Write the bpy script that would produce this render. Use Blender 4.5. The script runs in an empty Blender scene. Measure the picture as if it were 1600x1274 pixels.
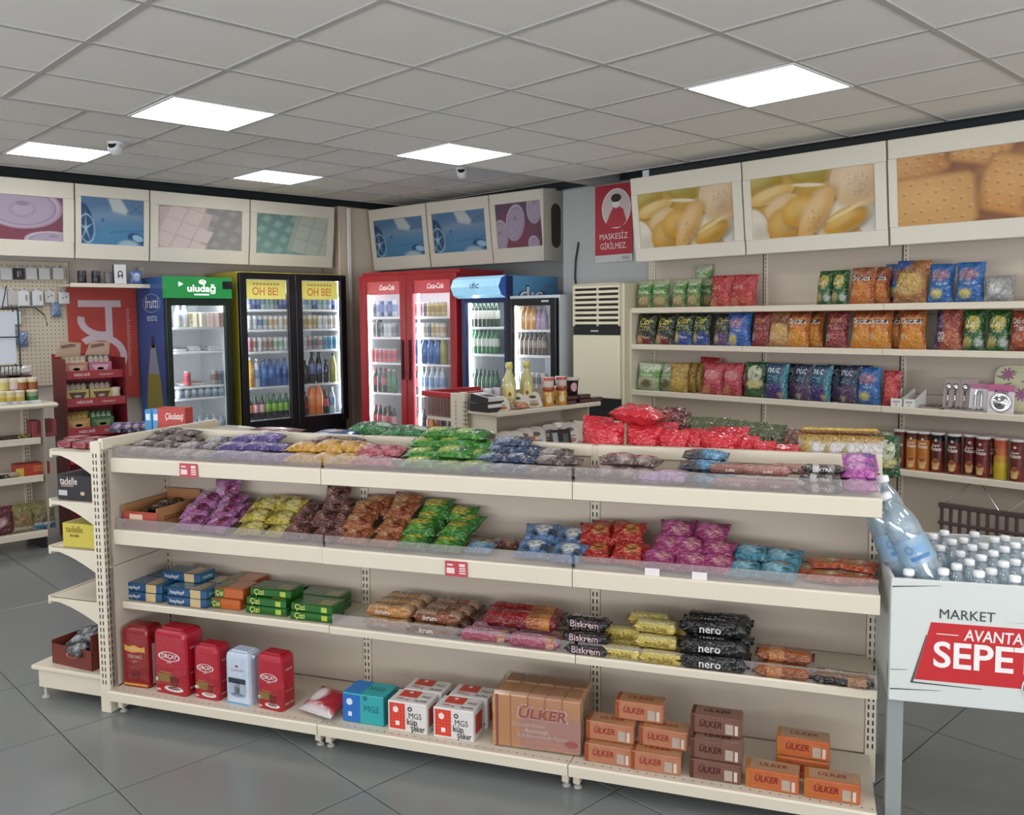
import bpy, math, random
import numpy as np
from mathutils import Matrix, Vector
R_ = math.radians
random.seed(7)
SC = bpy.context.scene
COL = SC.collection

# ---------------------------------------------------------------- camera, world, light, exposure
CAM_H = 1.6
FPX = 1382.8
YAW, PITCH, ROLL = -0.804643, -0.0758271, -0.0088457
PPX, PPY = 800.0, 602.0            # optical centre of the photograph in its 1600 x 1274 frame


def cam_axes():
    fwd = np.array([math.sin(YAW) * math.cos(PITCH), math.cos(YAW) * math.cos(PITCH), math.sin(PITCH)])
    r = np.array([math.cos(YAW), -math.sin(YAW), 0.0])
    u = np.cross(r, fwd)
    c, s = math.cos(ROLL), math.sin(ROLL)
    return c * r + s * u, -s * r + c * u, fwd


CR, CU, CF = cam_axes()
CO = np.array([0, 0, CAM_H])
camd = bpy.data.cameras.new('camera')
camo = bpy.data.objects.new('camera', camd)
COL.objects.link(camo)
camd.sensor_fit = 'HORIZONTAL'
camd.sensor_width = 36.0
camd.lens = FPX * 36.0 / 1600.0
camd.shift_y = -(637.0 - PPY) / 1600.0
camd.clip_start = 0.02
camo.matrix_world = Matrix(((CR[0], CU[0], -CF[0], 0), (CR[1], CU[1], -CF[1], 0), (CR[2], CU[2], -CF[2], CAM_H), (0, 0, 0, 1)))
SC.camera = camo

world = bpy.data.worlds.new('world')
SC.world = world
world.use_nodes = True
world.node_tree.nodes['Background'].inputs[0].default_value = (0.80, 0.88, 1.0, 1)
world.node_tree.nodes['Background'].inputs[1].default_value = 0.35
SC.view_settings.view_transform = 'Standard'
SC.view_settings.look = 'None'
SC.view_settings.gamma = 1.0
SC.view_settings.use_curve_mapping = False
SC.view_settings.exposure = -0.03
PANEL_POWER = 11.5                 # ceiling light panels
FRIDGE_POWER = 36.0                 # strips inside the fridges
DAY_FILL_POWER = 7.0                    # daylight lamps at the unseen windows, tilted up to fill the ceiling
try:
    SC.cycles.use_denoising = True
    SC.cycles.max_bounces = 8
    SC.cycles.diffuse_bounces = 4
    SC.cycles.transparent_max_bounces = 16
    SC.cycles.caustics_reflective = False
    SC.cycles.caustics_refractive = False
    SC.cycles.sample_clamp_indirect = 6.0
except Exception:
    pass


def pix(P):
    d = np.array(P, float) - CO
    z = d @ CF
    return PPX + FPX * (d @ CR) / z, PPY - FPX * (d @ CU) / z, z


def ray(u, v):
    return CR * (u - PPX) / FPX - CU * (v - PPY) / FPX + CF


def at_z(u, v, z):
    d = ray(u, v)
    return CO + d * (z - CAM_H) / d[2]


def at_x(u, v, x):
    d = ray(u, v)
    return CO + d * x / d[0]


def at_y(u, v, y):
    d = ray(u, v)
    return CO + d * y / d[1]


class Frame:
    """a real place in the shop: origin on the floor, x along a shelf front, y into the shelf, z up"""
    def __init__(s, ox, oy, rz):
        s.o = np.array([ox, oy, 0.0]); s.rz = rz
        s.ax = np.array([math.cos(rz), math.sin(rz), 0]); s.ay = np.array([-math.sin(rz), math.cos(rz), 0])

    def P(s, x, y, z):
        return s.o + s.ax * x + s.ay * y + np.array([0, 0, z])

    def x_at(s, u, y, z):
        k = (u - PPX) / FPX
        c0 = s.P(0, y, z) - CO
        return (k * (c0 @ CF) - c0 @ CR) / (s.ax @ CR - k * (s.ax @ CF))

    def w_px(s, x, y, z):
        a = pix(s.P(x - .05, y, z)); b = pix(s.P(x + .05, y, z))
        return 0.1 / abs(b[0] - a[0])          # metres along the shelf for one pixel


# ---------------------------------------------------------------- colours and materials
def lin(c):
    if isinstance(c, str):
        c = tuple(int(c[i:i + 2], 16) for i in (0, 2, 4))
    out = []
    for v in c[:3]:
        v = v / 255.0
        out.append(v / 12.92 if v <= .04045 else ((v + .055) / 1.055) ** 2.4)
    return tuple(out)


MATS = {}


def mat(name, col=None, rough=.5, metal=0.0, bump=0.0, bscale=30.0, vary=0.0, vscale=4.0, coat=0.0, spec=.5, emit=None, power=0.0, gain=1.0):
    """a node material; col=None reads the print colour stored on the mesh"""
    if name in MATS:
        return MATS[name]
    m = bpy.data.materials.new(name); m.use_nodes = True
    nt = m.node_tree; b = nt.nodes['Principled BSDF']
    b.inputs['Roughness'].default_value = rough
    b.inputs['Metallic'].default_value = metal
    b.inputs['Specular IOR Level'].default_value = spec
    b.inputs['Coat Weight'].default_value = coat
    tc = nt.nodes.new('ShaderNodeTexCoord')
    src = None
    if col is None:
        a = nt.nodes.new('ShaderNodeVertexColor'); a.layer_name = 'Col'; src = a.outputs['Color']
    else:
        b.inputs['Base Color'].default_value = (*lin(col), 1)
    if vary > 0:
        n = nt.nodes.new('ShaderNodeTexNoise'); n.inputs['Scale'].default_value = vscale; n.inputs['Detail'].default_value = 4
        nt.links.new(tc.outputs['Object'], n.inputs['Vector'])
        mr = nt.nodes.new('ShaderNodeMapRange'); mr.inputs['To Min'].default_value = (1 - vary) * gain; mr.inputs['To Max'].default_value = (1 + vary) * gain
        nt.links.new(n.outputs['Fac'], mr.inputs['Value'])
        mx = nt.nodes.new('ShaderNodeVectorMath'); mx.operation = 'MULTIPLY'
        if src is None:
            mx.inputs[0].default_value = lin(col)
        else:
            nt.links.new(src, mx.inputs[0])
        nt.links.new(mr.outputs['Result'], mx.inputs[1])
        src = mx.outputs['Vector']
    if src is not None:
        nt.links.new(src, b.inputs['Base Color'])
    if bump > 0:
        n = nt.nodes.new('ShaderNodeTexNoise'); n.inputs['Scale'].default_value = bscale; n.inputs['Detail'].default_value = 3
        nt.links.new(tc.outputs['Object'], n.inputs['Vector'])
        bp = nt.nodes.new('ShaderNodeBump'); bp.inputs['Strength'].default_value = bump; bp.inputs['Distance'].default_value = .01
        nt.links.new(n.outputs['Fac'], bp.inputs['Height']); nt.links.new(bp.outputs['Normal'], b.inputs['Normal'])
    if emit is not None:
        if emit == 'attr':
            nt.links.new(src, b.inputs['Emission Color'])
        else:
            b.inputs['Emission Color'].default_value = (*lin(emit), 1)
        b.inputs['Emission Strength'].default_value = power
    MATS[name] = m
    return m


def foil_mat(name, rough, print_scale, crease_scale, gain=.8, busy=1.0):
    """crinkled printed foil: the wrapper colour with small light and dark print marks and creased highlights"""
    m = mat(name, None, rough, coat=.35)
    nt = m.node_tree; b = nt.nodes['Principled BSDF']
    col = [n for n in nt.nodes if n.type == 'VERTEX_COLOR'][0].outputs['Color']
    tc = [n for n in nt.nodes if n.type == 'TEX_COORD'][0].outputs['Object']
    n1 = nt.nodes.new('ShaderNodeTexNoise'); n1.inputs['Scale'].default_value = print_scale; n1.inputs['Detail'].default_value = 3; n1.inputs['Distortion'].default_value = 1.2
    nt.links.new(tc, n1.inputs['Vector'])
    def ramp(lo, hi, a, bb):
        r = nt.nodes.new('ShaderNodeMapRange'); r.inputs['From Min'].default_value = lo; r.inputs['From Max'].default_value = hi
        r.inputs['To Min'].default_value = a; r.inputs['To Max'].default_value = bb
        nt.links.new(n1.outputs['Fac'], r.inputs['Value']); return r.outputs['Result']
    dk = nt.nodes.new('ShaderNodeVectorMath'); dk.operation = 'MULTIPLY'
    nt.links.new(col, dk.inputs[0]); nt.links.new(ramp(.36, .50, gain * (1 - .55 * busy), gain), dk.inputs[1])
    mx = nt.nodes.new('ShaderNodeMix'); mx.data_type = 'RGBA'
    nt.links.new(ramp(.58, .68, 0.0, .42 * busy), mx.inputs[0]); nt.links.new(dk.outputs['Vector'], mx.inputs[6]); mx.inputs[7].default_value = (.62, .56, .48, 1)
    nt.links.new(mx.outputs[2], b.inputs['Base Color'])
    n2 = nt.nodes.new('ShaderNodeTexNoise'); n2.inputs['Scale'].default_value = crease_scale; n2.inputs['Detail'].default_value = 2; n2.inputs['Distortion'].default_value = 2.0
    nt.links.new(tc, n2.inputs['Vector'])
    ab = nt.nodes.new('ShaderNodeMath'); ab.operation = 'SUBTRACT'; ab.inputs[1].default_value = .5; nt.links.new(n2.outputs['Fac'], ab.inputs[0])
    a2 = nt.nodes.new('ShaderNodeMath'); a2.operation = 'ABSOLUTE'; nt.links.new(ab.outputs[0], a2.inputs[0])
    bp = nt.nodes.new('ShaderNodeBump'); bp.inputs['Strength'].default_value = .8; bp.inputs['Distance'].default_value = .035
    nt.links.new(a2.outputs[0], bp.inputs['Height']); nt.links.new(bp.outputs['Normal'], b.inputs['Normal'])
    nt.links.new(bp.outputs['Normal'], b.inputs['Coat Normal'])
    return m


def clear_mat(name, tint, alpha, rough=.05, gloss=.12):
    """clear plastic or pane: mostly transparent, faintly milky, with a glossy coat"""
    if name in MATS:
        return MATS[name]
    m = bpy.data.materials.new(name); m.use_nodes = True
    nt = m.node_tree; nt.nodes.clear()
    out = nt.nodes.new('ShaderNodeOutputMaterial')
    tr = nt.nodes.new('ShaderNodeBsdfTransparent')
    pr = nt.nodes.new('ShaderNodeBsdfPrincipled'); pr.inputs['Base Color'].default_value = (*lin(tint), 1); pr.inputs['Roughness'].default_value = .3
    gl = nt.nodes.new('ShaderNodeBsdfGlossy'); gl.inputs['Roughness'].default_value = rough
    fr = nt.nodes.new('ShaderNodeFresnel'); fr.inputs['IOR'].default_value = 1.45
    m1 = nt.nodes.new('ShaderNodeMixShader'); m1.inputs[0].default_value = alpha
    m2 = nt.nodes.new('ShaderNodeMixShader')
    mu = nt.nodes.new('ShaderNodeMath'); mu.operation = 'MULTIPLY'; mu.inputs[1].default_value = gloss * 8
    mn = nt.nodes.new('ShaderNodeMath'); mn.operation = 'MINIMUM'; mn.inputs[1].default_value = .6
    nt.links.new(fr.outputs[0], mu.inputs[0]); nt.links.new(mu.outputs[0], mn.inputs[0]); nt.links.new(mn.outputs[0], m2.inputs[0])
    nt.links.new(tr.outputs[0], m1.inputs[1]); nt.links.new(pr.outputs[0], m1.inputs[2])
    nt.links.new(m1.outputs[0], m2.inputs[1]); nt.links.new(gl.outputs[0], m2.inputs[2])
    nt.links.new(m2.outputs[0], out.inputs[0])
    MATS[name] = m
    return m


def emit_mat(name, col, power):
    if name in MATS:
        return MATS[name]
    m = bpy.data.materials.new(name); m.use_nodes = True
    nt = m.node_tree; nt.nodes.clear()
    out = nt.nodes.new('ShaderNodeOutputMaterial'); e = nt.nodes.new('ShaderNodeEmission')
    e.inputs[0].default_value = (*lin(col), 1); e.inputs[1].default_value = power
    nt.links.new(e.outputs[0], out.inputs[0])
    MATS[name] = m
    return m


FOIL = foil_mat('foil_wrapper', .24, 46, 24, .78, .7)
CALM = foil_mat('smooth_printed_wrapper', .24, 30, 20, .85, .25)
FILM = mat('glossy_print_film', rough=.22, bump=.3, bscale=30, coat=.3, vary=.12, vscale=25, gain=.82)
CARD = mat('printed_card', rough=.5, vary=.04, vscale=9, gain=.9)
PRINT = mat('flat_print', rough=.45, vary=.03, gain=.9)
PLAST = mat('coloured_plastic', rough=.3, vary=.03, gain=.9)
SHELF = mat('cream_shelf_paint', 'd2c8b6', rough=.42, vary=.03, vscale=3)
PANELM = mat('cream_back_panel', 'bfb2a4', rough=.5, vary=.03, vscale=2)
DARK = mat('slot_shadow_paint', '24211f', rough=.7, vary=.1)
BLACK = mat('black_plastic', '14161a', rough=.35, vary=.1)
CLEAR = clear_mat('clear_plastic_guard', 'c8c0be', .20)
PANE = clear_mat('fridge_pane', 'dfe8ec', .035, rough=.3, gloss=.012)


# ---------------------------------------------------------------- mesh building
_glyph = {}


def glyphs(txt, bold=0.0, shear=0.0, res=2):
    """flat outline of a word: vertices and faces, height of a capital about 0.7"""
    bold = 0.0 if 'M' in txt else min(bold, .02)
    k = (txt, bold, shear, res)
    if k in _glyph:
        return _glyph[k]
    cu = bpy.data.curves.new('t', 'FONT'); cu.body = txt; cu.resolution_u = res; cu.align_x = 'CENTER'; cu.align_y = 'CENTER'
    cu.offset = bold; cu.shear = shear; cu.fill_mode = 'FRONT'
    ob = bpy.data.objects.new('t', cu); COL.objects.link(ob)
    dg = bpy.context.evaluated_depsgraph_get(); dg.update()
    ev = ob.evaluated_get(dg); me = ev.to_mesh()
    v = [tuple(p.co[:2]) for p in me.vertices]; f = [tuple(p.vertices) for p in me.polygons]
    ev.to_mesh_clear(); bpy.data.objects.remove(ob); bpy.data.curves.remove(cu)
    _glyph[k] = (v, f)
    return v, f


class MB:
    def __init__(s):
        s.v = []; s.f = []; s.c = []

    def add(s, vs, fs, col, mtx=None):
        b = len(s.v)
        for p in vs:
            s.v.append(tuple(mtx @ Vector(p)) if mtx is not None else tuple(p))
        for k, f in enumerate(fs):
            s.f.append(tuple(b + i for i in f))
            s.c.append(col[k] if isinstance(col, list) else col)
        return s

    def box(s, x0, x1, y0, y1, z0, z1, col=(1, 1, 1), bev=0.0, mtx=None):
        if bev <= 0:
            v = [(x, y, z) for x in (x0, x1) for y in (y0, y1) for z in (z0, z1)]
            f = [(0, 1, 3, 2), (4, 6, 7, 5), (0, 4, 5, 1), (2, 3, 7, 6), (0, 2, 6, 4), (1, 5, 7, 3)]
            return s.add(v, f, col, mtx)
        b = min(bev, (x1 - x0) * .45, (y1 - y0) * .45, (z1 - z0) * .45)
        v = []; idx = {}
        for ix, x in enumerate((x0, x1)):
            for iy, y in enumerate((y0, y1)):
                for iz, z in enumerate((z0, z1)):
                    sx, sy, sz = (1 - 2 * ix) * b, (1 - 2 * iy) * b, (1 - 2 * iz) * b
                    idx[ix, iy, iz, 0] = len(v); v.append((x, y + sy, z + sz))
                    idx[ix, iy, iz, 1] = len(v); v.append((x + sx, y, z + sz))
                    idx[ix, iy, iz, 2] = len(v); v.append((x + sx, y + sy, z))
        f = []
        for a, (p, q) in ((0, (1, 2)), (1, (0, 2)), (2, (0, 1))):
            for e in (0, 1):
                ring = []
                for i, j in ((0, 0), (1, 0), (1, 1), (0, 1)):
                    k = [0, 0, 0]; k[a] = e; k[p] = i; k[q] = j
                    ring.append(idx[k[0], k[1], k[2], a])
                f.append(tuple(ring if (e == 1) == (a != 1) else ring[::-1]))
        for a, (p, q) in ((0, (1, 2)), (1, (0, 2)), (2, (0, 1))):      # edges along axis a
            for i in (0, 1):
                for j in (0, 1):
                    k0 = [0, 0, 0]; k0[p] = i; k0[q] = j; k1 = list(k0); k1[a] = 1
                    f.append((idx[(*k0, p)], idx[(*k1, p)], idx[(*k1, q)], idx[(*k0, q)]))
        for i in (0, 1):
            for j in (0, 1):
                for k in (0, 1):
                    f.append((idx[i, j, k, 0], idx[i, j, k, 1], idx[i, j, k, 2]))
        return s.add(v, f, col, mtx)

    def grid(s, fn, nu, nv, cfn=None, col=(1, 1, 1)):
        """a sheet; fn(u, v) -> point, cfn(u, v) -> colour at the point"""
        v = []; pc = []
        for j in range(nv + 1):
            for i in range(nu + 1):
                u, w = i / nu, j / nv
                v.append(tuple(fn(u, w))); pc.append(cfn(u, w) if cfn else col)
        f = []; c = []
        for j in range(nv):
            for i in range(nu):
                a = j * (nu + 1) + i
                q = (a, a + 1, a + nu + 2, a + nu + 1)
                f.append(q); c.append([pc[k] for k in q])
        return s.add(v, f, c)

    def lathe(s, prof, seg=12, cols=None, col=(1, 1, 1), cx=0, cy=0, mtx=None, cap=True):
        """prof: list of (radius, z); cols: a colour for each ring span"""
        v = []; f = []; c = []
        for r, z in prof:
            for i in range(seg):
                a = 2 * math.pi * i / seg
                v.append((cx + r * math.cos(a), cy + r * math.sin(a), z))
        for k in range(len(prof) - 1):
            for i in range(seg):
                j = (i + 1) % seg
                f.append((k * seg + i, k * seg + j, (k + 1) * seg + j, (k + 1) * seg + i)); c.append(cols[k] if cols else col)
        if cap:
            f.append(tuple(range(seg))[::-1]); c.append(cols[0] if cols else col)
            f.append(tuple((len(prof) - 1) * seg + i for i in range(seg))); c.append(cols[-1] if cols else col)
        return s.add(v, f, c, mtx)

    def tube(s, pts, r, seg=6, col=(1, 1, 1)):
        pts = [Vector(p) for p in pts]; v = []; f = []
        for k, p in enumerate(pts):
            t = (pts[min(k + 1, len(pts) - 1)] - pts[max(k - 1, 0)]).normalized()
            a = t.orthogonal().normalized() if abs(t.z) > .95 else Vector((0, 0, 1)).cross(t).normalized()
            b = t.cross(a)
            for i in range(seg):
                an = 2 * math.pi * i / seg
                v.append(tuple(p + a * r * math.cos(an) + b * r * math.sin(an)))
        for k in range(len(pts) - 1):
            for i in range(seg):
                j = (i + 1) % seg
                f.append((k * seg + i, k * seg + j, (k + 1) * seg + j, (k + 1) * seg + i))
        f.append(tuple(range(seg))[::-1]); f.append(tuple((len(pts) - 1) * seg + i for i in range(seg)))
        return s.add(v, f, col)

    def prism(s, poly, y0, y1, col=(1, 1, 1), mtx=None):
        """outline in x, z pulled from y0 to y1"""
        n = len(poly)
        v = [(p[0], y0, p[1]) for p in poly] + [(p[0], y1, p[1]) for p in poly]
        f = [tuple(range(n)), tuple(range(2 * n - 1, n - 1, -1))] + [(i, i + n, (i + 1) % n + n, (i + 1) % n) for i in range(n)]
        return s.add(v, f, col, mtx)

    def word(s, txt, place, size, col, bold=.012, shear=0.0, width=None):
        """place(a, b): 2-D word coordinates in metres -> point"""
        v, f = glyphs(txt, bold, shear, 5 if size > .045 else 3 if size > .028 else 2)
        if not v:
            return s
        xs = [p[0] for p in v]; k = size / .72
        kx = k if width is None else width / max(1e-6, max(xs) - min(xs))
        return s.add([place(p[0] * kx, p[1] * k) for p in v], f, col)

    def ell(s, place, a, b, col, n=14, ring=0.0):
        """filled ellipse (or ring of that relative width) through place()"""
        pts = [(a * math.cos(2 * math.pi * i / n), b * math.sin(2 * math.pi * i / n)) for i in range(n)]
        if ring:
            v = [place(*p) for p in pts] + [place(p[0] * (1 - ring), p[1] * (1 - ring)) for p in pts]
            f = [(i, (i + 1) % n, (i + 1) % n + n, i + n) for i in range(n)]
        else:
            v = [place(*p) for p in pts] + [place(p[0] * .5, p[1] * .5) for p in pts] + [place(0, 0)]
            f = [(i, (i + 1) % n, (i + 1) % n + n, i + n) for i in range(n)] + [(i + n, (i + 1) % n + n, 2 * n) for i in range(n)]
        return s.add(v, f, col)

    def patch(s, place, x0, x1, y0, y1, col, nu=3, nv=3):
        v = [place(x0 + (x1 - x0) * i / nu, y0 + (y1 - y0) * j / nv) for j in range(nv + 1) for i in range(nu + 1)]
        f = [(j * (nu + 1) + i, j * (nu + 1) + i + 1, (j + 1) * (nu + 1) + i + 1, (j + 1) * (nu + 1) + i) for j in range(nv) for i in range(nu)]
        return s.add(v, f, col)

    def poly(s, place, pts, col):
        return s.add([place(*p) for p in pts], [tuple(range(len(pts)))], col)

    def mesh(s, name, m, smooth=False):
        me = bpy.data.meshes.new(name)
        me.from_pydata(s.v, [], s.f)
        ca = me.color_attributes.new('Col', 'FLOAT_COLOR', 'CORNER')
        arr = np.ones((len(me.loops), 4), np.float32); k = 0
        for p, c in zip(me.polygons, s.c):
            n = p.loop_total
            if isinstance(c, list):
                for i in range(n):
                    arr[k + i, :3] = c[i]
            else:
                arr[k:k + n, :3] = c
            k += n
        ca.data.foreach_set('color', arr.ravel())
        if smooth:
            me.polygons.foreach_set('use_smooth', [True] * len(me.polygons))
        me.materials.append(m)
        me.update()
        return me

    def build(s, name, m, parent=None, smooth=False, **kw):
        return link(name, s.mesh(name, m, smooth), parent, **kw)


def link(name, me, parent=None, loc=None, rz=None, mtx=None, label=None, cat=None, group=None, kind=None):
    o = bpy.data.objects.new(name, me); COL.objects.link(o)
    if parent is not None:
        o.parent = parent
    if mtx is not None:
        o.matrix_local = mtx
    if loc is not None:
        o.location = tuple(loc)
    if rz is not None:
        o.rotation_euler = (0, 0, rz)
    return tag(o, label, cat, group, kind)


def tag(o, label=None, cat=None, group=None, kind=None):
    if label: o['label'] = label
    if cat: o['category'] = cat
    if group: o['group'] = group
    if kind: o['kind'] = kind
    return o


def thing(name, label, cat, loc=(0, 0, 0), rz=0.0, group=None, kind=None):
    o = bpy.data.objects.new(name, None); COL.objects.link(o)
    o.empty_display_size = .1
    o.location = tuple(loc); o.rotation_euler = (0, 0, rz)
    return tag(o, label, cat, group, kind)


ORD = ['leftmost', 'second from the left', 'third from the left', 'fourth from the left', 'fifth from the left', 'sixth from the left',
       'seventh from the left', 'eighth from the left', 'ninth from the left', 'tenth from the left', 'eleventh from the left', 'twelfth from the left']


def flat(o, ax, ay, n, off=0.0):
    """place() on a flat face: origin o, axes ax / ay, lifted off along n"""
    o, ax, ay, n = map(Vector, (o, ax, ay, n))
    return lambda a, b: tuple(o + ax * a + ay * b + n * off)

# ---------------------------------------------------------------- the room
ZC, ZF = CAM_H + 1.128, CAM_H + 1.258          # near ceiling, higher ceiling by the fridges
GX, GY, CELL = -2.631, 3.719, .6               # ceiling grid
XSTEP = GX - 4 * CELL
X_LEFT, Y_RIGHT, Y_BACK = -8.42, 5.70, 6.2
X_MAX, Y_MIN = 4.0, -4.2
FLOOR = mat('floor_joint', '5e6263', rough=.6, vary=.1)
TILE = mat('grey_floor_tile', '797d7c', rough=.24, vary=.09, vscale=1.6, bump=.02, bscale=6)
WALL = mat('warm_wall_paint', 'c9c0b4', rough=.6, vary=.03)
WALLG = mat('grey_wall_paint', 'a9abab', rough=.6, vary=.04)
CEILM = mat('ceiling_tile', 'efede8', rough=.75, vary=.02, bump=.06, bscale=120)
TBAR = mat('ceiling_t_bar', 'b9b8b4', rough=.5, vary=.05)
GAP_SHADE = mat('gap_shade_colour', '33383b', rough=.8, vary=.1)  # upper walls and ceiling void coloured dark for the shade above the signs


def slab(name, x0, x1, y0, y1, z0, z1, m, **kw):
    return MB().box(x0, x1, y0, y1, z0, z1).build(name, m, kind='structure', **kw)


fl = slab('floor', X_LEFT - .3, X_MAX, Y_MIN, Y_BACK + .6, -.1, -.004, FLOOR)
tile_me = MB().box(-.2975, .2975, -.2975, .2975, -.004, 0, bev=.0015).mesh('tile', TILE)
for i in range(-13, 6):
    for j in range(-6, 6):
        x, y = -1.245 + .3 + i * .6, 3.44 + .3 + j * .6
        if x < X_LEFT or y > Y_BACK or x * -.72 + y * .69 < .3:
            continue
        link('tile', tile_me, fl, loc=(x, y, 0))

ce = slab('ceiling', X_LEFT - .3, X_MAX, Y_MIN, Y_BACK + .6, ZF + .12, ZF + .2, GAP_SHADE)
ctile = MB().box(-.291, .291, -.291, .291, .004, .018, bev=.003).mesh('ceiling_tile', CEILM)
LIGHTS = [(0, 0, ZC), (-4, -3, ZC), (-4, 0, ZC), (4, 0, ZC), (4, -3, ZC), (0, -6, ZC), (4, -6, ZC), (-4, -6, ZC), (0, -9, ZC), (4, -9, ZC), (-8, -3, ZF), (-8, 0, ZF), (-8, -6, ZF)]
lit = {(a, b) for a, b, c in LIGHTS}
for i in range(-10, 11):
    z = ZF if i < -4 else ZC
    for j in range(-13, 4):
        if i >= -4 and j > 2:
            continue
        if (i, j) in lit:
            continue
        x, y = GX + (i + .5) * CELL, GY + (j + .5) * CELL
        if x < X_LEFT - .2 + .6:
            continue
        link('ceiling_tile', ctile, ce, loc=(x, y, z))
bars = MB()
for i in range(-9, 12):
    z = ZF if i < -4 else ZC
    x = GX + i * CELL
    bars.box(x - .012, x + .012, Y_MIN, GY + (3 if i >= -4 else 4) * CELL, z - .003, z + .012)
for j in range(-13, 5):
    y = GY + j * CELL
    if j <= 3:
        bars.box(XSTEP, X_MAX, y - .012, y + .012, ZC - .002, ZC + .011)
    bars.box(GX - 9 * CELL, XSTEP, y - .012, y + .012, ZF - .002, ZF + .011)
bars.build('grid_bars', TBAR, ce)
slab('trim_1', XSTEP - .03, XSTEP - .012, Y_MIN, Y_BACK, ZC - .004, ZF + .1, TBAR)
slab('wall_left', X_LEFT - .2, X_LEFT, Y_MIN, Y_BACK + .5, -.05, ZF - .08, WALL)
slab('wall_top_shade_left', X_LEFT - .2, X_LEFT, Y_MIN, Y_BACK + .5, ZF - .08, ZF + .2, GAP_SHADE)  # upper wall darkened for the shade in the gap under the ceiling
slab('wall_right', -4.345, X_MAX, Y_RIGHT, Y_RIGHT + .2, -.05, ZC - .1, WALL)
slab('wall_top_shade_right', -4.345, X_MAX, Y_RIGHT, Y_RIGHT + .2, ZC - .1, ZF + .2, GAP_SHADE)  # dark colour standing in for shade above the chips signs
slab('wall_back', X_LEFT - .2, -4.95, Y_BACK, Y_BACK + .2, -.05, ZF - .06, WALLG)
slab('wall_top_shade_back', X_LEFT - .2, -4.95, Y_BACK, Y_BACK + .2, ZF - .06, ZF + .2, GAP_SHADE)  # shade over the back signs put into the wall colour
slab('wall_pier', -5.36, -4.36, 5.80, 6.2, -.05, ZC - .02, WALLG)
slab('wall_front', X_LEFT - .2, X_MAX, Y_MIN - .2, Y_MIN, 2.3, ZF + .2, WALL)          # above the shop window
slab('wall_front_sill', X_LEFT - .2, X_MAX, Y_MIN - .2, Y_MIN, -.05, .35, WALL)
slab('wall_near', X_MAX, X_MAX + .2, Y_MIN - .2, Y_RIGHT + .2, 2.3, ZF + .2, WALL)
slab('wall_near_sill', X_MAX, X_MAX + .2, Y_MIN - .2, Y_RIGHT + .2, -.05, .35, WALL)
WFR = mat('grey_window_frame', '7c8082', rough=.4, vary=.04)
for nm, ax in (('window_1', 'y'), ('window_2', 'x')):  # unseen frames added around the daylight lamps
    m = MB()
    if ax == 'y':
        for k in range(7):
            x = X_LEFT + 1.2 + k * 1.75
            m.box(x - .03, x + .03, Y_MIN - .14, Y_MIN - .06, .35, 2.3)
        m.box(X_LEFT, X_MAX, Y_MIN - .14, Y_MIN - .06, .35, .41); m.box(X_LEFT, X_MAX, Y_MIN - .14, Y_MIN - .06, 2.24, 2.3)
    else:
        for k in range(6):
            y = Y_MIN + .6 + k * 1.75
            m.box(X_MAX + .06, X_MAX + .14, y - .03, y + .03, .35, 2.3)
        m.box(X_MAX + .06, X_MAX + .14, Y_MIN, Y_RIGHT, .35, .41); m.box(X_MAX + .06, X_MAX + .14, Y_MIN, Y_RIGHT, 2.24, 2.3)
    m.build(nm, WFR, kind='structure')
# corner column between the two rows of signs
MB().box(-.15, .15, -.28, .28, 0, ZF - .06, bev=.01).build('wall_corner_column', mat('beige_column', 'cfc0ae', rough=.55, vary=.03), loc=(-8.25, 5.52, 0), rz=R_(4), kind='structure')
MB().box(-.012, .012, -.02, .02, .3, 2.78, bev=.004).build('trim_5', mat('white_conduit', 'e4e2dc', rough=.4, vary=.02), loc=(-8.055, 5.36, 0), kind='structure')

# lights
PAN = emit_mat('light_diffuser', 'fdfdff', PANEL_POWER)
LFR = mat('light_frame', 'eef0f0', rough=.4, vary=.02)
NAMES = {(0, 0): 'square ceiling light panel nearest the camera, above the chips wall', (-4, -3): 'square ceiling light panel above the left end of the sweets shelving',
         (-4, 0): 'square ceiling light panel beside the dome camera in the middle of the ceiling', (-8, -3): 'square ceiling light panel at the far left, near the drink can sign',
         (-8, 0): 'small looking far ceiling light panel above the black double fridge'}
for a, b, z in LIGHTS:
    t = thing('ceiling_light', NAMES.get((a, b), 'square ceiling light panel behind the camera, %s from the sweets shelving' % ('first', 'second', 'third', 'fourth', 'fifth', 'sixth', 'seventh', 'eighth', 'ninth', 'tenth', 'eleventh', 'twelfth', 'thirteenth', 'fourteenth')[[(q[0], q[1]) for q in LIGHTS].index((a, b))]), 'ceiling light', (GX + (a + .5) * CELL, GY + (b + .5) * CELL, z), group='square ceiling light panels')
    MB().box(-.28, .28, -.28, .28, -.006, .004, bev=.003).build('diffuser', PAN, t)
    m = MB()
    for x0, x1, y0, y1 in ((-.295, .295, -.295, -.28), (-.295, .295, .28, .295), (-.295, -.28, -.28, .28), (.28, .295, -.28, .28)):
        m.box(x0, x1, y0, y1, -.007, .01)
    m.build('frame', LFR, t)
# lamps added behind and right of the camera, tilted up to brighten the ceiling
for nm, loc, rot, sx in (('daylight_fill', (-2.2, Y_MIN - .05, 1.35), (R_(140), 0, 0), 9.5), ('daylight_fill_side', (X_MAX + .05, .4, 1.35), (R_(140), 0, R_(90)), 8.0)):
    wd = bpy.data.lights.new(nm, 'AREA'); wd.shape = 'RECTANGLE'; wd.size = sx; wd.size_y = 1.9
    wd.energy = DAY_FILL_POWER * 50; wd.color = (.95, .97, 1.0)
    wo = bpy.data.objects.new(nm, wd); COL.objects.link(wo)
    wo.location = loc; wo.rotation_euler = rot

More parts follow.
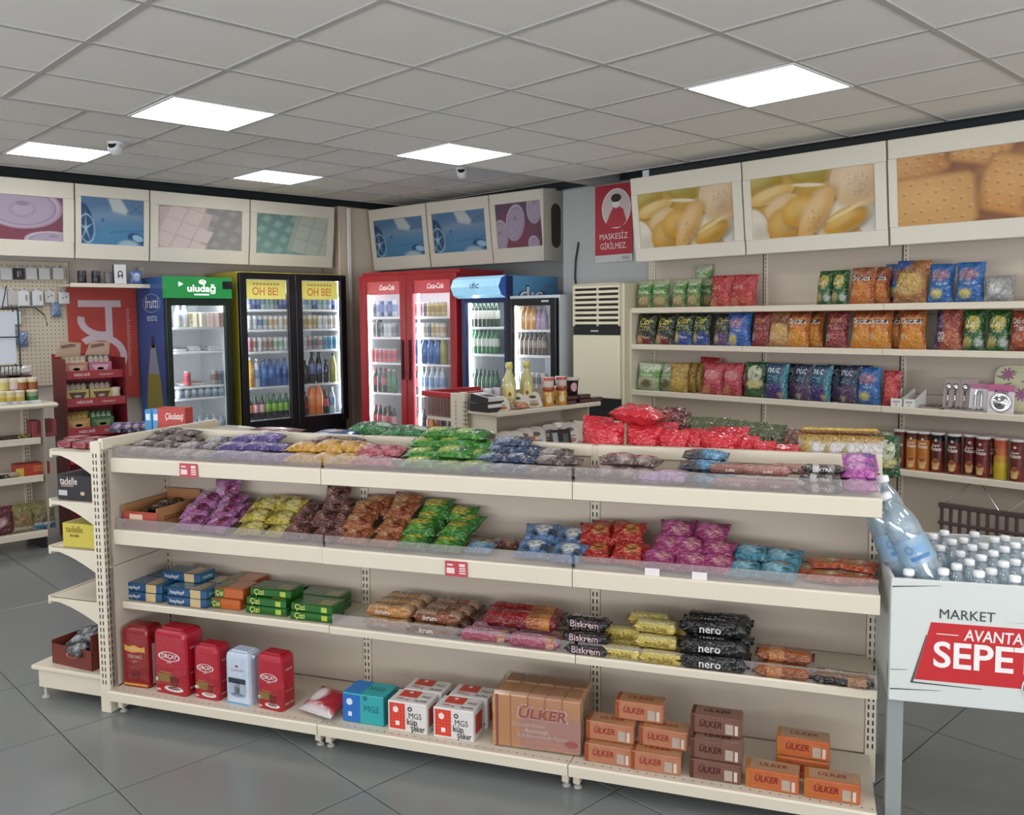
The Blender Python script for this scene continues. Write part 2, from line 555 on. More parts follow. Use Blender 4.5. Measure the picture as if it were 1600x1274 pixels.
# dome cameras
for u, v, lb in ((722, 268, 'white dome security camera with black lens beside the middle ceiling light'), (181, 229, 'white dome security camera beside the far left ceiling light')):
    p = at_z(u, v, ZF - .03)
    t = thing('dome_camera', lb, 'security camera', (p[0], p[1], ZF), R_(40))
    WP = mat('white_camera_shell', 'e2e4e6', rough=.35, vary=.02)
    MB().lathe([(.055, 0), (.055, -.02), (.04, -.024)], 14).build('mount', WP, t)
    mt = Matrix.Translation((0, 0, -.05)) @ Matrix.Rotation(R_(62), 4, 'X')
    MB().lathe([(.0, -.045), (.032, -.035), (.046, -.01), (.046, .03), (.036, .052)], 14, mtx=mt).build('housing', WP, t, smooth=True)
    MB().lathe([(.03, .05), (.028, .058), (.004, .06)], 14, mtx=mt).build('lens', BLACK, t)


# ---------------------------------------------------------------- printed pictures for the sign boxes
class Paint:
    def __init__(s, w, h, top, bot):
        s.w, s.h = w, h
        s.X, s.Y = np.meshgrid((np.arange(w) + .5) / w, (np.arange(h) + .5) / h)   # y up from the bottom
        t = s.Y[..., None]
        s.a = np.array(lin(bot)) * (1 - t) + np.array(lin(top)) * t
        s.asp = w / h

    def mix(s, m, c, al=1.0):
        m = np.clip(m, 0, 1)[..., None] * al
        s.a = s.a * (1 - m) + np.array(lin(c)) * m

    def ell(s, cx, cy, rx, ry, ang, c, soft=.06, al=1.0, inner=0.0):
        ca, sa = math.cos(R_(ang)), math.sin(R_(ang))
        dx, dy = (s.X - cx) * s.asp, s.Y - cy
        x, y = (dx * ca + dy * sa) / (rx * s.asp), (-dx * sa + dy * ca) / ry
        d = np.sqrt(x * x + y * y)
        m = (1 - d) / soft + .5
        if inner:
            m = np.minimum(m, (d - inner) / soft + .5)
        s.mix(m, c, al)

    def poly(s, pts, c, soft=.015, al=1.0):
        m = np.full_like(s.X, 9.0); n = len(pts)
        cx = sum(p[0] for p in pts) / n * s.asp; cy = sum(p[1] for p in pts) / n
        for i in range(n):
            x0, y0 = pts[i][0] * s.asp, pts[i][1]; x1, y1 = pts[(i + 1) % n][0] * s.asp, pts[(i + 1) % n][1]
            nx, ny = y1 - y0, -(x1 - x0); L = math.hypot(nx, ny); nx, ny = nx / L, ny / L
            sg = 1 if (cx - x0) * nx + (cy - y0) * ny > 0 else -1
            m = np.minimum(m, sg * ((s.X * s.asp - x0) * nx + (s.Y - y0) * ny) / soft + .5)
        s.mix(m, c, al)


def pic_cans(red):
    p = Paint(96, 60, '5a4258' if not red else '6c4a5c', '6a3c4e' if not red else '7c3848')
    p.ell(.32, .25, .4, .5, 10, '7c3a4c', .5, .8)
    lids = ((.27, .45, .22, .40, -18), (.72, .72, .27, .46, -10), (.93, .02, .2, .2, 0)) if red else ((.42, .55, .20, .42, -25), (.86, .85, .17, .36, -15), (.06, .25, .18, .40, -12), (.8, .05, .12, .18, 0))
    for cx, cy, rx, ry, an in lids:
        p.ell(cx, cy, rx, ry, an, 'a58ea8', .05)
        p.ell(cx - .01, cy + .02, rx * .95, ry * .95, an, 'b9aebc', .04)
        p.ell(cx, cy, rx * .86, ry * .86, an, '8b7b92', .05)
        p.ell(cx, cy, rx * .80, ry * .80, an, 'a799ac', .08)
        p.ell(cx, cy - .03, rx * .33, ry * .40, an, '9f8ba6', .12)
        p.ell(cx, cy - .02, rx * .26, ry * .32, an, 'a99bae', .12)
        p.ell(cx, cy + .10, rx * .16, ry * .12, an, '8d7a96', .2)
    return p


def pic_car():
    p = Paint(100, 64, '54789c', '41789f')
    p.poly([(0, .62), (.5, .78), (1, .72), (1, .5), (.3, .45), (0, .5)], '7f97b0', .25, .8)
    p.poly([(.2, .1), (.75, .05), (1, .25), (1, .5), (.35, .5)], '4f86ae', .3, .8)
    p.ell(.02, .45, .17, .42, 8, '1b3f63', .05)
    p.ell(.06, .38, .13, .34, 8, '274d74', .08)
    for k in range(5):
        a = math.radians(72 * k + 20)
        p.poly([(.08 + .012 * math.cos(a + 1.57), .33 + .03 * math.sin(a + 1.57)), (.08 + .1 * math.cos(a), .33 + .28 * math.sin(a)), (.08 + .012 * math.cos(a - 1.57), .33 + .03 * math.sin(a - 1.57))], '9fc2dc', .03)
    p.ell(.10, .33, .12, .31, 8, 'a9cbe2', .04, .8, .90)
    p.poly([(.42, 1), (.62, 1), (.74, .76), (.7, .66), (.5, .72)], 'bcc4c6', .06)
    p.poly([(.7, .85), (.99, .95), (.98, .68), (.8, .66)], '5a7a9c', .04)
    for a, b in (((.74, .68), (.97, .92)), ((.78, .9), (.97, .68))):
        p.poly([a, (a[0] + .02, a[1]), (b[0] + .02, b[1]), b], '39618c', .02)
    p.ell(.34, .52, .03, .04, 0, '2f6fa8', .4)
    p.ell(.88, .16, .15, .12, -12, '1f4d7c', .12)
    p.ell(.90, .17, .09, .07, -12, '8fb9d8', .2)
    p.ell(.75, .02, .16, .1, 0, 'a9c4d0', .5, .8)
    p.poly([(.45, .28), (1, .36), (1, .33), (.45, .25)], '2f6690', .03, .7)
    return p


def pic_choc(teal):
    p = Paint(110, 62, '6f8f8a' if teal else '8d8c8b', '7ba39c' if teal else '94918f')
    L, D = ('9fb7b0', '5a7d78') if teal else ('a7a5a3', '6f6e6e')
    for i in range(-4, 9):
        for j in range(-3, 6):
            cx, cy = .15 * i + .07 * j, .26 * j - .12 * i + .35
            p.poly([(cx - .06, cy - .02), (cx + .0, cy + .1), (cx + .07, cy + .02), (cx + .01, cy - .1)], L, .05, .75)
    if teal:
        p.poly([(.55, 1.0), (1.05, 1.0), (1.0, -.05), (.42, .12)], 'a9b3a8', .02)
        w = 'b9c2b6'
        org, ux, uy = (.47, .08), (.19, -.07), (.055, .36)
    else:
        p.poly([(0, .95), (.3, 1.02), (.64, .84), (.47, -.05), (0, -.05)], 'c3b2ac', .02)
        w = 'd3c3bd'
        org, ux, uy = (-.06, .1), (.19, -.1), (.075, .32)
    for i in range(3):
        for j in range(4):
            x0, y0 = org[0] + ux[0] * i + uy[0] * j, org[1] + ux[1] * i + uy[1] * j
            q = [(x0 + .012, y0 + .02), (x0 + ux[0] - .012, y0 + ux[1] + .02), (x0 + ux[0] + uy[0] - .012, y0 + ux[1] + uy[1] - .02), (x0 + uy[0] + .012, y0 + uy[1] - .02)]
            if (not teal) and q[2][0] > .66:
                continue
            p.poly(q, w, .03)
    return p


def blob(p, cx, cy, rx, ry, an, c, lit=.35):
    """a printed rounded piece with soft volume"""
    c3 = tuple(int(c[i:i + 2], 16) for i in (0, 2, 4))
    dk = tuple(int(v * .62) for v in c3); lt = tuple(int(v + (250 - v) * lit) for v in c3)
    p.ell(cx + .012, cy - .03, rx * 1.06, ry * 1.06, an, '%02x%02x%02x' % dk, .35, .6)
    p.ell(cx, cy, rx, ry, an, c, .06)
    p.ell(cx - .2 * rx, cy + .22 * ry, rx * .72, ry * .66, an, '%02x%02x%02x' % lt, .9, .75)
    p.ell(cx + .25 * rx, cy - .35 * ry, rx * .6, ry * .45, an, '%02x%02x%02x' % dk, 1.0, .30)


def pic_chips():
    p = Paint(132, 72, 'b8973c', 'c08a14')
    for cx, cy, rx, ry, an, c in ((.10, .92, .15, .20, 5, 'a88a18'), (.50, 1.0, .17, .16, -8, 'a38c14'), (.18, .70, .20, .12, 16, 'd2ac58'), (.26, .50, .16, .16, 30, 'cda768'), (.04, .22, .10, .30, 25, 'd8ccb8'), (.30, .18, .17, .30, -10, 'bb8410'), (.42, .40, .16, .24, 10, 'c48d14'),
                                  (.96, .28, .12, .34, 0, 'd2ccc4'), (.74, .26, .24, .26, 24, 'd6c49c'), (.76, .20, .18, .17, 24, 'bb8a12'), (.86, .78, .20, .40, 25, 'cfae80'), (.54, .34, .085, .46, -32, 'cda058')):
        blob(p, cx, cy, rx, ry, an, c)
    p.ell(.48, .80, .13, .03, -6, 'e2d3b4', .4); p.ell(.77, .33, .15, .03, 26, 'dcc68c', .5)
    rng = np.random.RandomState(4)
    for k in range(70):
        x, y = (.79 + rng.rand() * .15, .55 + rng.rand() * .35) if k % 2 else (.47 + rng.rand() * .10, .06 + rng.rand() * .35)
        p.ell(x, y, .005, .012, 30, '9a6c34', .6, .55)
    return p


def pic_biscuits():
    p = Paint(132, 72, '94592c', '8a5426')
    def cracker(cx, cy, w, h, an, c, edge):
        ca, sa = math.cos(R_(an)), math.sin(R_(an))
        f = lambda x, y: (cx + (x * ca - y * sa) / p.asp, cy + x * sa + y * ca)
        def octo(g): return [f(-w - g, -h * .8), f(-w * .85, -h - g), f(w * .85, -h - g), f(w + g, -h * .8), f(w + g, h * .8), f(w * .85, h + g), f(-w * .85, h + g), f(-w - g, h * .8)]
        p.poly([(q[0] + .012, q[1] - .03) for q in octo(.03)], '5c3418', .12, .6)
        p.poly(octo(.015), edge, .05); p.poly(octo(-.01), c, .07)
        p.ell(*f(-w * .2, h * .2), w * .75 / p.asp, h * .7, an, 'd8ab6c', 1.2, .55)
        for i in range(-2, 3):
            for j in range(-2, 3):
                q = f(i * w * .38 + (j % 2) * w * .19 - w * .1, j * h * .36)
                p.ell(q[0], q[1], .008, .016, 0, '7a4a20', .5, .8)
                p.ell(q[0] + .006, q[1] + .018, .012, .018, 0, 'dcb47c', .8, .5)
    cracker(.08, .92, .34, .30, 25, 'b67c3c', '8a5424')
    cracker(.47, 1.02, .28, .24, -18, 'c48c4a', '8f5626')
    cracker(.98, .80, .26, .42, 8, 'c48a42', '85501f')
    cracker(.62, .45, .31, .38, -20, 'c2863c', '8a531e')
    cracker(.90, .12, .36, .28, 26, 'c08640', '85501f')
    cracker(.20, .33, .43, .36, 2, 'c39250', '925a28')
    return p


PICS = {'cans': pic_cans(False), 'redcans': pic_cans(True), 'car': pic_car(), 'choc': pic_choc(False), 'teal': pic_choc(True), 'chips': pic_chips(), 'biscuit': pic_biscuits()}


def pic_mesh(key, w, h):
    p = PICS[key]; m = MB()
    def cf(u, v):
        return tuple(p.a[min(p.h - 1, int(v * p.h)), min(p.w - 1, int(u * p.w))])
    m.grid(lambda u, v: ((u - .5) * w, 0, (v - .5) * h), p.w - 1, p.h - 1, cf)
    return m


SIGNM = mat('cream_sign_frame', 'd3cebf', rough=.4, vary=.02)


def sign_box(u_label, fr, x0, x1, y_top, z_top, y_bot, z_bot, key, inset, depth, name='sign_box'):
    """a leaning picture box above the shelves: cream frame, printed picture, body behind"""
    w = x1 - x0; dz = z_top - z_bot; dy = y_top - y_bot
    L = math.hypot(dz, dy); tilt = math.atan2(-dy, dz)          # top leans towards the shop
    c = fr.P((x0 + x1) / 2, (y_top + y_bot) / 2, (z_top + z_bot) / 2)
    t = thing(name, u_label, 'wall sign', c, fr.rz, group='picture boxes above the shelves')
    mt = Matrix.Rotation(tilt, 4, 'X')
    il, ir, ib, it = inset
    W, H = w / 2 - .004, L / 2
    m = MB()
    m.box(-W, W, .0, .03, -H, -H + ib, bev=.004, mtx=mt); m.box(-W, W, .0, .03, H - it, H, bev=.004, mtx=mt)
    m.box(-W, -W + il, .0, .03, -H + ib, H - it, mtx=mt); m.box(W - ir, W, .0, .03, -H + ib, H - it, mtx=mt)
    m.build('frame', SIGNM, t)
    MB().prism([(-W, -H), (W, -H), (W, H), (-W, H)], .03, .03 + depth, mtx=mt).build('housing', SIGNM, t)
    pw, ph = 2 * W - il - ir, 2 * H - ib - it
    o = pic_mesh(key, pw, ph).build('picture', PRINT, t)
    o.matrix_local = mt @ Matrix.Translation(((il - ir) / 2, .012, (ib - it) / 2))
    return t


FR_L = Frame(-8.0, 0, R_(90))                  # left wall: x runs along +y, depth into -x
FR_R = Frame(0, 5.36, 0)                       # chips wall
S_L = [('redcans', 1.35, 2.60, 'red drink can picture box at the far left end of the wall'), ('car', 2.605, 3.235, 'narrow blue car picture box between the can picture and chocolate picture'),
       ('choc', 3.24, 4.205, 'pale pink and grey chocolate block picture box above the green fridge'), ('teal', 4.21, 5.16, 'teal chocolate block picture box above the black double fridge')]
for key, a, b, lb in S_L:
    ins = {'redcans': (.05, .085, .135, .135), 'car': (.045, .045, .13, .10), 'choc': (.07, .075, .13, .12), 'teal': (.065, .065, .12, .12)}[key]
    sign_box(lb, FR_L, a, b, .0, 2.765, .07, 2.14, key, ins, .16)
BK = R_(6.3)
FR_B = Frame(-8.06, 5.61, BK)
S_B = [('car', 0.0, .875, 'leftmost blue car picture box above the red double fridge'), ('car', .885, 1.73, 'second blue car picture box, beside the can picture box'), ('cans', 1.735, 2.385, 'mauve drink can picture box with a slotted cream end')]
for key, a, b, lb in S_B:
    ins = {'car': (.06, .06, .14, .12), 'cans': (.065, .03, .14, .10)}[key]
    t = sign_box(lb, FR_B, a, b, .0, 2.775, .07, 2.125, key, ins, .2)
# the cream end piece with its dark slot, on the can box
e = thing('sign_end_cap', 'cream end piece with a dark rounded slot closing the can picture box', 'sign end', FR_B.P(2.39, 0, 2.45), BK)
MB().prism([(0, -.325), (.012, -.325), (.012, .325), (0, .325)], .0, .36).build('panel', SIGNM, e)
rr = []
for k in range(16):
    a = 2 * math.pi * k / 16
    rr.append((.19 + .075 * math.cos(a), (.13 if math.sin(a) >= 0 else -.13) + .075 * math.sin(a)))
MB().add([(.0135, y, z) for y, z in rr], [tuple(range(16))], (1, 1, 1)).build('slot', mat('brown_slot', '4b443c', rough=.5, vary=.1), e)
S_R = [('chips', -4.27, -3.315, 'leftmost yellow chips picture box, beside the red mask poster'), ('chips', -3.31, -2.325, 'middle yellow chips picture box on the right wall'), ('biscuit', -2.32, -1.20, 'square biscuit picture box at the right edge')]
for key, a, b, lb in S_R:
    sign_box(lb, FR_R, a, b, .0, 2.640, .075, 2.018, key, (.055, .07, .10, .125) if key == 'chips' else (.05, .05, .11, .115), .2)

# ---------------------------------------------------------------- shelving
def slots(m, x, y, z0, z1, face='y', pitch=.0275, double=True):
    """dark punched slots of an upright, a hair proud of its face"""
    n = int((z1 - z0) / pitch)
    for k in range(n):
        z = z0 + k * pitch
        for d in ((-.0075, .0075) if double else (0,)):
            if face == 'y':
                q = [(x + d - .0025, y, z), (x + d + .0025, y, z), (x + d + .0025, y, z + .017), (x + d - .0025, y, z + .017)]
            else:
                q = [(x, y + d - .0025, z), (x, y + d + .0025, z), (x, y + d + .0025, z + .017), (x, y + d - .0025, z + .017)]
            m.add(q, [(0, 1, 2, 3)], (1, 1, 1))
    return m


def upright(parent, x, y, z1, w=.03, d=.03, face='y', double=True, z0=.0):
    o = MB().box(x - w / 2, x + w / 2, y - (d if face != 'b' else 0), y + .02, z0, z1, bev=.003).build('upright', SHELF, parent)
    sm = MB()
    slots(sm, x, y - d - .0012, z0 + .12, z1 - .03, 'y', double=double)
    if face == 'xy':
        slots(sm, x + w / 2 + .0012, y - d / 2, z0 + .12, z1 - .03, 'x')
    sm.build('slots', DARK, o, kind='stuff')
    return o


def shelf(parent, x0, x1, yb, yf, z, lip, guard=0.0, lipproud=.004, perf=False, mtx=None):
    """one shelf board between two uprights: deck with a price rail in front; z is the top of the rail"""
    g = .0015
    m = MB().box(x0 + g, x1 - g, yf + .006, yb, z - .022, z - .006)
    m.box(x0 + g, x1 - g, yf + .006, yf + .02, z - lip + .004, z - .022)
    o = m.build('shelf', SHELF, parent)
    r = MB().prism([(0, 0), (.010, .004), (.012, lip - .006), (.008, lip), (-.004, lip), (-.004, 0)], 0, x1 - x0 - 2 * g)
    rot = Matrix(((0, 1, 0, x0 + g), (-1, 0, 0, yf + .006), (0, 0, 1, z - lip), (0, 0, 0, 1)))
    r2 = MB(); r2.add(r.v, r.f, (1, 1, 1), rot)
    r2.build('price_rail', SHELF, o)
    if guard:
        MB().box(x0 + .006, x1 - .006, yf + .008, yf + .0095, z - .004, z + guard).build('clear_guard', CLEAR, o)
    if perf:
        pm = MB(); n = int((x1 - x0) / .03)
        for k in range(n):
            cx = x0 + .02 + k * .03
            pm.ell(flat((cx, yf + .03, z - .0052), (1, 0, 0), (0, 1, 0), (0, 0, 1)), .003, .003, (1, 1, 1), 6)
        pm.build('perforation', DARK, o, kind='stuff')
    return o


TH = 0.4744
G = Frame(-3.844, 1.577, TH)
BAY = [0.0, .975, 1.937, 2.899]
Z1, Z2, Z3, ZB, ZT = 1.049, .753, .441, .103, 1.131
D1, D3, DB = .318, .285, .388
gon = thing('gondola_shelving', 'long cream double sided shelving unit full of sweets in the foreground', 'shelving', G.P(0, 0, 0), TH)
for k, x in enumerate(BAY):
    if k:
        upright(gon, x, .03, ZT - .004 if k < 3 else ZT + .004, w=.036, d=.03)
for b in range(3):
    x0, x1 = BAY[b] + (.02 if b else .0), BAY[b + 1] - .02
    for za, zb2 in ((.10, .44), (.4425, .75), (.7525, 1.085)):
        MB().box(x0, x1, .004, .018, za, zb2, bev=.001).build('back_panel', PANELM, gon)
    MB().box(x0 - .01, x1 + .01, -.006, .03, 1.087, ZT, bev=.003).build('top_rail', SHELF, gon)
    shelf(gon, BAY[b], BAY[b + 1], .0, -D1, Z1, .062, .05)
    shelf(gon, BAY[b], BAY[b + 1], .0, -D1 - (.004 if b else 0), Z2, .064, .045)
    shelf(gon, BAY[b], BAY[b + 1], .0, -D3, Z3 if b != 0 else Z3 + .002, .032, .045 if b else 0)
    shelf(gon, BAY[b], BAY[b + 1], .0, -DB, ZB, .045, perf=True)
    # far side shelf boards
    shelf_far = MB().box(BAY[b] + .002, BAY[b + 1] - .002, .03, .36, 1.02, 1.035).build('shelf', SHELF, gon)
    MB().box(BAY[b] + .002, BAY[b + 1] - .002, .03, .40, .06, .1).build('shelf', SHELF, gon)
for x in (.03, .955, 1.0, 1.917, 1.957, 2.87):
    MB().box(x - .012, x + .012, -DB + .03, .0, .02, ZB - .045, bev=.002).build('base_bracket', SHELF, gon)
    MB().lathe([(.014, 0), (.014, .006), (.006, .008), (.006, .025)], 10, cx=x, cy=-DB + .05).build('foot', mat('grey_foot', 'b5b3ae', rough=.4, vary=.05), gon)
for b, z, u, v in ((0, Z1, 295, 728), (1, Z2, 713, 884)):
    yf = -D1 - .008 - (.004 if z == Z2 else 0)
    x = G.x_at(u, yf, z - .03)
    m = MB().box(x - .042, x + .042, yf - .0022, yf - .0006, z - .060, z - .006, lin('b8404c'))
    pl = flat((x, yf - .0028, z - .034), (1, 0, 0), (0, 0, 1), (0, -1, 0))
    for r in ((-.036, -.006, -.016, .004), (-.034, -.012, .012, .018), (.012, .034, .010, .02), (.012, .036, -.016, -.011), (.012, .036, -.007, -.002), (.012, .036, .0015, .006)):
        m.patch(pl, *r, lin('e6d2cf'), 1, 1)
    m.build('price_tag', CARD, gon, label='small red and white price tag on the shelf rail')
for u in (1019, 1093):
    x = G.x_at(u, -D1, Z2 + .012)
    MB().box(x - .024, x + .024, -D1 - .0005, -D1 + .0018, Z2 - .002, Z2 + .024).build('price_tag', mat('white_tag', 'd9d3d6', rough=.5, vary=.03), gon, label='small blank white price tag on the clear guard')
# left end unit: its back panel closes the sweets bays, its own shelves face the aisle
end = thing('end_shelving', 'narrow cream end shelving unit with curved brackets at the left end of the sweets shelving', 'shelving', G.P(0, 0, 0), TH)
upright(end, -.027, -.345, ZT - .012, w=.05, d=.03, face='xy')
upright(end, -.027, .37, ZT - .012, w=.05, d=.03)
for za, zb2 in ((.10, .60), (.6025, 1.085)):
    MB().box(-.012, -.002, -.36, .36, za, zb2, bev=.001).build('back_panel', PANELM, end)
MB().box(-.02, .004, -.365, .36, 1.087, ZT, bev=.003).build('top_rail', SHELF, end)
sm = MB(); slots(sm, 0.0, .0025, .12, 1.07, 'y'); 
MB().box(-.004, .014, -.012, .0035, .1, 1.08).build('corner_upright', PANELM, end)
slots(MB(), 0, 0, 0, 0)
sm2 = slots(MB(), .005, -.0135, .12, 1.07, 'y', double=False); sm2.build('slots', DARK, end, kind='stuff')
for z, L in ((1.085, .27), (.878, .285), (.68, .30), (.466, .315)):
    m = MB().box(-L, -.03, -.36, .36, z - .03, z - .012)
    m.box(-L - .006, -L + .006, -.362, .362, z - .042, z - .006, bev=.003)
    o = m.build('shelf', SHELF, end)
    prof = [(-.05, 0)] + [(-.05 - (L - .06) * t, -.085 * (1 - t) ** 1.6 - .012) for t in (0, .15, .3, .45, .6, .8, 1)] + [(-L, 0)]
    MB().prism([(p[0], z - .012 + p[1]) for p in prof], -.362, -.354).build('bracket', SHELF, o)
    MB().prism([(p[0], z - .012 + p[1]) for p in prof], .354, .362).build('bracket', SHELF, o)
m = MB().box(-.43, -.03, -.365, .365, .13, .148, bev=.003)
m.box(-.41, -.03, -.345, .345, .05, .13)
m.build('base_shelf', SHELF, end)
for x, y in ((-.39, -.33), (-.06, -.33), (-.39, .33), (-.06, .33)):
    MB().lathe([(.016, 0), (.016, .006), (.007, .008), (.007, .05)], 10, cx=x, cy=y).build('foot', MATS['grey_foot'], end)

# chips wall shelving (against the right wall)
W = Frame(0, 5.40, 0)
XW = [-4.284, -3.307, -2.331, -1.354, -.4]
WB = .28
wallsh = thing('wall_shelving', 'cream wall shelving with bags of chips along the right wall', 'shelving', W.P(-4.284, 0, 0), 0)
wx = [x + 4.284 for x in XW]
for k, x in enumerate(wx):
    upright(wallsh, x + .012 if k == 0 else x + .02, WB, 2.15, w=.03, d=.02, double=False)
for b in range(4):
    for za, zb2 in ((.1, .60), (.603, 1.10), (1.103, 1.6), (1.603, 2.1)):
        MB().box(wx[b] + .015, wx[b + 1] - .012, WB - .005, WB + .012, za, zb2, bev=.001).build('back_panel', PANELM, wallsh)
    for z in (1.668, 1.391, 1.040, .662):
        shelf(wallsh, wx[b], wx[b + 1], WB - .006, 0, z, .042)
    shelf(wallsh, wx[b], wx[b + 1], WB - .006, -.08, .12, .06)
MB().box(-.02, .004, .0, WB, 0.02, 1.66, bev=.002).build('side_panel', SHELF, wallsh)
for b in range(2):
    o = MB().lathe([(.05, 0), (.03, .01)], 8, cx=wx[b] + .1, cy=.1)

# short gondola between the sweets shelving and the fridges
F2 = Frame(-3.96, 3.69, R_(90))        # x runs away along +y, depth into -x, front faces the chips wall
g2 = thing('short_gondola', 'short cream shelving unit with jars and deli packs behind the sweets shelving', 'shelving', F2.P(0, 0, 0), R_(90))
upright(g2, -.016, .31, 1.13, w=.03, d=.03)
upright(g2, .95, .31, 1.13, w=.03, d=.03)
sm = slots(MB(), -.031, .285, .15, 1.1, 'x'); sm.build('slots', DARK, g2, kind='stuff')
MB().box(-.03, 0, .30, .42, 0.02, 1.12, bev=.003).build('end_post', SHELF, g2)
sm = slots(MB(), -.0315, .365, .15, 1.1, 'x', double=False); sm.build('slots', DARK, g2, kind='stuff')
for za, zb2 in ((.1, .6), (.603, 1.12)):
    MB().box(.0, .94, .302, .32, za, zb2, bev=.001).build('back_panel', PANELM, g2)
shelf(g2, -.01, .965, .30, .0, 1.02, .030)
shelf(g2, -.01, .965, .30, -.02, .735, .030)
shelf(g2, -.01, .965, .30, -.05, .40, .030)
shelf(g2, -.01, .965, .30, -.08, .12, .05)
MB().box(.0, .95, .42, .70, .93, .95).build('shelf', SHELF, g2)
MB().box(.0, .95, .42, .70, .70, .72).build('shelf', SHELF, g2)
MB().box(.0, .95, .42, .72, .05, .12).build('shelf', SHELF, g2)
for x in (.03, .9):
    MB().prism([(x - .004, .88), (x + .004, .88), (x + .004, 1.0), (x - .004, 1.0)], .05, .30).build('bracket', SHELF, g2)

# aisle shelving at the left edge
F3 = Frame(-6.75, 1.99, R_(90))        # x negative towards the photographer's left
g3 = thing('aisle_shelving', 'cream aisle shelving with snacks at the left edge of the picture', 'shelving', F3.P(0, 0, 0), R_(90))
for x in (-.10, -1.06, -2.02):
    upright(g3, x, .36, 1.06, w=.05, d=.03)
for b in range(2):
    x1 = -.125 - .96 * b
    for za, zb2 in ((.1, .5), (.503, 1.04)):
        MB().box(x1 - .91, x1, .36, .375, za, zb2, bev=.001).build('back_panel', PANELM, g3)
    for z, d in ((.135, -.02), (.525, .02), (.79, .04)):
        shelf(g3, x1 - .955, x1 + .04, .36, d, z, .05)
MB().box(-2.05, .02, -.05, .42, 1.0, 1.035, bev=.014).build('top_board', SHELF, g3)
MB().box(-.075, -.065, .0, .36, .1, 1.0).build('side_panel', mat('grey_side_panel', '9a9084', rough=.5, vary=.03), g3)
for x in (-.1, -1.06, -2.0):
    MB().box(x - .02, x + .02, .02, .36, 0, .09).build('base_bracket', BLACK, g3)

# ---------------------------------------------------------------- packages: shapes
def blend(a, b, t):
    return tuple(a[i] * (1 - t) + b[i] * t for i in range(3))


def shade_fn(base, spots=(), grad=None, seed=0):
    """print colour over a wrapper: base colour (or a bottom/top gradient), with soft printed blobs (u, v, ru, rv, colour)"""
    base = lin(base); g = lin(grad) if grad else None
    sp = [(u, v, ru, rv, lin(c)) for u, v, ru, rv, c in spots]

    def f(u, v):
        c = blend(base, g, v) if g else base
        for cu, cv, ru, rv, cc in sp:
            d = math.hypot((u - cu) / ru, (v - cv) / rv)
            t = max(0.0, min(1.0, (1.15 - d) / .3))
            c = blend(c, cc, t)
        return c
    return f


def bands_fn(*stops):
    """bands up the wrapper: (v_top, colour) ..."""
    st = [(v, lin(c)) for v, c in stops]

    def f(u, v):
        for t, c in st:
            if v <= t:
                return c
        return st[-1][1]
    return f


class Pillow:
    """sealed bag: x across, z up from the bottom seal, front towards -y"""
    def __init__(s, w, h, t, cfn, seed=1, nu=12, nv=14, seal='tb', wr=.5):
        s.w, s.h, s.t, s.seed, s.wr, s.seal = w, h, t, seed, wr, seal
        rs = random.Random(seed)
        s.k = [(rs.uniform(3, 9), rs.uniform(3, 9), rs.uniform(0, 6.28), rs.uniform(.4, 1)) for _ in range(5)]
        s.bend = rs.uniform(-.06, .06)
        s.m = MB()
        seal_c = .86
        for side in (-1, 1):
            def cf(u, v):
                c = cfn(u if side < 0 else 1 - u, v)
                if seal == 'tb' and (v < .05 or v > .95):
                    c = tuple(q * seal_c for q in c)
                if seal == 'lr' and (u < .05 or u > .95):
                    c = tuple(q * seal_c for q in c)
                return c
            if side < 0:
                s.m.grid(lambda u, v: s.S(u, v, -1), nu, nv, cf)
            else:
                s.m.grid(lambda u, v: s.S(1 - u, v, 1), nu, nv, cf)

    def S(s, u, v, side=-1, off=0.0):
        a, b = abs(2 * u - 1), abs(2 * v - 1)
        if s.seal == 'tb':
            pv = max(0, 1 - (b / .93) ** 2.6) ** .62; pu = max(0, 1 - a ** 3.2) ** .6
        elif s.seal == 'lr':
            pv = max(0, 1 - b ** 3.0) ** .6; pu = max(0, 1 - (a / .93) ** 2.6) ** .62
        else:
            pv = max(0, 1 - b ** 2.6) ** .6; pu = max(0, 1 - a ** 2.6) ** .6
        e = pu * pv
        wrk = sum(q[3] * math.sin(q[0] * u * 3.1 + q[1] * v * 2.7 * side + q[2]) for q in s.k) / 5
        th = s.t / 2 * e * (1 + .35 * s.wr * wrk)
        pinch = 1 - .10 * (1 - b) * (1 if s.seal == 'tb' else 0)
        pin2 = 1 - .10 * (1 - a) * (1 if s.seal == 'lr' else 0)
        x = (u - .5) * s.w * pinch
        z = s.h / 2 + (v - .5) * s.h * pin2
        crimp = s.t * .05 * math.sin(u * 40 + v * 31) * (1 - e) * s.wr
        y = side * th + crimp + s.bend * s.h * (4 * (v - .5) ** 2 - 1) * .3 + side * .0006
        return (x, y - off, z) if side < 0 else (x, y + off, z)

    def place(s, cu, cv, off, rot=0.0):
        ca, sa = math.cos(rot), math.sin(rot)
        def f(a, b):
            x, z = a * ca - b * sa, a * sa + b * ca
            return s.S(min(.99, max(.01, cu + x / s.w)), min(.99, max(.01, cv + z / s.h)), -1, off)
        return f

    def text(s, txt, cu, cv, size, col, rot=0.0, bold=.014, shear=0.0, width=None, off=.0022):
        s.m.word(txt, s.place(cu, cv, off, rot), size, lin(col), bold, shear, width); return s

    def ell(s, cu, cv, a, b, col, ring=0.0, off=.0012, rot=0.0):
        s.m.ell(s.place(cu, cv, off, rot), a, b, lin(col), 16, ring); return s

    def rect(s, u0, u1, v0, v1, col, off=.0012):
        s.m.patch(s.place(0, 0, off), u0 * s.w, u1 * s.w, v0 * s.h, v1 * s.h, lin(col), 4, 4); return s

    def done(s, name, m=None):
        return s.m.mesh(name, m or FOIL, True)


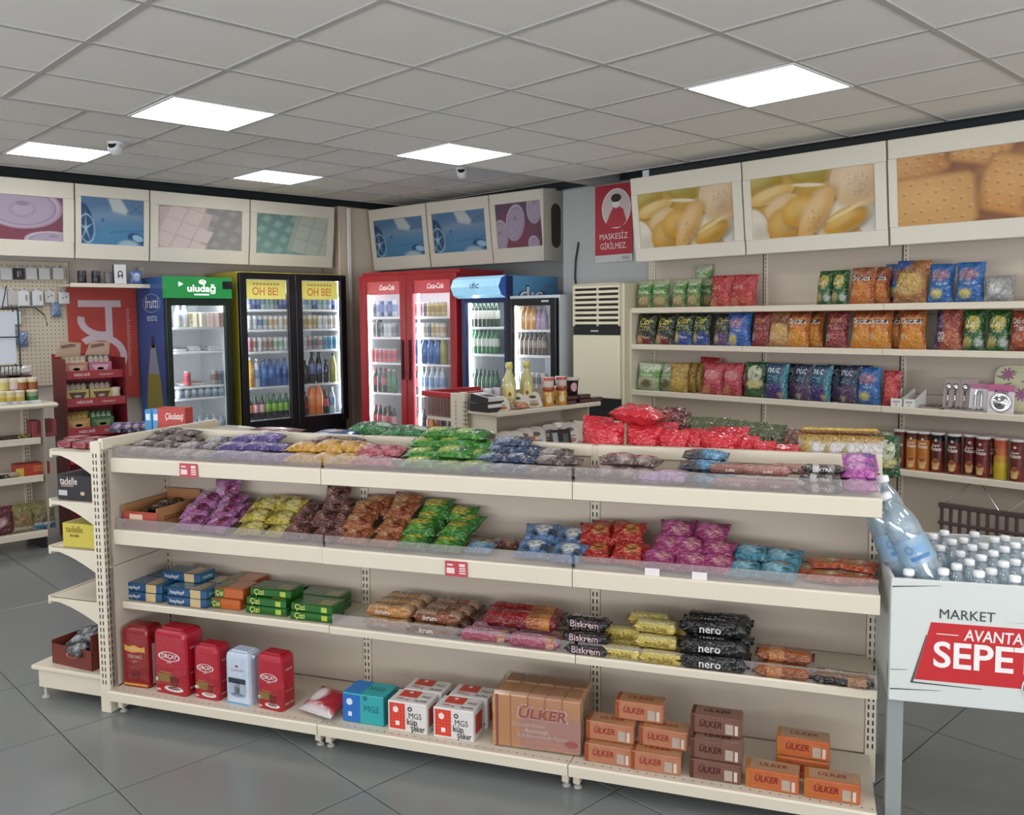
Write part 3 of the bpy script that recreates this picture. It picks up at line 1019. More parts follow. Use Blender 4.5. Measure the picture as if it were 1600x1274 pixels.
def bar_mesh(name, L, w, h, base, top=None, end=None, bands=(), words=(), seed=1, m=None, r=.35):
    """flow wrapped bar or biscuit pack lying along x with crimped fins at both ends; origin at the middle of its underside"""
    b = MB(); n = 12; nr = 12
    rs = random.Random(seed); ph = rs.uniform(0, 6)
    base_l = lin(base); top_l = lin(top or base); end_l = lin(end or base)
    bl = [(p, q, lin(c)) for p, q, c in bands]

    def sec(t, k):
        a = 2 * math.pi * k / n
        ca, sa = math.cos(a), math.sin(a)
        e = r * 2
        x_ = math.copysign(abs(ca) ** e, ca) * w / 2; z_ = math.copysign(abs(sa) ** e, sa) * h / 2
        d = min(t, 1 - t)
        q = min(1, max(0, (d - .045) / .07)) ** .5
        wob = 1 + .04 * math.sin(t * 25 + k * 2 + ph)
        return ((t - .5) * L, x_ * (1.0 if q > 0 else 1.02) * wob, h / 2 + z_ * (q * wob) + (.003 * math.sin(k * 3) if q == 0 else 0))
    ts = [0, .03, .045, .07, .115, .25, .4, .5, .6, .75, .885, .93, .955, .97, 1.0]
    v = []; f = []; c = []
    for t in ts:
        for k in range(n):
            v.append(sec(t, k))
    for i in range(len(ts) - 1):
        for k in range(n):
            j = (k + 1) % n
            f.append((i * n + k, i * n + j, (i + 1) * n + j, (i + 1) * n + k))
            tm = (ts[i] + ts[i + 1]) / 2; a = 2 * math.pi * (k + .5) / n
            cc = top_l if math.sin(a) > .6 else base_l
            for p, q, bc in bl:
                if p <= tm <= q:
                    cc = bc
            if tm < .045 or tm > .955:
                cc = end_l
            c.append(cc)
    b.add(v, f, c)
    for txt, face, cx, size, col, wd in words:
        if face == 'top':
            pl = flat((cx * L, 0, h + .0012), (1, 0, 0), (0, 1, 0), (0, 0, 1))
        else:
            pl = flat((cx * L, -w / 2 - .0014, h * .5), (1, 0, 0), (0, 0, 1), (0, -1, 0))
        b.word(txt, pl, size, lin(col), .014, 0, wd)
    return b.mesh(name, m or CALM, True)


class Carton:
    """printed box: x across, y deep (front at y = 0), z up; origin at the middle of the front bottom edge"""
    def __init__(s, w, d, h, col, bev=.003, top=None, side=None):
        s.w, s.d, s.h = w, d, h; s.m = MB()
        s.m.box(-w / 2, w / 2, 0, d, 0, h, lin(col), bev)
        if top: s.rect('top', -w / 2 + .002, w / 2 - .002, .002, d - .002, top, .0004)
        if side: s.rect('right', .002, d - .002, .002, h - .002, side, .0004)

    def pl(s, face, off=.0008):
        w, d, h = s.w, s.d, s.h
        return {'front': flat((0, 0, 0), (1, 0, 0), (0, 0, 1), (0, -1, 0), off), 'top': flat((0, 0, h), (1, 0, 0), (0, 1, 0), (0, 0, 1), off),
                'right': flat((w / 2, 0, 0), (0, 1, 0), (0, 0, 1), (1, 0, 0), off), 'left': flat((-w / 2, d, 0), (0, -1, 0), (0, 0, 1), (-1, 0, 0), off)}[face]

    def rect(s, face, x0, x1, y0, y1, col, off=.0008):
        s.m.patch(s.pl(face, off), x0, x1, y0, y1, lin(col), 1, 1); return s

    def text(s, face, txt, x, y, size, col, width=None, bold=.012, shear=0.0, off=.0014):
        p = s.pl(face, off); s.m.word(txt, lambda a, b: p(a + x, b + y), size, lin(col), bold, shear, width); return s

    def ell(s, face, x, y, a, b, col, ring=0.0, off=.0012):
        p = s.pl(face, off); s.m.ell(lambda q, r: p(q + x, r + y), a, b, lin(col), 16, ring); return s

    def poly(s, face, pts, col, off=.0012):
        s.m.poly(s.pl(face, off), pts, lin(col)); return s

    def done(s, name, m=None):
        return s.m.mesh(name, m or CARD)


def pose(loc, rz=0.0, pitch=0.0, roll=0.0, sc=(1, 1, 1)):
    return Matrix.Translation(Vector(loc)) @ Matrix.Rotation(rz, 4, 'Z') @ Matrix.Rotation(pitch, 4, 'X') @ Matrix.Rotation(roll, 4, 'Y') @ Matrix.Diagonal((*sc, 1))


def put(name, me, loc, rz=0, pitch=0, roll=0, sc=(1, 1, 1), label=None, cat=None, group=None):
    o = bpy.data.objects.new(name, me); COL.objects.link(o)
    o.matrix_world = pose(loc, rz, pitch, roll, sc)
    return tag(o, label, cat, group)


def ordinal(i, n, what='the left'):
    if n == 1: return ''
    if i == 0: return 'leftmost'
    if i == n - 1: return 'rightmost'
    return ORD[i].replace(' from the left', '') if i < len(ORD) else '%dth' % (i + 1)


NUMW = ['first', 'second', 'third', 'fourth', 'fifth', 'sixth', 'seventh', 'eighth', 'ninth', 'tenth', 'eleventh', 'twelfth', 'thirteenth', 'fourteenth', 'fifteenth', 'sixteenth', 'seventeenth', 'eighteenth']


def heap(name, cat, what, where, group, meshes, deck, items, fr=None, thick=.03, front=None, limit=-.008, big=1.0):
    """a heap of like packs on a shelf.
    items: (pixel column, depth from the rail, height above the deck, pitch degrees, turn degrees[, size])
    labels count the packs of a heap from left to right within each row from the front"""
    fr = fr or G
    front = -D1 + .012 if front is None else front
    out = []
    rows = {}
    for it in items:
        rows.setdefault((round(it[1], 2), round(it[2], 2)), []).append(it)
    keys = sorted(rows, key=lambda k: (k[1] * 3 + k[0]))
    rs = random.Random(len(items) * 7 + int(items[0][0]))
    for ri, key in enumerate(keys):
        L = sorted(rows[key])
        rown = 'front row' if ri == 0 else NUMW[ri] + ' row'
        if ri == len(keys) - 1: rown = 'back row'
        if len(keys) == 1: rown = ''
        for k, it in enumerate(L):
            u, d, h, pt, tn = it[:5]
            sz = (it[5] if len(it) > 5 else 1.0) * big
            h *= big
            me = meshes[(k + ri) % len(meshes)]
            zs = [v.co.z for v in me.vertices]; ys = [v.co.y for v in me.vertices]
            a = R_(pt)
            reach = (max(zs) * abs(math.sin(a)) + max(ys) * math.cos(a)) * sz * math.cos(R_(tn)) if abs(pt) > 5 else max(ys) * sz
            y = min(front + d, limit - reach)
            x = fr.x_at(u, y, deck + h + .02)
            pos = ordinal(k, len(L))
            lab = what
            if pos and rown: lab += ', %s in %s, %s' % (pos, rown, where)
            elif pos: lab += ', %s, %s' % (pos, where)
            elif rown: lab += ', %s, %s' % (rown, where)
            else: lab += ', ' + where
            j = rs.uniform(-.10, .10) if abs(pt) > 5 else rs.uniform(-.03, .03)
            pj = rs.uniform(-5, 5) if abs(pt) > 30 else 0
            out.append(put(name, me, fr.P(x, y, deck + h + (thick / 2 * sz if abs(pt) > 60 else .004)), fr.rz + R_(tn) + j, R_(pt + pj), R_(rs.uniform(-4, 4)) if abs(pt) > 5 else 0, (sz, sz, sz), lab, cat, group))
    return out

# ---------------------------------------------------------------- goods on the sweets shelving
def bag_pair(nm, w, h, t, base, spots, words=(), seeds=(1, 2), grad=None, seal='tb', m=None, ells=()):
    L = []
    for sd in seeds:
        p = Pillow(w, h, t, shade_fn(base, spots, grad), sd, seal=seal, nu=10, nv=10)
        for e in ells: p.ell(*e[:5], **(e[5] if len(e) > 5 else {}))
        for q in words: p.text(*q[:5], **(q[5] if len(q) > 5 else {}))
        L.append(p.done(nm, m))
    return L


DK1, DK2, DK3, DKB = Z1 - .006, Z2 - .006, Z3 - .006, ZB - .006
TOP, SEC, THI, BOT = 'top shelf', 'second shelf', 'third shelf', 'bottom shelf'

# --- top shelf
brownbar = bag_pair('bar', .105, .055, .024, '6a584e', ((.3, .5, .2, .4, 'b9b3ae'), (.75, .4, .15, .3, '3d2d26'), (.55, .7, .1, .2, 'ddd6d0')), seal='lr', seeds=(1, 2, 3))
heap('chocolate_bar', 'chocolate', 'small brown and silver wrapped chocolate bar', TOP, 'brown and silver chocolate bars', brownbar, DK1,
     [(215, .03, 0, -80, 12), (238, .03, 0, -80, -10), (264, .03, 0, -84, 5), (226, .10, .012, -76, 20), (250, .11, .014, -80, -12), (276, .11, .012, -80, 8), (245, .18, .028, -75, 10), (266, .19, .030, -78, -14), (286, .19, .026, -80, 6), (262, .22, .050, -82, 18), (282, .225, .046, -84, -8)], big=1.22)
silv = bag_pair('bar', .105, .058, .024, '9a929a', ((.3, .5, .25, .4, 'c9c6c2'), (.8, .4, .15, .5, '41324a')), seal='lr', seeds=(4, 5))
heap('chocolate_bar', 'chocolate', 'silver grey wrapped chocolate bar with dark ends', TOP, 'silver grey chocolate bars', silv, DK1,
     [(285, .03, 0, -84, 4), (312, .03, 0, -82, -6), (298, .11, .012, -80, 12), (325, .12, .014, -80, -10), (335, .18, .024, -76, 8)], big=1.22)
purp = bag_pair('bar', .12, .062, .03, '5a4690', ((.3, .55, .18, .3, 'cfc6dc'), (.7, .45, .14, .25, '8b78b8')), seal='lr', seeds=(6, 7, 8))
heap('wafer_bar', 'wafer', 'purple wrapped wafer bar', TOP, 'purple wafer bars', purp, DK1,
     [(350, .03, 0, -84, 6), (382, .03, 0, -82, -6), (415, .03, 0, -84, 4), (440, .04, 0, -84, -6), (362, .10, .018, -80, 8), (395, .11, .02, -78, -8), (426, .12, .018, -80, 6), (380, .19, .034, -76, 8), (410, .2, .036, -78, -6)], big=1.22)
gold = bag_pair('bar', .13, .075, .036, 'd9a23c', ((.3, .5, .14, .28, 'e8c88a'), (.75, .6, .1, .2, 'a8701f')), seal='lr', seeds=(9, 10))
heap('snack_bar', 'snack', 'golden yellow wrapped snack', TOP, 'golden yellow snacks', gold, DK1,
     [(468, .03, 0, -84, 4), (505, .03, 0, -80, -5), (540, .03, .0, -82, 6), (472, .10, .024, -78, 6), (508, .11, .026, -76, -6), (540, .115, .024, -78, 6)], big=1.22)
dkr = bag_pair('bar', .12, .06, .028, '5a2226', ((.3, .5, .2, .3, 'c9a8a0'),), seal='lr', seeds=(11,))
blk = bag_pair('bar', .12, .06, .028, '2a2424', ((.5, .5, .15, .3, 'a58a5a'),), seal='lr', seeds=(12,))
heap('snack_bar', 'snack', 'dark red wrapped snack', TOP + ' behind yellow ones', 'dark snacks behind the yellow ones', dkr, DK1, [(505, .21, .034, -80, 4), (488, .2, .03, -80, 10)], big=1.22)
heap('snack_bar', 'snack', 'black wrapped snack', TOP + ' behind yellow ones', 'dark snacks behind the yellow ones', blk, DK1, [(535, .22, .036, -80, 4), (552, .2, .03, -82, -8)], big=1.22)
pink = bag_pair('bar', .105, .075, .032, 'c4616c', ((.35, .5, .2, .3, 'dc97a0'), (.7, .55, .14, .3, 'a8434e')), seal='lr', seeds=(13, 14))
heap('snack_bar', 'snack', 'rosy red wrapped snack', TOP, 'rosy red snacks', pink, DK1, [(568, .03, 0, -80, 4), (592, .04, 0, -82, -8), (575, .11, .022, -74, 8), (600, .12, .02, -76, -6)], big=1.22)
heap('chocolate_bar', 'chocolate', 'grey brown wrapped bar beside the green bars', TOP, 'grey brown bars beside the green ones', brownbar, DK1, [(612, .04, 0, -84, 4), (632, .12, .01, -82, -6), (618, .17, .016, -80, 6)], big=1.22)
grn = bag_pair('bar', .135, .075, .034, '3c8a2c', ((.35, .5, .26, .34, 'b9cc66'), (.75, .5, .12, .3, '1f6a20')), seal='lr', seeds=(15, 16, 17))
heap('pistachio_bar', 'snack', 'green and lime wrapped pistachio bar', TOP, 'green pistachio bars', grn, DK1,
     [(655, .03, 0, -80, 4), (698, .03, 0, -82, -4), (738, .03, 0, -82, 5), (662, .10, .024, -76, 6), (702, .10, .026, -78, -5), (742, .11, .022, -78, 4), (668, .18, .046, -76, 6), (705, .18, .05, -78, -5), (735, .185, .044, -80, 4), (688, .215, .078, -80, 5), (724, .22, .072, -82, -6)], big=1.22)
navy = bag_pair('bar', .12, .06, .028, '2f4468', ((.3, .5, .2, .35, '9fb0c8'), (.7, .5, .16, .3, '1d2c48')), seal='lr', seeds=(18, 19))
heap('wafer_bar', 'wafer', 'navy and white wrapped wafer', TOP, 'navy wafers', navy, DK1,
     [(752, .03, 0, -82, 8), (785, .03, 0, -84, -6), (818, .03, 0, -82, 4), (770, .11, .018, -78, 10), (804, .12, .018, -80, -8), (782, .19, .034, -74, 12), (815, .2, .032, -76, -10), (800, .22, .054, -80, 8)], big=1.22)
heap('chocolate_bar', 'chocolate', 'grey brown foil chocolate bar left of the middle upright', TOP, 'grey brown foil bars', brownbar, DK1,
     [(845, .03, 0, -82, 4), (872, .03, 0, -84, -8), (895, .05, 0, -82, 6), (855, .12, .016, -78, -8), (882, .13, .018, -78, 10), (868, .18, .032, -80, 4)], big=1.22)
choc = bag_pair('bar', .11, .075, .034, '5f463f', ((.4, .6, .3, .3, '8f5a4a'), (.6, .35, .2, .3, 'b9aaa6')), seal='lr', seeds=(20, 21))
heap('cake_bar', 'cake', 'brown wrapped cake bar right of the middle upright', TOP, 'brown cake bars', choc, DK1, [(938, .04, 0, -84, 4), (972, .03, 0, -80, -4), (1000, .04, .0, -80, 6), (968, .12, .026, -76, 8), (995, .13, .024, -78, -8)], big=1.22)
lil = bag_pair('bar', .10, .06, .03, 'c99ad6', ((.5, .5, .3, .3, 'dcb8e4'),), seal='lr', seeds=(22, 23))
heap('marshmallow_bag', 'sweets', 'small lilac wrapped sweet', TOP, 'lilac sweets', lil, DK1, [(1018, .03, 0, -84, 6), (1040, .03, 0, -82, -8), (1056, .06, 0, -84, 4)], big=1.22)
blb = bag_pair('bar', .125, .06, .03, '3c4250', ((.7, .5, .3, .5, '5f9fc8'), (.2, .5, .14, .4, '4a3b36')), seal='lr', seeds=(24, 25))
heap('wafer_bar', 'wafer', 'dark bar with sky blue end', TOP, 'dark bars with sky blue ends', blb, DK1, [(1090, .03, 0, -86, 3), (1118, .04, 0, -84, -3), (1094, .09, .026, -80, 4), (1115, .10, .026, -82, -4), (1100, .15, .048, -80, 3)], big=1.22)
rosem = bar_mesh('cake', .15, .055, .034, 'a8746a', 'b58478', '8a5a50', words=(('cake', 'side', 0, .012, 'e8d4cc', None),), seed=3)
rose2 = bar_mesh('cake', .15, .055, .034, '8c5a50', '9c6a5e', '6e4238', words=(('cake', 'side', 0, .012, 'e8d4cc', None),), seed=4)
heap('cake_pack', 'cake', 'rosy brown boxed cake pack', TOP, 'rosy brown cake packs', [rosem, rose2], DK1, [(1150, .045, .0, 0, 0), (1212, .045, .0, 0, 0), (1142, .11, .034, 0, 0), (1200, .11, .034, 0, 1), (1240, .16, .034, 0, -2)], thick=0)
zebra = bar_mesh('bar', .13, .05, .028, '3a3230', '5a4e4c', '221c1c', bands=((.25, .4, 'cfc9c6'), (.6, .75, '8d8683')), words=(('EXTRA', 'side', 0, .012, 'e8e4e0', None),), seed=5)
heap('wafer_bar', 'wafer', 'black and white striped wafer pack', TOP, 'black and white striped wafers', [zebra], DK1, [(1285, .04, 0, 0, 2), (1283, .06, .027, 0, -3), (1286, .10, .052, 0, 3), (1300, .13, .03, 0, 0)], thick=0)
mag = bag_pair('bag', .085, .075, .034, 'c05ab0', ((.4, .5, .25, .3, 'dc9ad2'), (.75, .7, .2, .2, '6a4a9c')), seal='lr', seeds=(26, 27))
heap('snack_bag', 'snack', 'magenta and violet snack bag at the right end', TOP, 'magenta snacks at the right end', mag, DK1, [(1345, .03, 0, -76, 3), (1342, .07, .026, -74, -4), (1346, .12, .05, -60, 4)], big=1.22)

# --- second shelf
tray = thing('open_carton', 'open red and tan carton of brown bars at the left end of the second shelf', 'box', G.P(G.x_at(232, -.24, DK2), -D1 + .03, DK2), TH)
CT = mat('tan_card', 'a8764c', rough=.6, vary=.06); CRD = mat('red_card', '9c3a2a', rough=.55, vary=.06)
W2, D2 = .175, .27
MB().box(-W2 / 2, W2 / 2, 0, .004, 0, .078).build('front_flap', CRD, tray)
sd = MB().box(W2 / 2 - .004, W2 / 2, 0, D2, 0, .095)
o = sd.build('side_wall', CT, tray)
m = MB(); m.word('cocostar', flat((W2 / 2 + .001, D2 * .45, .05), (0, 1, 0), (0, 0, 1), (1, 0, 0)), .03, (1, 1, 1), width=.16); m.build('lettering', mat('brown_ink', '5a3320', rough=.6, vary=.05), o)
MB().box(-W2 / 2, -W2 / 2 + .004, 0, D2, 0, .10).build('side_wall', CT, tray)
MB().box(-W2 / 2, W2 / 2, D2 - .004, D2, 0, .125).build('back_wall', CT, tray)
MB().box(-W2 / 2 + .004, W2 / 2 - .004, .004, D2 - .004, 0, .03).build('base', CT, tray)
MB().patch(flat((-.03, -.0008, .055), (1, 0, 0), (0, 0, 1), (0, -1, 0)), -.02, .045, -.012, .012, lin('d9b9a0'), 1, 1).build('print', PRINT, tray)
dbar = bag_pair('bar', .09, .045, .026, '3a2018', ((.4, .5, .2, .3, 'b9a090'), (.7, .4, .15, .3, '6a4030')), seal='lr', seeds=(31, 32))
for k, (a, b2, c, rz) in enumerate(((-.04, .05, .045, 30), (.03, .06, .045, -20), (-.03, .11, .05, 60), (.035, .13, .05, 10), (-.02, .18, .055, -30), (.03, .2, .06, 45), (0, .09, .068, 5), (.01, .16, .075, 70), (-.03, .225, .07, 15))):
    p = G.P(G.x_at(232, -.24, DK2) + a, -D1 + .03 + b2, DK2 + c)
    put('chocolate_bar', dbar[k % 2], p, TH + R_(rz), R_(-82), 0, (1, 1, 1), 'dark brown wrapped bar lying in the open carton, %s from the front' % NUMW[k], 'chocolate', 'dark brown bars in the open carton')

pinkb = bag_pair('bag', .125, .105, .05, 'b06aa4', ((.65, .5, .25, .3, '7d2a52'), (.3, .55, .22, .3, 'd09ac8')), seeds=(33, 34, 35), words=(('coco', .35, .6, .016, 'f0dcec'),))
heap('cake_bag', 'cake', 'pink and plum cake bag', SEC, 'pink cake bags', pinkb, DK2,
     [(290, .03, 0, -72, 6), (330, .03, 0, -70, -6), (302, .10, .03, -66, 8), (342, .10, .032, -64, -6), (316, .16, .062, -62, 8), (352, .17, .064, -58, -6), (352, .23, .08, -20, 4), (375, .15, .03, -62, -8)])
yel = bag_pair('bag', .12, .10, .05, 'c9b84e', ((.3, .5, .14, .2, '7d7a2a'), (.7, .45, .2, .3, 'dfd488'), (.85, .8, .12, .14, '8a5a2a')), seeds=(36, 37, 38))
heap('cake_bag', 'cake', 'yellow cake bag', SEC, 'yellow cake bags', yel, DK2, [(385, .03, 0, -72, 8), (428, .03, 0, -72, -4), (393, .10, .032, -66, 6), (432, .10, .034, -68, -6), (408, .17, .064, -64, 6), (446, .17, .064, -62, -6), (430, .22, .07, -60, 4)])
brn = bag_pair('bag', .115, .10, .048, '6a3c38', ((.4, .5, .24, .3, '8f6058'), (.7, .6, .15, .2, '3a1a18'), (.25, .75, .14, .1, 'c9aa98')), seeds=(39, 40, 41))
heap('cake_bag', 'cake', 'dark brown cocoa cake bag', SEC, 'dark brown cake bags', brn, DK2,
     [(458, .03, 0, -72, 6), (497, .03, 0, -72, -6), (530, .05, 0, -70, 6), (462, .10, .03, -66, -6), (500, .11, .032, -64, 8), (530, .12, .03, -64, -8), (476, .17, .056, -60, 6), (512, .18, .066, -56, -8), (540, .19, .06, -50, 8), (522, .22, .09, -30, 4)])
orb = bag_pair('bag', .125, .105, .05, 'b0683e', ((.35, .6, .28, .22, 'd0a070'), (.7, .35, .2, .2, '8a3a1c')), seeds=(42, 43, 44))
heap('cake_bag', 'cake', 'orange brown cake bag', SEC, 'orange brown cake bags', orb, DK2, [(548, .03, 0, -74, 4), (596, .03, 0, -74, -4), (556, .09, .034, -68, 5), (606, .09, .034, -68, -5), (566, .16, .064, -62, 5), (618, .16, .066, -62, -5), (586, .22, .08, -45, 4), (624, .22, .084, -42, -4)])
grb = bag_pair('bag', .13, .105, .05, '2f7d26', ((.45, .62, .34, .2, 'd3c44e'), (.4, .3, .3, .16, '6aa63a')), seeds=(45, 46, 47))
heap('cake_bag', 'cake', 'green cake bag with yellow band', SEC, 'green cake bags', grb, DK2,
     [(640, .03, 0, -74, 4), (692, .03, 0, -74, -4), (652, .09, .034, -66, 5), (702, .09, .034, -68, -5), (668, .16, .056, -60, 5), (718, .17, .05, -58, -10), (676, .22, .085, -52, 4), (712, .23, .06, -50, -6)])
blu = bag_pair('bag', .11, .08, .04, '6f9cc0', ((.5, .5, .25, .3, 'a8c4d8'),), seeds=(48,))
wafr = bag_pair('bar', .13, .06, .03, '7d3a30', ((.3, .5, .2, .4, 'a8b0bc'), (.7, .5, .12, .4, 'c9a070')), seal='lr', seeds=(49, 50))
heap('cake_bag', 'cake', 'pale blue cake bag beside the green heap', SEC, 'pale blue cake bags', blu, DK2, [(745, .05, 0, -80, 4)])
heap('wafer_bar', 'wafer', 'red brown and silver wafer bar', SEC, 'red brown wafer bars', wafr, DK2, [(760, .12, 0, -60, 60), (782, .16, 0, -80, -6), (805, .17, 0, -80, 8)])
zeb = bag_pair('bag', .125, .105, .045, '5d88b8', ((.6, .55, .25, .25, 'd8dcdc'), (.35, .3, .14, .12, '24344a'), (.85, .4, .1, .2, '22324a')), seeds=(51, 52, 53))
heap('cake_bag', 'cake', 'blue cake bag with zebra print', SEC, 'blue zebra cake bags', zeb, DK2, [(828, .04, 0, -72, 4), (878, .02, 0, -68, -4), (842, .12, .034, -62, 5), (885, .12, .026, -62, -5)])
redb = bag_pair('bag', .125, .105, .05, 'b8281e', ((.62, .55, .2, .24, 'c98a4a'), (.65, .5, .08, .1, '7a1a14')), seeds=(54, 55))
heap('cake_bag', 'cake', 'glossy red cake bag', SEC, 'red cake bags', redb, DK2, [(925, .06, 0, -64, 6), (975, .06, 0, -62, -4), (930, .13, .05, -58, 5), (978, .14, .056, -54, -6), (950, .19, .06, -60, 4)])
magb = bag_pair('bag', .125, .105, .05, 'a83a72', ((.6, .5, .22, .22, 'd08a9c'), (.3, .65, .16, .16, 'd864b0'), (.8, .8, .14, .1, '6a1a3a')), seeds=(56, 57, 58))
heap('cake_bag', 'cake', 'magenta cake bag', SEC, 'magenta cake bags', magb, DK2, [(1030, .035, 0, -70, 6), (1078, .03, 0, -72, -4), (1118, .03, 0, -72, 5), (1042, .10, .03, -62, -6), (1075, .10, .036, -58, 6), (1114, .10, .036, -60, -5), (1056, .17, .066, -52, 4), (1106, .17, .066, -52, -4)])
teal = bag_pair('bag', .12, .10, .05, '3f8ea6', ((.45, .45, .26, .3, '8cc4d6'), (.6, .75, .2, .14, 'b07a4a'), (.75, .4, .1, .1, '1f4a52')), seeds=(59, 60), seal='o')
heap('cake_bag', 'cake', 'round teal cake bag', SEC, 'teal cake bags', teal, DK2, [(1165, .03, 0, -80, 6), (1212, .02, 0, -74, -6), (1175, .12, .03, -74, 8), (1220, .11, .02, -70, -8)])
org = bag_pair('bag', .125, .075, .03, 'd0603a', ((.45, .5, .25, .3, 'c08a50'), (.6, .55, .1, .16, 'e8d8b8')), seeds=(61, 62), seal='lr')
heap('cake_bag', 'cake', 'orange flat cake bag', SEC, 'orange cake bags at the right end', org, DK2, [(1262, .10, 0, -82, 4), (1290, .05, 0, -84, -8), (1300, .14, .02, -76, 8), (1345, .07, 0, -86, 10), (1335, .14, .016, -78, -12)])

# --- third shelf
def box_lid(nm, w, d, h, col, top, words=(), rects=()):
    c = Carton(w, d, h, col, .004, top=top)
    for r in rects: c.rect(*r)
    for q in words: c.text(*q)
    return c.done(nm, FILM)


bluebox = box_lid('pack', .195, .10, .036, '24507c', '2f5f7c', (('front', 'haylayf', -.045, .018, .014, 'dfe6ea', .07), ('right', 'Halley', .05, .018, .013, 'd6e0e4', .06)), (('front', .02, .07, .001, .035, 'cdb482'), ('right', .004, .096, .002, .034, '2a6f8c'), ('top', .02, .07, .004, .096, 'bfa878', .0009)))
heap('biscuit_pack', 'biscuits', 'blue and cream biscuit pack', THI, 'blue and cream biscuit packs', [bluebox], DK3,
     [(222, .055, 0, 0, 0), (222, .056, .037, 0, 0), (291, .05, 0, 0, 0), (291, .051, .037, 0, 0), (246, .16, .0, 0, 0), (316, .155, .0, 0, 0), (246, .161, .037, 0, 0), (318, .156, .037, 0, 0), (282, .13, .074, 0, 0)], thick=0)
grorb = box_lid('pack', .135, .11, .042, 'c06028', 'c87040', (('front', 'Çizi', -.042, .02, .020, 'dfe08a', .036),), (('front', -.066, -.02, .002, .040, '4a5f1e'), ('top', -.066, -.02, .004, .106, '5a6a2a', .0009)))
heap('biscuit_pack', 'biscuits', 'orange biscuit pack with green end', THI, 'orange and green biscuit packs', [grorb], DK3, [(352, .07, 0, 0, 0), (357, .075, .043, 0, 0), (368, .18, 0, 0, 0), (374, .185, .043, 0, 0)], thick=0)
grnbox = box_lid('pack', .185, .10, .032, '1f6420', '1d5a1e', (('front', 'Çizi', -.05, .017, .022, 'd8e070', .045),), (('front', .045, .07, .006, .026, 'b4c84a'), ('top', .02, .08, .01, .07, '8a8a40', .0009)))
heap('biscuit_pack', 'biscuits', 'dark green biscuit pack with yellow script', THI, 'dark green biscuit packs', [grnbox], DK3,
     [(415, .06, 0, 0, 0), (415, .061, .033, 0, 0), (422, .08, .066, 0, 0), (430, .17, 0, 0, 0), (430, .171, .033, 0, 0), (486, .05, 0, 0, 0), (486, .051, .033, 0, 0), (498, .16, 0, 0, 0), (498, .161, .033, 0, 0)], thick=0)
ikt = bar_mesh('pack', .20, .062, .046, 'b07844', 'c9a47a', '8a5428', bands=((.55, .75, 'c08a50'),), words=(('ikram', 'side', -.12, .018, 'f0e6d8', .055), ('IKRAM', 'top', -.05, .03, '5a3018', .11)), seed=11)
ikd = bar_mesh('pack', .20, .062, .046, '7a4428', 'a8866e', '5c2a14', bands=((.55, .75, '8a5030'),), words=(('ikram', 'side', -.12, .018, 'f0e6d8', .055), ('IKRAM', 'top', -.05, .03, '3a1a10', .11)), seed=12)
heap('biscuit_pack', 'biscuits', 'tan sandwich biscuit pack', THI, 'tan sandwich biscuits', [ikt], DK3, [(610, .07, 0, 0, 0), (612, .075, .047, 0, 0), (626, .14, 0, 0, 0), (626, .141, .047, 0, 0), (638, .21, 0, 0, 0), (640, .211, .047, 0, 0)], thick=0)
heap('biscuit_pack', 'biscuits', 'cocoa brown sandwich biscuit pack', THI, 'cocoa sandwich biscuits', [ikd], DK3, [(680, .06, 0, 0, 0), (686, .065, .047, 0, 0), (698, .13, 0, 0, 0), (702, .131, .047, 0, 0), (714, .20, 0, 0, 0), (716, .201, .047, 0, 0)], thick=0)
rroll = bar_mesh('roll', .30, .08, .062, '7a141c', '8c1a20', '5c0e14', bands=((.6, .75, 'a05a2a'), (.75, .9, 'b87838')), words=(('hello', 'top', .05, .018, 'e0c0b0', .05),), seed=13, r=.5)
proll = bar_mesh('roll', .20, .06, .05, 'a0485c', 'c08a9c', '7a2a3a', bands=((.7, .85, 'b88a70'),), words=(('Canpare', 'top', -.1, .02, 'f0dce0', .09),), seed=14, r=.5)
heap('biscuit_roll', 'biscuits', 'small rosy biscuit roll', THI, 'small rosy biscuit rolls', [proll], DK3, [(760, .05, 0, 0, 0), (835, .045, 0, 0, 0), (775, .12, 0, 0, 0), (850, .12, 0, 0, 0)], thick=0)
heap('biscuit_roll', 'biscuits', 'long glossy dark red biscuit roll', THI, 'long dark red biscuit rolls', [rroll], DK3, [(815, .09, .05, 0, 0), (822, .17, .05, 0, 0)], thick=0)
bisk = bar_mesh('pack', .165, .06, .042, '1d1719', '241a1c', '120c0e', words=(('Biskrem', 'side', -.02, .024, 'd8b8c0', .10), ('Browni', 'top', 0, .024, 'e8d8d8', .10)), seed=15)
heap('biscuit_pack', 'biscuits', 'black biscuit pack with pink script', THI, 'black packs with pink script', [bisk], DK3, [(920, .05, 0, 0, 0), (916, .052, .042, 0, 2), (918, .07, .084, 0, -2)], thick=0)
ylw = bar_mesh('pack', .155, .055, .042, 'c9b052', 'd9c878', 'a88a34', words=(('probis', 'side', 0, .018, '8a7420', .08),), seed=16)
ylw2 = bar_mesh('pack', .155, .055, .042, 'd3bc60', 'ddd090', 'b09440', words=(('probis', 'side', 0, .018, '8a7420', .08),), seed=17)
heap('biscuit_pack', 'biscuits', 'yellow biscuit pack', THI, 'yellow biscuit packs', [ylw, ylw2], DK3, [(970, .05, 0, 0, 2), (1034, .045, 0, 0, -2), (972, .12, .042, 0, 3), (1028, .075, .042, 0, -2), (1020, .15, .042, 0, 2), (1026, .10, .084, 0, -3), (985, .13, .0, 0, 3), (1015, .17, .084, 0, 3), (1050, .15, .06, 0, -8)], thick=0)
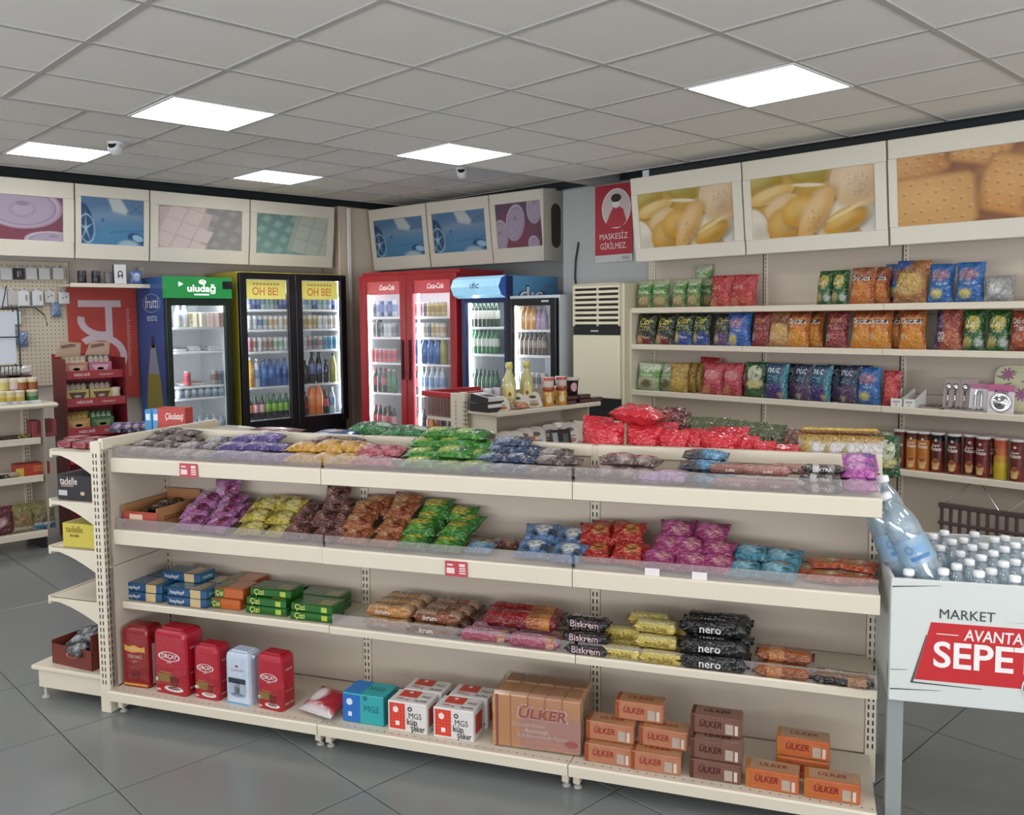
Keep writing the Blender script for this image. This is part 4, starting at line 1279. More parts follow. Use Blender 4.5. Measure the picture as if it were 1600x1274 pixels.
nero = bar_mesh('pack', .235, .062, .052, '0f0f12', '17171b', '08080a', words=(('nero', 'side', -.04, .028, 'e4e4e4', .07), ('nero', 'top', -.02, .03, 'b0b0b4', .08)), seed=18)
heap('biscuit_pack', 'biscuits', 'black biscuit pack with white lettering', THI, 'black packs with white lettering', [nero], DK3, [(1115, .045, 0, 0, 0), (1114, .05, .05, 0, 1), (1116, .09, .10, 0, -1), (1118, .12, 0, 0, 0), (1122, .13, .052, 0, 0), (1122, .15, .104, 0, 1)], thick=0)
obr = bar_mesh('pack', .185, .07, .042, '8a4a28', 'a0582e', '6a3418', bands=((.3, .5, 'b87a4a'),), seed=19)
heap('biscuit_pack', 'biscuits', 'copper brown biscuit pack', THI, 'copper brown packs', [obr], DK3, [(1222, .05, 0, 0, 0), (1226, .08, .042, 0, -3)], thick=0)
blt = bar_mesh('pack', .19, .07, .042, '2a2022', '8a6a58', '18100f', bands=((.65, .85, '9c7458'),), words=(('Halley', 'top', -.12, .02, 'e0d8d4', .05),), seed=20)
heap('biscuit_pack', 'biscuits', 'black and tan biscuit pack at the right end', THI, 'black and tan packs', [blt], DK3, [(1315, .04, 0, 0, -3)], thick=0)

# --- bottom shelf
def tea_bag(nm, w, d, h, col, band, logo, logoc, style):
    """paper tea bag: squared bag with soft edges and a folded, slightly pinched top"""
    m = MB(); cl, bl = lin(col), lin(band)
    lev = [(0, .97), (.01, 1.0), (h * .42, 1.0), (h * .425, 1.0), (h * .90, .985), (h * .965, .93), (h, .80)]
    for k in range(len(lev) - 1):
        (z0, s0), (z1, s1) = lev[k], lev[k + 1]
        c = bl if z1 <= h * .43 else cl
        r = .014
        def ring(z, s):
            o = []
            for cx, cy, a0 in ((1, -1, -90), (1, 1, 0), (-1, 1, 90), (-1, -1, 180)):
                for a in (0, 45, 90):
                    o.append((cx * (w / 2 - r) * s + r * math.cos(R_(a0 + a)), d / 2 + cy * (d / 2 - r) * s + r * math.sin(R_(a0 + a)), z))
            return o
        A, B = ring(z0, s0), ring(z1, s1); n = len(A)
        m.add(A + B, [(i, (i + 1) % n, (i + 1) % n + n, i + n) for i in range(n)], c)
        if k == 0: m.add(A, [tuple(range(n))[::-1]], c)
        if k == len(lev) - 2: m.add(B, [tuple(range(n))], c)
    m.box(-w * .34, w * .34, d * .2, d * .8, h - .002, h + .006, cl, .002)
    F = flat((0, -.0016, 0), (1, 0, 0), (0, 0, 1), (0, -1, 0)); RT = flat((w / 2 + .0016, d / 2, 0), (0, 1, 0), (0, 0, 1), (1, 0, 0))
    def T(t, x, z, s, c, wd=None, f=F): m.word(t, lambda a, b: f(a + x, b + z), s, lin(c), .014, 0, wd)
    def E(x, z, a, b, c, ring=0.0, f=F): m.ell(lambda p, q: f(p + x, q + z), a, b, lin(c), 16, ring)
    if style == 'orcay':
        T(logo, 0, h * .60, h * .07, 'f2ecec', w * .5)
        E(0, h * .60, w * .34, h * .075, 'f2ecec', .12)
        T('ÇAY', 0, h * .51, h * .03, 'e8dcdc', w * .16)
        m.patch(lambda a, b: F(a - w * .12, b + h * .25), -w * .26, w * .22, -h * .06, h * .07, lin('8a6a34'), 1, 1)
        T('Premium', -w * .1, h * .345, h * .022, 'c9a85a', w * .35)
        E(w * .12, h * .10, w * .30, h * .045, 'e6dcd8'); E(w * .12, h * .11, w * .2, h * .028, '8c2a22')
        m.poly(lambda a, b: F(a + w * .13, b + h * .2), [(-w * .10, -h * .08), (w * .10, -h * .08), (w * .13, h * .10), (-w * .13, h * .10)], lin('7a1414'))
        E(w * .13, h * .30, w * .14, h * .012, 'd8b0a0', .2)
        E(-w * .36, h * .22, w * .09, h * .035, 'd6cbb8'); E(-w * .36, h * .06, w * .08, h * .02, 'e0a8a8')
        T('Premium', 0, h * .35, h * .02, 'd8b8b8', d * .5, RT); T('Rize Çayı', 0, h * .12, h * .03, 'e8d8d8', d * .6, RT); T('ORÇAY', 0, h * .74, h * .03, 'e8d8d8', d * .5, RT)
    elif style == 'gold':
        m.poly(lambda a, b: F(a, b + h * .66), [(-w * .36, h * .06), (-w * .2, h * .03), (0, h * .06), (w * .2, h * .02), (w * .38, h * .04), (w * .38, -h * .05), (w * .15, -h * .05), (-w * .1, -h * .07), (-w * .36, -h * .04)], lin('d9a24a'))
        T(logo, 0, h * .65, h * .04, 'f4ead8', w * .5)
        T('TİRYAKİ', 0, h * .52, h * .05, 'c9b09a', w * .52); T('ÇAY', 0, h * .44, h * .04, 'c9a090', w * .2)
        m.poly(lambda a, b: F(a, b + h * .2), [(-w * .12, -h * .08), (w * .12, -h * .08), (w * .16, h * .08), (-w * .16, h * .08)], lin('6a0e0e'))
        m.patch(F, -w * .44, w * .44, h * .03, h * .07, lin('d08a34'), 1, 1)
        m.patch(lambda a, b: RT(a, b), -d * .3, d * .42, h * .06, h * .74, lin('d8d0d2'), 1, 1)
    else:
        m.poly(lambda a, b: F(a, b + h * .68), [(-w * .3, -h * .02), (w * .3, -h * .02), (w * .26, h * .035), (0, h * .06), (-w * .26, h * .035)], lin('c8d2e0'))
        T(logo, 0, h * .675, h * .045, '9c2c30', w * .5); E(0, h * .75, w * .07, h * .02, 'a03034')
        m.patch(F, -w * .36, w * .36, h * .42, h * .52, lin('2c3040'), 1, 1)
        m.patch(F, -w * .36, w * .36, h * .20, h * .42, lin('a8b6c8'), 1, 1)
        m.poly(lambda a, b: F(a, b + h * .34), [(-w * .10, -h * .1), (w * .10, -h * .1), (w * .13, h * .1), (-w * .13, h * .1)], lin('4a1a20'))
        E(.02 * w, h * .2, w * .3, h * .04, '8a98ac'); m.patch(F, -w * .48, w * .48, h * .015, h * .05, lin('6fa4d0'), 1, 1)
        m.add([(w * .3, d * .3, h * .96), (w * .75, d * .1, h * 1.0), (w * .6, d * .2, h * .9)], [(0, 1, 2)], cl)
    return m.mesh(nm, FILM, False)


YB = -DB + .012


def base_put(name, me, u, d, label, cat, group=None, rz=0.0, dz=0.0, pitch=0.0):
    x = G.x_at(u, YB + d, DKB + .05)
    return put(name, me, G.P(x, YB + d, DKB + dz), TH + R_(rz), R_(pitch), 0, (1, 1, 1), label, cat, group)


base_put('tea_bag', tea_bag('tea', .135, .10, .248, '8c1a1c', '861618', 'ÇAYKUR', 'f4ead8', 'gold'), 212, .06, 'dark red tea bag with a golden emblem, leftmost on the bottom shelf', 'tea', 'tea bags', rz=2)
base_put('tea_bag', tea_bag('tea', .165, .11, .262, 'b01c30', 'a41c2a', 'ORÇAY', 'f2ecec', 'orcay'), 266, .045, 'largest red tea bag with white oval logo, beside the gold emblem one', 'tea', 'tea bags', rz=-4)
tsm = tea_bag('tea', .122, .085, .215, 'b01c30', 'a41c2a', 'ORÇAY', 'f2ecec', 'orcay')
base_put('tea_bag', tsm, 322, .05, 'smaller red tea bag between the largest red bag and the white bag', 'tea', 'tea bags', rz=-3)
base_put('tea_bag', tea_bag('tea', .115, .085, .208, 'c4d2e4', 'ccd8e8', 'ÇAYKUR', '9c2c30', 'white'), 371, .045, 'pale blue white tea bag with a red emblem', 'tea', 'tea bags', rz=-4)
base_put('tea_bag', tsm, 421, .045, 'smaller red tea bag right of the white tea bag', 'tea', 'tea bags', rz=-6)
lb = Pillow(.17, .14, .06, shade_fn('9c2430', ((.28, .55, .22, .3, 'd8cfd0'), (.5, .02, .8, .16, 'cfc6c8')),), 71, 12, 12)
base_put('sugar_bag', lb.done('bag', FILM), 490, .03, 'small red and white bag lying on its back beside the turquoise box', 'bag', rz=-14, pitch=-72, dz=.02)
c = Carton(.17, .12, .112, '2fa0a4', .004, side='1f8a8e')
c.rect('front', -.083, -.012, .004, .108, '2468b8').ell('front', -.055, .080, .013, .013, 'd0dcec').rect('front', -.062, -.046, .025, .042, 'dfe8f4').text('front', 'MGS', .035, .06, .026, '1f6a78', .06).ell('front', .01, .1, .009, .009, '1f7080').text('top', 'MGS', .03, .06, .03, '1f7078', .06).rect('top', -.083, -.012, .004, .116, '2a78c0')
base_put('sugar_box', c.done('box'), 567, .05, 'turquoise and blue sugar cube box', 'box')
c = Carton(.155, .105, .112, 'd9d5d2', .003)
c.rect('front', -.07, -.008, .010, .106, 'd23424')
for k in range(5):
    c.rect('front', -.07 + .0125 * k, -.0688 + .0125 * k, .010, .106, 'e8705c', .0011)
for k in range(8):
    c.rect('front', -.07, -.008, .010 + .0125 * k, .0112 + .0125 * k, 'e8705c', .0011)
c.ell('front', -.045, .082, .011, .012, 'e8dcd8').rect('front', -.046, -.03, .024, .04, 'efe6e2', .0016)
c.ell('front', 0.012, .089, .009, .009, '3a3436', .5).text('front', 'MGS', .032, .064, .022, '3a3436', .05, .0).text('front', 'küp', .02, .041, .024, '2a2426', .04).text('front', 'şeker', .042, .018, .024, '2a2426', .055)
c.rect('top', -.055, .02, .045, .10, 'c8402e').ell('top', -.02, .085, .008, .008, 'e8dcd8').text('top', 'MGS', .05, .06, .02, '3a3436', .035).text('top', 'küp şeker', .045, .025, .016, '2a2426', .05).text('top', '750 g', -.03, .025, .014, 'b03028', .05)
c.rect('right', .02, .085, .02, .09, 'b83a34')
sug = c.done('box')
for u, d, dz, lb_ in ((636, .04, 0, 'front left'), (708, .04, 0, 'front right'), (660, .15, .0, 'back left'), (731, .15, .0, 'back right')):
    base_put('sugar_box', sug, u, d, 'white and red sugar cube box, %s of the four' % lb_, 'box', 'white and red sugar cube boxes', dz=dz)
# big wafer pack in clear film
big = thing('wafer_multipack', 'large film wrapped pack of orange wafers with red lettering', 'wafers', G.P(G.x_at(838, YB + .05, .15), YB + .05, DKB), TH + R_(2))
WR = mat('orange_wafer_sleeve', rough=.22, bump=.3, bscale=25, coat=.4, vary=.12, vscale=14)
for k in range(5):
    m = MB().box(-.155 + .062 * k, -.155 + .062 * (k + 1) - .001, .0, .10, .004, .192, lin(('c88a50', 'c88c58', 'c4865c', 'c4865c', 'c88c58')[k]), .004)
    m.build('wafer_sleeve', WR, big)
for k in range(5):
    MB().box(-.145 + .062 * k, -.145 + .062 * (k + 1) - .001, .103, .18, .004, .198, lin('b88a5c'), .004).build('wafer_sleeve', WR, big)
fm = MB(); FB = lambda off: flat((0, -.001, 0), (1, 0, 0), (0, 0, 1), (0, -1, 0), off)
fm.box(-.157, -.150, -.002, .0, .006, .190, lin('d8a050')); fm.box(-.146, -.138, -.002, .0, .006, .190, lin('8a2418'))
fm.build('stripe', WR, big)
fm = MB()
fm.patch(FB(.0005), -.06, .157, .012, .125, lin('c88e80'), 1, 1)
def TT(t, x, z, s, c, wd, off, bold=.03, sh=.15): fm.word(t, lambda a, b: FB(off)(a + x, b + z), s, lin(c), bold, sh, wd)
TT('ÜLKER', .02, .132, .044, 'e8c8bc', .185, .0016, .05)
TT('ÜLKER', .02, .132, .036, 'b02c28', .172, .0026, .02)
TT('Çikolatalı Bisküvi', -.03, .092, .013, 'e4cabc', .12, .0016, .01); TT('5 li Ekonomik Paket', .02, .054, .012, 'e4d4c8', .18, .0016, .01); TT('Avantajlı', .0, .072, .016, 'eadccc', .09, .0016, .01)
fm.ell(lambda a, b: FB(.0014)(a + .125, b + .04), .024, .012, lin('b8403c'))
fm.build('front_print', FILM, big)
MB().box(-.162, .166, -.006, .186, .001, .204, bev=.01).build('clear_film', clear_mat('shrink_film', 'd9b8a8', .10, .12, .2), big)


def ulker(nm, base, stripe, top, film):
    c = Carton(.165, .072, .066, base, .005, top=top)
    c.rect('front', -.080, -.068, .003, .063, stripe).rect('top', -.080, -.068, .003, .069, stripe, .0009)
    c.text('front', 'ÜLKER', -.018, .036, .021, film, .072, .02, .2)
    c.text('top', 'ÜLKER', 0, .036, .022, film, .085, .01, .2)
    c.rect('front', .03, .055, .010, .044, 'b8a898').rect('front', .060, .070, .010, .042, 'd8c8bc')
    return c.done(nm, FILM)


ul1 = ulker('pack', 'b87a5c', '9c4a20', 'b08058', '9c3424'); ul2 = ulker('pack', '7a5448', '5a2e1c', '8a6a5c', '4a1a14'); ul3 = ulker('pack', 'c0683c', 'b8702c', 'b08a68', '8a2418')
for u, d, dz, me, lb_ in ((950, .035, 0, ul1, 'peach biscuit brick, lower left'), (952, .06, .067, ul1, 'peach biscuit brick stacked on the lower left one'), (1024, .03, 0, ul1, 'peach biscuit brick, lower right'), (1036, .07, .067, ul1, 'peach biscuit brick stacked on the lower right one'),
                          (998, .10, .134, ul1, 'peach biscuit brick bridging the two stacks'), (1117, .035, 0, ul2, 'brown biscuit brick, bottom of its stack'), (1118, .037, .067, ul2, 'brown biscuit brick, middle of its stack'), (1118, .075, .134, ul2, 'brown biscuit brick, top of its stack'),
                          (1206, .03, 0, ul3, 'orange biscuit brick, left of the front pair'), (1300, .025, 0, ul3, 'orange biscuit brick, right of the front pair'), (1254, .14, .0, ul3, 'orange biscuit brick behind the front pair'), (1254, .142, .067, ul3, 'orange biscuit brick on top behind the front pair')):
    if u == 1118 and dz > .13: dz = .1345
    base_put('biscuit_brick', me, u, d, lb_ + ', bottom shelf', 'biscuits', 'biscuit bricks on the bottom shelf', dz=dz, rz=random.uniform(-2, 2))

# ---------------------------------------------------------------- goods on the chips wall
def chips(nm, w, h, t, base, spots, words=(), ells=(), grad=None, seed=1, rects=()):
    p = Pillow(w, h, t, shade_fn(base, spots, grad), seed, nu=12, nv=14, wr=.8)
    for r in rects: p.rect(*r)
    for e in ells: p.ell(*e[:5], **(e[5] if len(e) > 5 else {}))
    for q in words: p.text(*q[:5], **(q[5] if len(q) > 5 else {}))
    return p.done(nm, CHIP)


CHIP = foil_mat('chip_bag_foil', .24, 30, 17, .85, .6)
K = {}
K['nut'] = chips('bag', .145, .215, .06, '4f8a3c', ((.5, .22, .42, .24, '8a7a4a'), (.5, .25, .3, .16, 'b0a070'), (.5, .95, .7, .16, 'a8b088')), (('Tadım', .5, .78, .022, 'e2e8d0', dict(width=.09)), ('Fındık', .5, .57, .024, 'd8e6c4', dict(width=.1))), rects=((.06, .94, .50, .53, 'c9d8b0'),), seed=101)
K['nutw'] = chips('bag', .15, .21, .07, '7aa860', ((.5, .25, .42, .26, 'b8b49c'), (.5, .25, .24, .14, '6a6a3a'), (.5, .9, .6, .18, 'c8d4b8')), (('Tadım', .5, .72, .026, 'eef2e4', dict(width=.1)), ('Leblebi', .5, .56, .02, 'e4ecd8', dict(width=.09))), seed=102)
K['red'] = chips('bag', .19, .225, .08, 'b83a3e', ((.2, .12, .2, .14, 'c98050'), (.7, .2, .2, .1, 'd0604a')), (('Lays', .35, .62, .04, 'd89088', dict(width=.08, shear=.2)),), ells=((.35, .62, .055, .035, 'c4554c', dict(ring=.12)),), seed=103)
K['citir'] = chips('bag', .15, .225, .07, '23301c', ((.45, .14, .4, .14, '7a2420'), (.2, .15, .16, .14, 'c9a070')), (('Çitir', .5, .72, .05, 'd8cc50', dict(width=.1, shear=.3)), ('ÇITIR', .5, .5, .03, 'b0a060', dict(width=.1)), ('Patos', .6, .22, .02, 'e8dcd0', dict(width=.05))), seed=104)
K['citirb'] = chips('bag', .15, .225, .07, '22382a', ((.55, .16, .46, .2, '3050a0'), (.2, .22, .14, .14, 'c9b070')), (('Çitir', .5, .76, .05, 'd0c44c', dict(width=.1, shear=.3)), ('ÇITIR', .5, .54, .032, 'a8b068', dict(width=.11)), ('fıstık', .62, .24, .02, 'dfe4ec', dict(width=.05))), seed=105)
K['citirp'] = chips('bag', .15, .22, .07, '2a2c24', ((.5, .18, .44, .2, '6a4a78'), (.2, .2, .16, .1, 'b8a080')), (('Çitir', .5, .74, .048, 'a8986a', dict(width=.1, shear=.3)), ('ÇITIR', .5, .52, .03, '989070', dict(width=.1))), seed=106)
K['blue'] = chips('bag', .18, .225, .08, '2a62b0', ((.4, .68, .3, .2, '7a6a98'), (.28, .2, .18, .16, 'c9b870')), (('Ruffles', .4, .68, .034, 'd8a8a8', dict(width=.1, shear=.1)), ('Originals', .5, .46, .016, 'c8dcec', dict(width=.07))), seed=107)
K['lred'] = chips('bag', .165, .23, .08, '7d2428', ((.5, .25, .4, .2, '9a4040'),), (('20', .18, .26, .04, 'd8c8c4', dict(width=.035)), ('Lays', .5, .74, .036, 'c98a5a', dict(width=.08, shear=.2)), ('Barbekü', .5, .5, .014, 'd0a090', dict(width=.07))), ells=((.5, .74, .058, .042, '9c4438', dict(ring=.1)),), seed=108)
K['tan'] = chips('bag', .17, .23, .08, '9c6a3c', ((.5, .35, .5, .3, 'c9a060'),), (('10', .18, .28, .04, 'dccfb8', dict(width=.035)), ('Ruffles', .5, .74, .04, '6a2420', dict(width=.12, shear=.1))), seed=109)
K['dor'] = chips('bag', .19, .23, .08, 'c8762c', ((.5, .25, .4, .26, 'd8902c'), (.5, .95, .7, .14, '8a4018')), (('Doritos', .5, .70, .036, 'ece6dc', dict(width=.15)), ('10', .14, .30, .034, 'e0d0b8', dict(width=.03))), ells=(), rects=((.08, .92, .67, .75, '2c1a14'),), seed=110)
K['dorc'] = chips('bag', .2, .235, .08, 'b05a28', ((.5, .3, .4, .3, 'cf8038'), (.5, .95, .7, .2, '9a5a38')), (('Doritos', .5, .68, .036, 'ece6dc', dict(width=.15)), ('Corn', .22, .86, .02, 'e0d0c0', dict(width=.05))), rects=((.08, .92, .65, .73, '3a1f16'),), seed=111)
K['fries'] = chips('bag', .21, .265, .09, 'a06a3a', ((.5, .45, .42, .3, 'c9a45c'), (.1, .95, .4, .2, '3a5a9a')), (('PATOS', .45, .72, .03, '6a2a2c', dict(width=.1)), ('20', .12, .34, .042, 'e8dcc8', dict(width=.04))), seed=112)
K['ruf'] = chips('bag', .18, .235, .085, '2a6cb0', ((.5, .68, .32, .16, '8a6a8c'), (.4, .22, .24, .1, 'd8c878')), (('Ruffles', .5, .68, .036, 'c8a0a8', dict(width=.13, shear=.1)), ('Originals', .55, .46, .016, 'd0e0ec', dict(width=.07))), seed=113)
K['rufred'] = chips('bag', .185, .24, .085, '9c4a3a', ((.1, .5, .22, .5, '2c2a58'), (.7, .25, .3, .2, 'b8684a')), (('20', .3, .32, .042, 'ecdccc', dict(width=.045)), ('Ruffles', .62, .74, .036, '8a2424', dict(width=.11, shear=.1)), ('PATATES', .35, .2, .014, 'dcc8b8', dict(width=.06))), seed=114)
K['lgreen'] = chips('bag', .16, .225, .075, '225a24', ((.25, .2, .2, .12, 'b8a860'), (.75, .2, .18, .1, 'c4d0c4')), (('Lays', .5, .66, .042, 'e4dcb0', dict(width=.085, shear=.2)), ('Yoğurt', .5, .46, .014, 'd0dcc0', dict(width=.07))), ells=((.5, .66, .056, .044, 'b8a84a'),), seed=115)
K['orr'] = chips('bag', .17, .22, .08, '8a3a24', ((.5, .3, .4, .2, 'b05a3a'),), (('Doritos', .5, .72, .03, 'e0d0c4', dict(width=.13)), ('Taco', .5, .55, .03, 'e8dcd0', dict(width=.08))), seed=116)
K['gold'] = chips('bag', .15, .215, .06, 'b08a34', ((.5, .3, .35, .25, 'c9a850'),), (('Lays', .5, .66, .036, 'e0cc80', dict(width=.08, shear=.2)),), seed=117)
K['pinkr'] = chips('bag', .17, .23, .08, 'b8404c', ((.5, .6, .34, .16, 'd87a78'), (.25, .15, .22, .12, 'd08a58')), (('Ruffles', .5, .64, .036, 'e8b0b0', dict(width=.11, shear=.1)),), seed=118)
K['nature'] = chips('bag', .15, .245, .07, '1f4a20', ((.5, .38, .36, .14, 'c0b878'), (.5, .12, .3, .06, '3a6a34')), (('Lays', .5, .70, .034, 'ccd8a8', dict(width=.08, shear=.2)),), ells=((.5, .66, .05, .06, 'b8bca0', dict(off=.001)),), seed=119)
K['opera'] = chips('bag', .17, .24, .08, '2c4a6c', ((.5, .2, .4, .2, '4a3078'), (.95, .5, .12, .7, '3a8a98'), (.75, .12, .12, .06, 'b0a080')), (('nut', .4, .82, .05, 'd0e0ec', dict(width=.1, shear=.2)), ('OPERA', .5, .58, .034, '5aa8b8', dict(width=.12))), seed=120)
K['operad'] = chips('bag', .17, .24, .08, '26304c', ((.5, .25, .4, .24, '5a4468'), (.3, .12, .14, .06, 'b8a890')), (('nut', .4, .82, .05, 'c0ccdc', dict(width=.1, shear=.2)), ('OPERA', .5, .58, .03, '6a90a8', dict(width=.12))), seed=121)
K['redg'] = chips('bag', .11, .22, .06, 'b02c34', ((.5, .5, .3, .3, 'd0504a'),), (), seed=122)
K['grn'] = chips('bag', .16, .17, .06, '5c6444', ((.5, .5, .34, .2, '8c8a60'),), (('FISTIK', .5, .6, .03, '2a3a18', dict(width=.1)),), seed=123)
K['foil'] = chips('bag', .17, .15, .1, 'a8aaa8', ((.4, .5, .2, .2, 'd8dad8'),), (), seed=124)

WALLTXT = {'nut': 'green bag of nuts', 'nutw': 'light green nut bag', 'red': 'red chips bag', 'citir': 'dark bag with red base', 'citirb': 'dark green bag with blue base', 'citirp': 'dark bag with purple base', 'blue': 'bright blue chips bag',
           'lred': 'maroon chips bag marked 20', 'tan': 'tan chips bag marked 10', 'dor': 'orange corn chips bag', 'dorc': 'copper corn chips bag', 'fries': 'largest tan chips bag', 'ruf': 'blue ridged chips bag', 'rufred': 'rust red chips bag marked 20', 'lgreen': 'green chips bag',
           'orr': 'rusty taco chips bag', 'gold': 'golden chips bag', 'pinkr': 'crimson ridged chips bag', 'nature': 'tall dark green chips bag', 'opera': 'navy and teal chips bag', 'operad': 'dark navy chips bag', 'redg': 'narrow red foil bag', 'foil': 'crumpled silver bag', 'grn': 'olive green nut bag'}
ROWS = {
    'top shelf': (1.662, [('nut', 1007, 24), ('nut', 1032, 26), ('nut', 1060, 23), ('nut', 1083, 22), ('nut', 1103, 22, .10), ('nutw', 1098, 26, .16, .11), ('red', 1126, 36), ('red', 1160, 44), ('lgreen', 1288, 26), ('lgreen', 1312, 26), ('dorc', 1346, 42), ('dorc', 1372, 38, .06), ('fries', 1421, 56), ('ruf', 1402, 44, .15, .02), ('ruf', 1469, 40), ('ruf', 1515, 46), ('foil', 1562, 48)]),
    'second shelf': (1.385, [('citir', 1009, 30), ('citir', 1038, 30), ('citirb', 1068, 30), ('citirb', 1096, 28), ('citirp', 1128, 28), ('blue', 1155, 36), ('lred', 1190, 32), ('tan', 1218, 34), ('dor', 1246, 34), ('dor', 1268, 36, .07), ('lred', 1307, 36), ('dor', 1346, 36), ('dor', 1374, 38), ('dorc', 1396, 26, .08), ('dor', 1426, 42), ('rufred', 1481, 46), ('lgreen', 1522, 36), ('lgreen', 1560, 38), ('orr', 1596, 34)]),
    'third shelf': (1.034, [('nutw', 1012, 36), ('nutw', 1042, 30, .05), ('gold', 1060, 28), ('gold', 1074, 26, .08), ('gold', 1086, 24, .12), ('pinkr', 1113, 34), ('redg', 1106, 36, .14, .04), ('pinkr', 1144, 32), ('pinkr', 1160, 26, .06), ('nature', 1180, 34), ('opera', 1212, 36), ('operad', 1236, 26, .08), ('operad', 1256, 32), ('opera', 1280, 36), ('operad', 1302, 30, .08), ('operad', 1326, 36), ('operad', 1345, 34, .10), ('ruf', 1358, 38), ('redg', 1392, 30)]),
}
for where, (deck, items) in ROWS.items():
    cnt = {}
    tot = {}
    for it in items: tot[it[0]] = tot.get(it[0], 0) + 1
    for n, it in enumerate(items):
        k, u, wpx = it[:3]
        d = it[3] if len(it) > 3 else .0
        dz = it[4] if len(it) > 4 else 0.0
        me = K[k]
        W0 = max(v.co.x for v in me.vertices) * 2
        y = .055 + d
        x = W.x_at(u, y, deck + .1)
        sx = wpx * W.w_px(x, y, deck + .1) / W0
        i = cnt.get(k, 0); cnt[k] = i + 1
        pos = ordinal(i, tot[k])
        lab = '%s%s, %s of the chips wall' % (WALLTXT[k], (', ' + pos + ' of its kind') if pos else '', where)
        rs = random.Random(n * 13 + len(where))
        put('chips_bag', me, W.P(x, y, deck + dz + .002), R_(rs.uniform(-7, 7)), R_(-5 - rs.uniform(0, 5)), R_(rs.uniform(-2, 2)), (max(.7, sx), 1, 1.05 if where == 'second shelf' else 1.0), lab, 'chips', 'bags on the chips wall')

# kitchen things at the right of the third shelf
zt = 1.034
WC = mat('white_card', 'd8d8d4', rough=.5, vary=.03); BR = mat('blister_tray', '9c8f8c', rough=.3, vary=.08)
STEEL = mat('polished_steel', 'c8c8ca', rough=.12, metal=1.0, vary=.05)
for u, lb in ((1401, 'left of the two'), (1421, 'right of the two')):
    x = W.x_at(u, .02, zt + .03)
    t = thing('cutlery_box', 'open white card tray of cutlery, %s on the third shelf' % lb, 'box', W.P(x, .015, zt), R_(-3), group='open white card trays')
    MB().box(-.035, .035, 0, .004, 0, .055).build('front', WC, t)
    MB().prism([(0, 0), (.15, 0), (.15, .11), (0, .055)], -.035, -.033, mtx=Matrix.Rotation(R_(90), 4, 'Z')).build('side', WC, t)
    MB().prism([(0, 0), (.15, 0), (.15, .11), (0, .055)], .033, .035, mtx=Matrix.Rotation(R_(90), 4, 'Z')).build('side', WC, t)
    MB().box(-.033, .033, .004, .148, 0, .04).build('contents', BR, t)
    m = MB(); PB = flat((0, -.0008, 0), (1, 0, 0), (0, 0, 1), (0, -1, 0)); m.patch(PB, -.022, .022, .036, .040, (1, 1, 1), 1, 1); m.patch(PB, -.02, .018, .029, .032, (1, 1, 1), 1, 1); m.patch(PB, -.004, .003, .012, .02, (1, 1, 1), 1, 1); m.build('fine_print', mat('grey_ink', '5c6260', rough=.6, vary=.05), t)
for u, hgt, d, lb in ((1485, .19, .10, 'left blister pack of spoons leaning on the wall'), (1511, .19, .095, 'right blister pack of spoons leaning on the wall')):
    x = W.x_at(u, d, zt + .08)
    t = thing('spoon_pack', lb, 'cutlery', W.P(x, d, zt), 0, group='blister packs of spoons')
    mt = Matrix.Rotation(R_(-12), 4, 'X')
    MB().box(-.048, .048, 0, .004, 0, hgt, bev=.002, mtx=mt).build('card', BR, t)
    for sx in (-.02, .02):
        m = MB(); m.lathe([(.001, -.006), (.012, -.004), (.016, 0), (.012, .004), (.001, .006)], 10, mtx=mt @ Matrix.Translation((sx, -.006, hgt * .72)) @ Matrix.Rotation(R_(90), 4, 'X') @ Matrix.Diagonal((1, 1.4, 1, 1)))
        m.box(sx - .004, sx + .004, -.006, -.002, .02, hgt * .62, mtx=mt); m.build('spoon', STEEL, t, smooth=True)
for k, (u, d, lb) in enumerate(((1452, .03, 'flat grey blister pack lying left'), (1492, .02, 'flat grey blister pack lying in the middle'), (1520, .03, 'flat grey blister pack lying right'))):
    x = W.x_at(u, d, zt + .02)
    t = thing('cutlery_pack', lb + ' on the third shelf', 'cutlery', W.P(x, d, zt), R_(random.uniform(-15, 15)), group='flat blister packs')
    MB().box(-.06, .06, 0, .12, .001, .012, bev=.003).build('card', BR, t)
    for q in (-.03, 0, .03): MB().tube([(q, .01, .016), (q, .11, .02)], .006, 6).build('fork', STEEL, t)
x = W.x_at(1528, .07, zt + .06)
t = thing('bottle_opener_card', 'white card with a pink top holding two small steel tools', 'kitchenware', W.P(x, .07, zt), R_(4))
mt = Matrix.Rotation(R_(-12), 4, 'X')
c = Carton(.10, .004, .165, 'd6d2d6', .001); c.rect('front', -.05, .05, .135, .165, 'b06a8a'); me = c.done('card'); o = link('card', me, t); o.matrix_local = mt
for sx in (-.016, .016): MB().tube([(sx, -.006, .03), (sx, -.008, .10), (sx * .6, -.006, .125)], .007, 8).build('tool', STEEL, t).matrix_local = mt
x = W.x_at(1563, .06, zt + .06)
t = thing('steel_scourer_card', 'pink and white card with a round steel strainer', 'kitchenware', W.P(x, .06, zt), R_(6))
c = Carton(.135, .004, .165, 'd4ced4', .001); c.rect('front', -.067, .067, .125, .165, 'b45a86').text('front', 'Atlas', 0, .125, .022, '3c2430', .075); o = link('card', c.done('card'), t); o.matrix_local = Matrix.Rotation(R_(-10), 4, 'X')
MB().lathe([(.054, 0), (.056, .004), (.050, .008), (.046, .004), (.030, .018), (.002, .024)], 20, mtx=Matrix.Rotation(R_(-10), 4, 'X') @ Matrix.Translation((0, -.002, .063)) @ Matrix.Rotation(R_(90), 4, 'X')).build('strainer', STEEL, t, smooth=True)
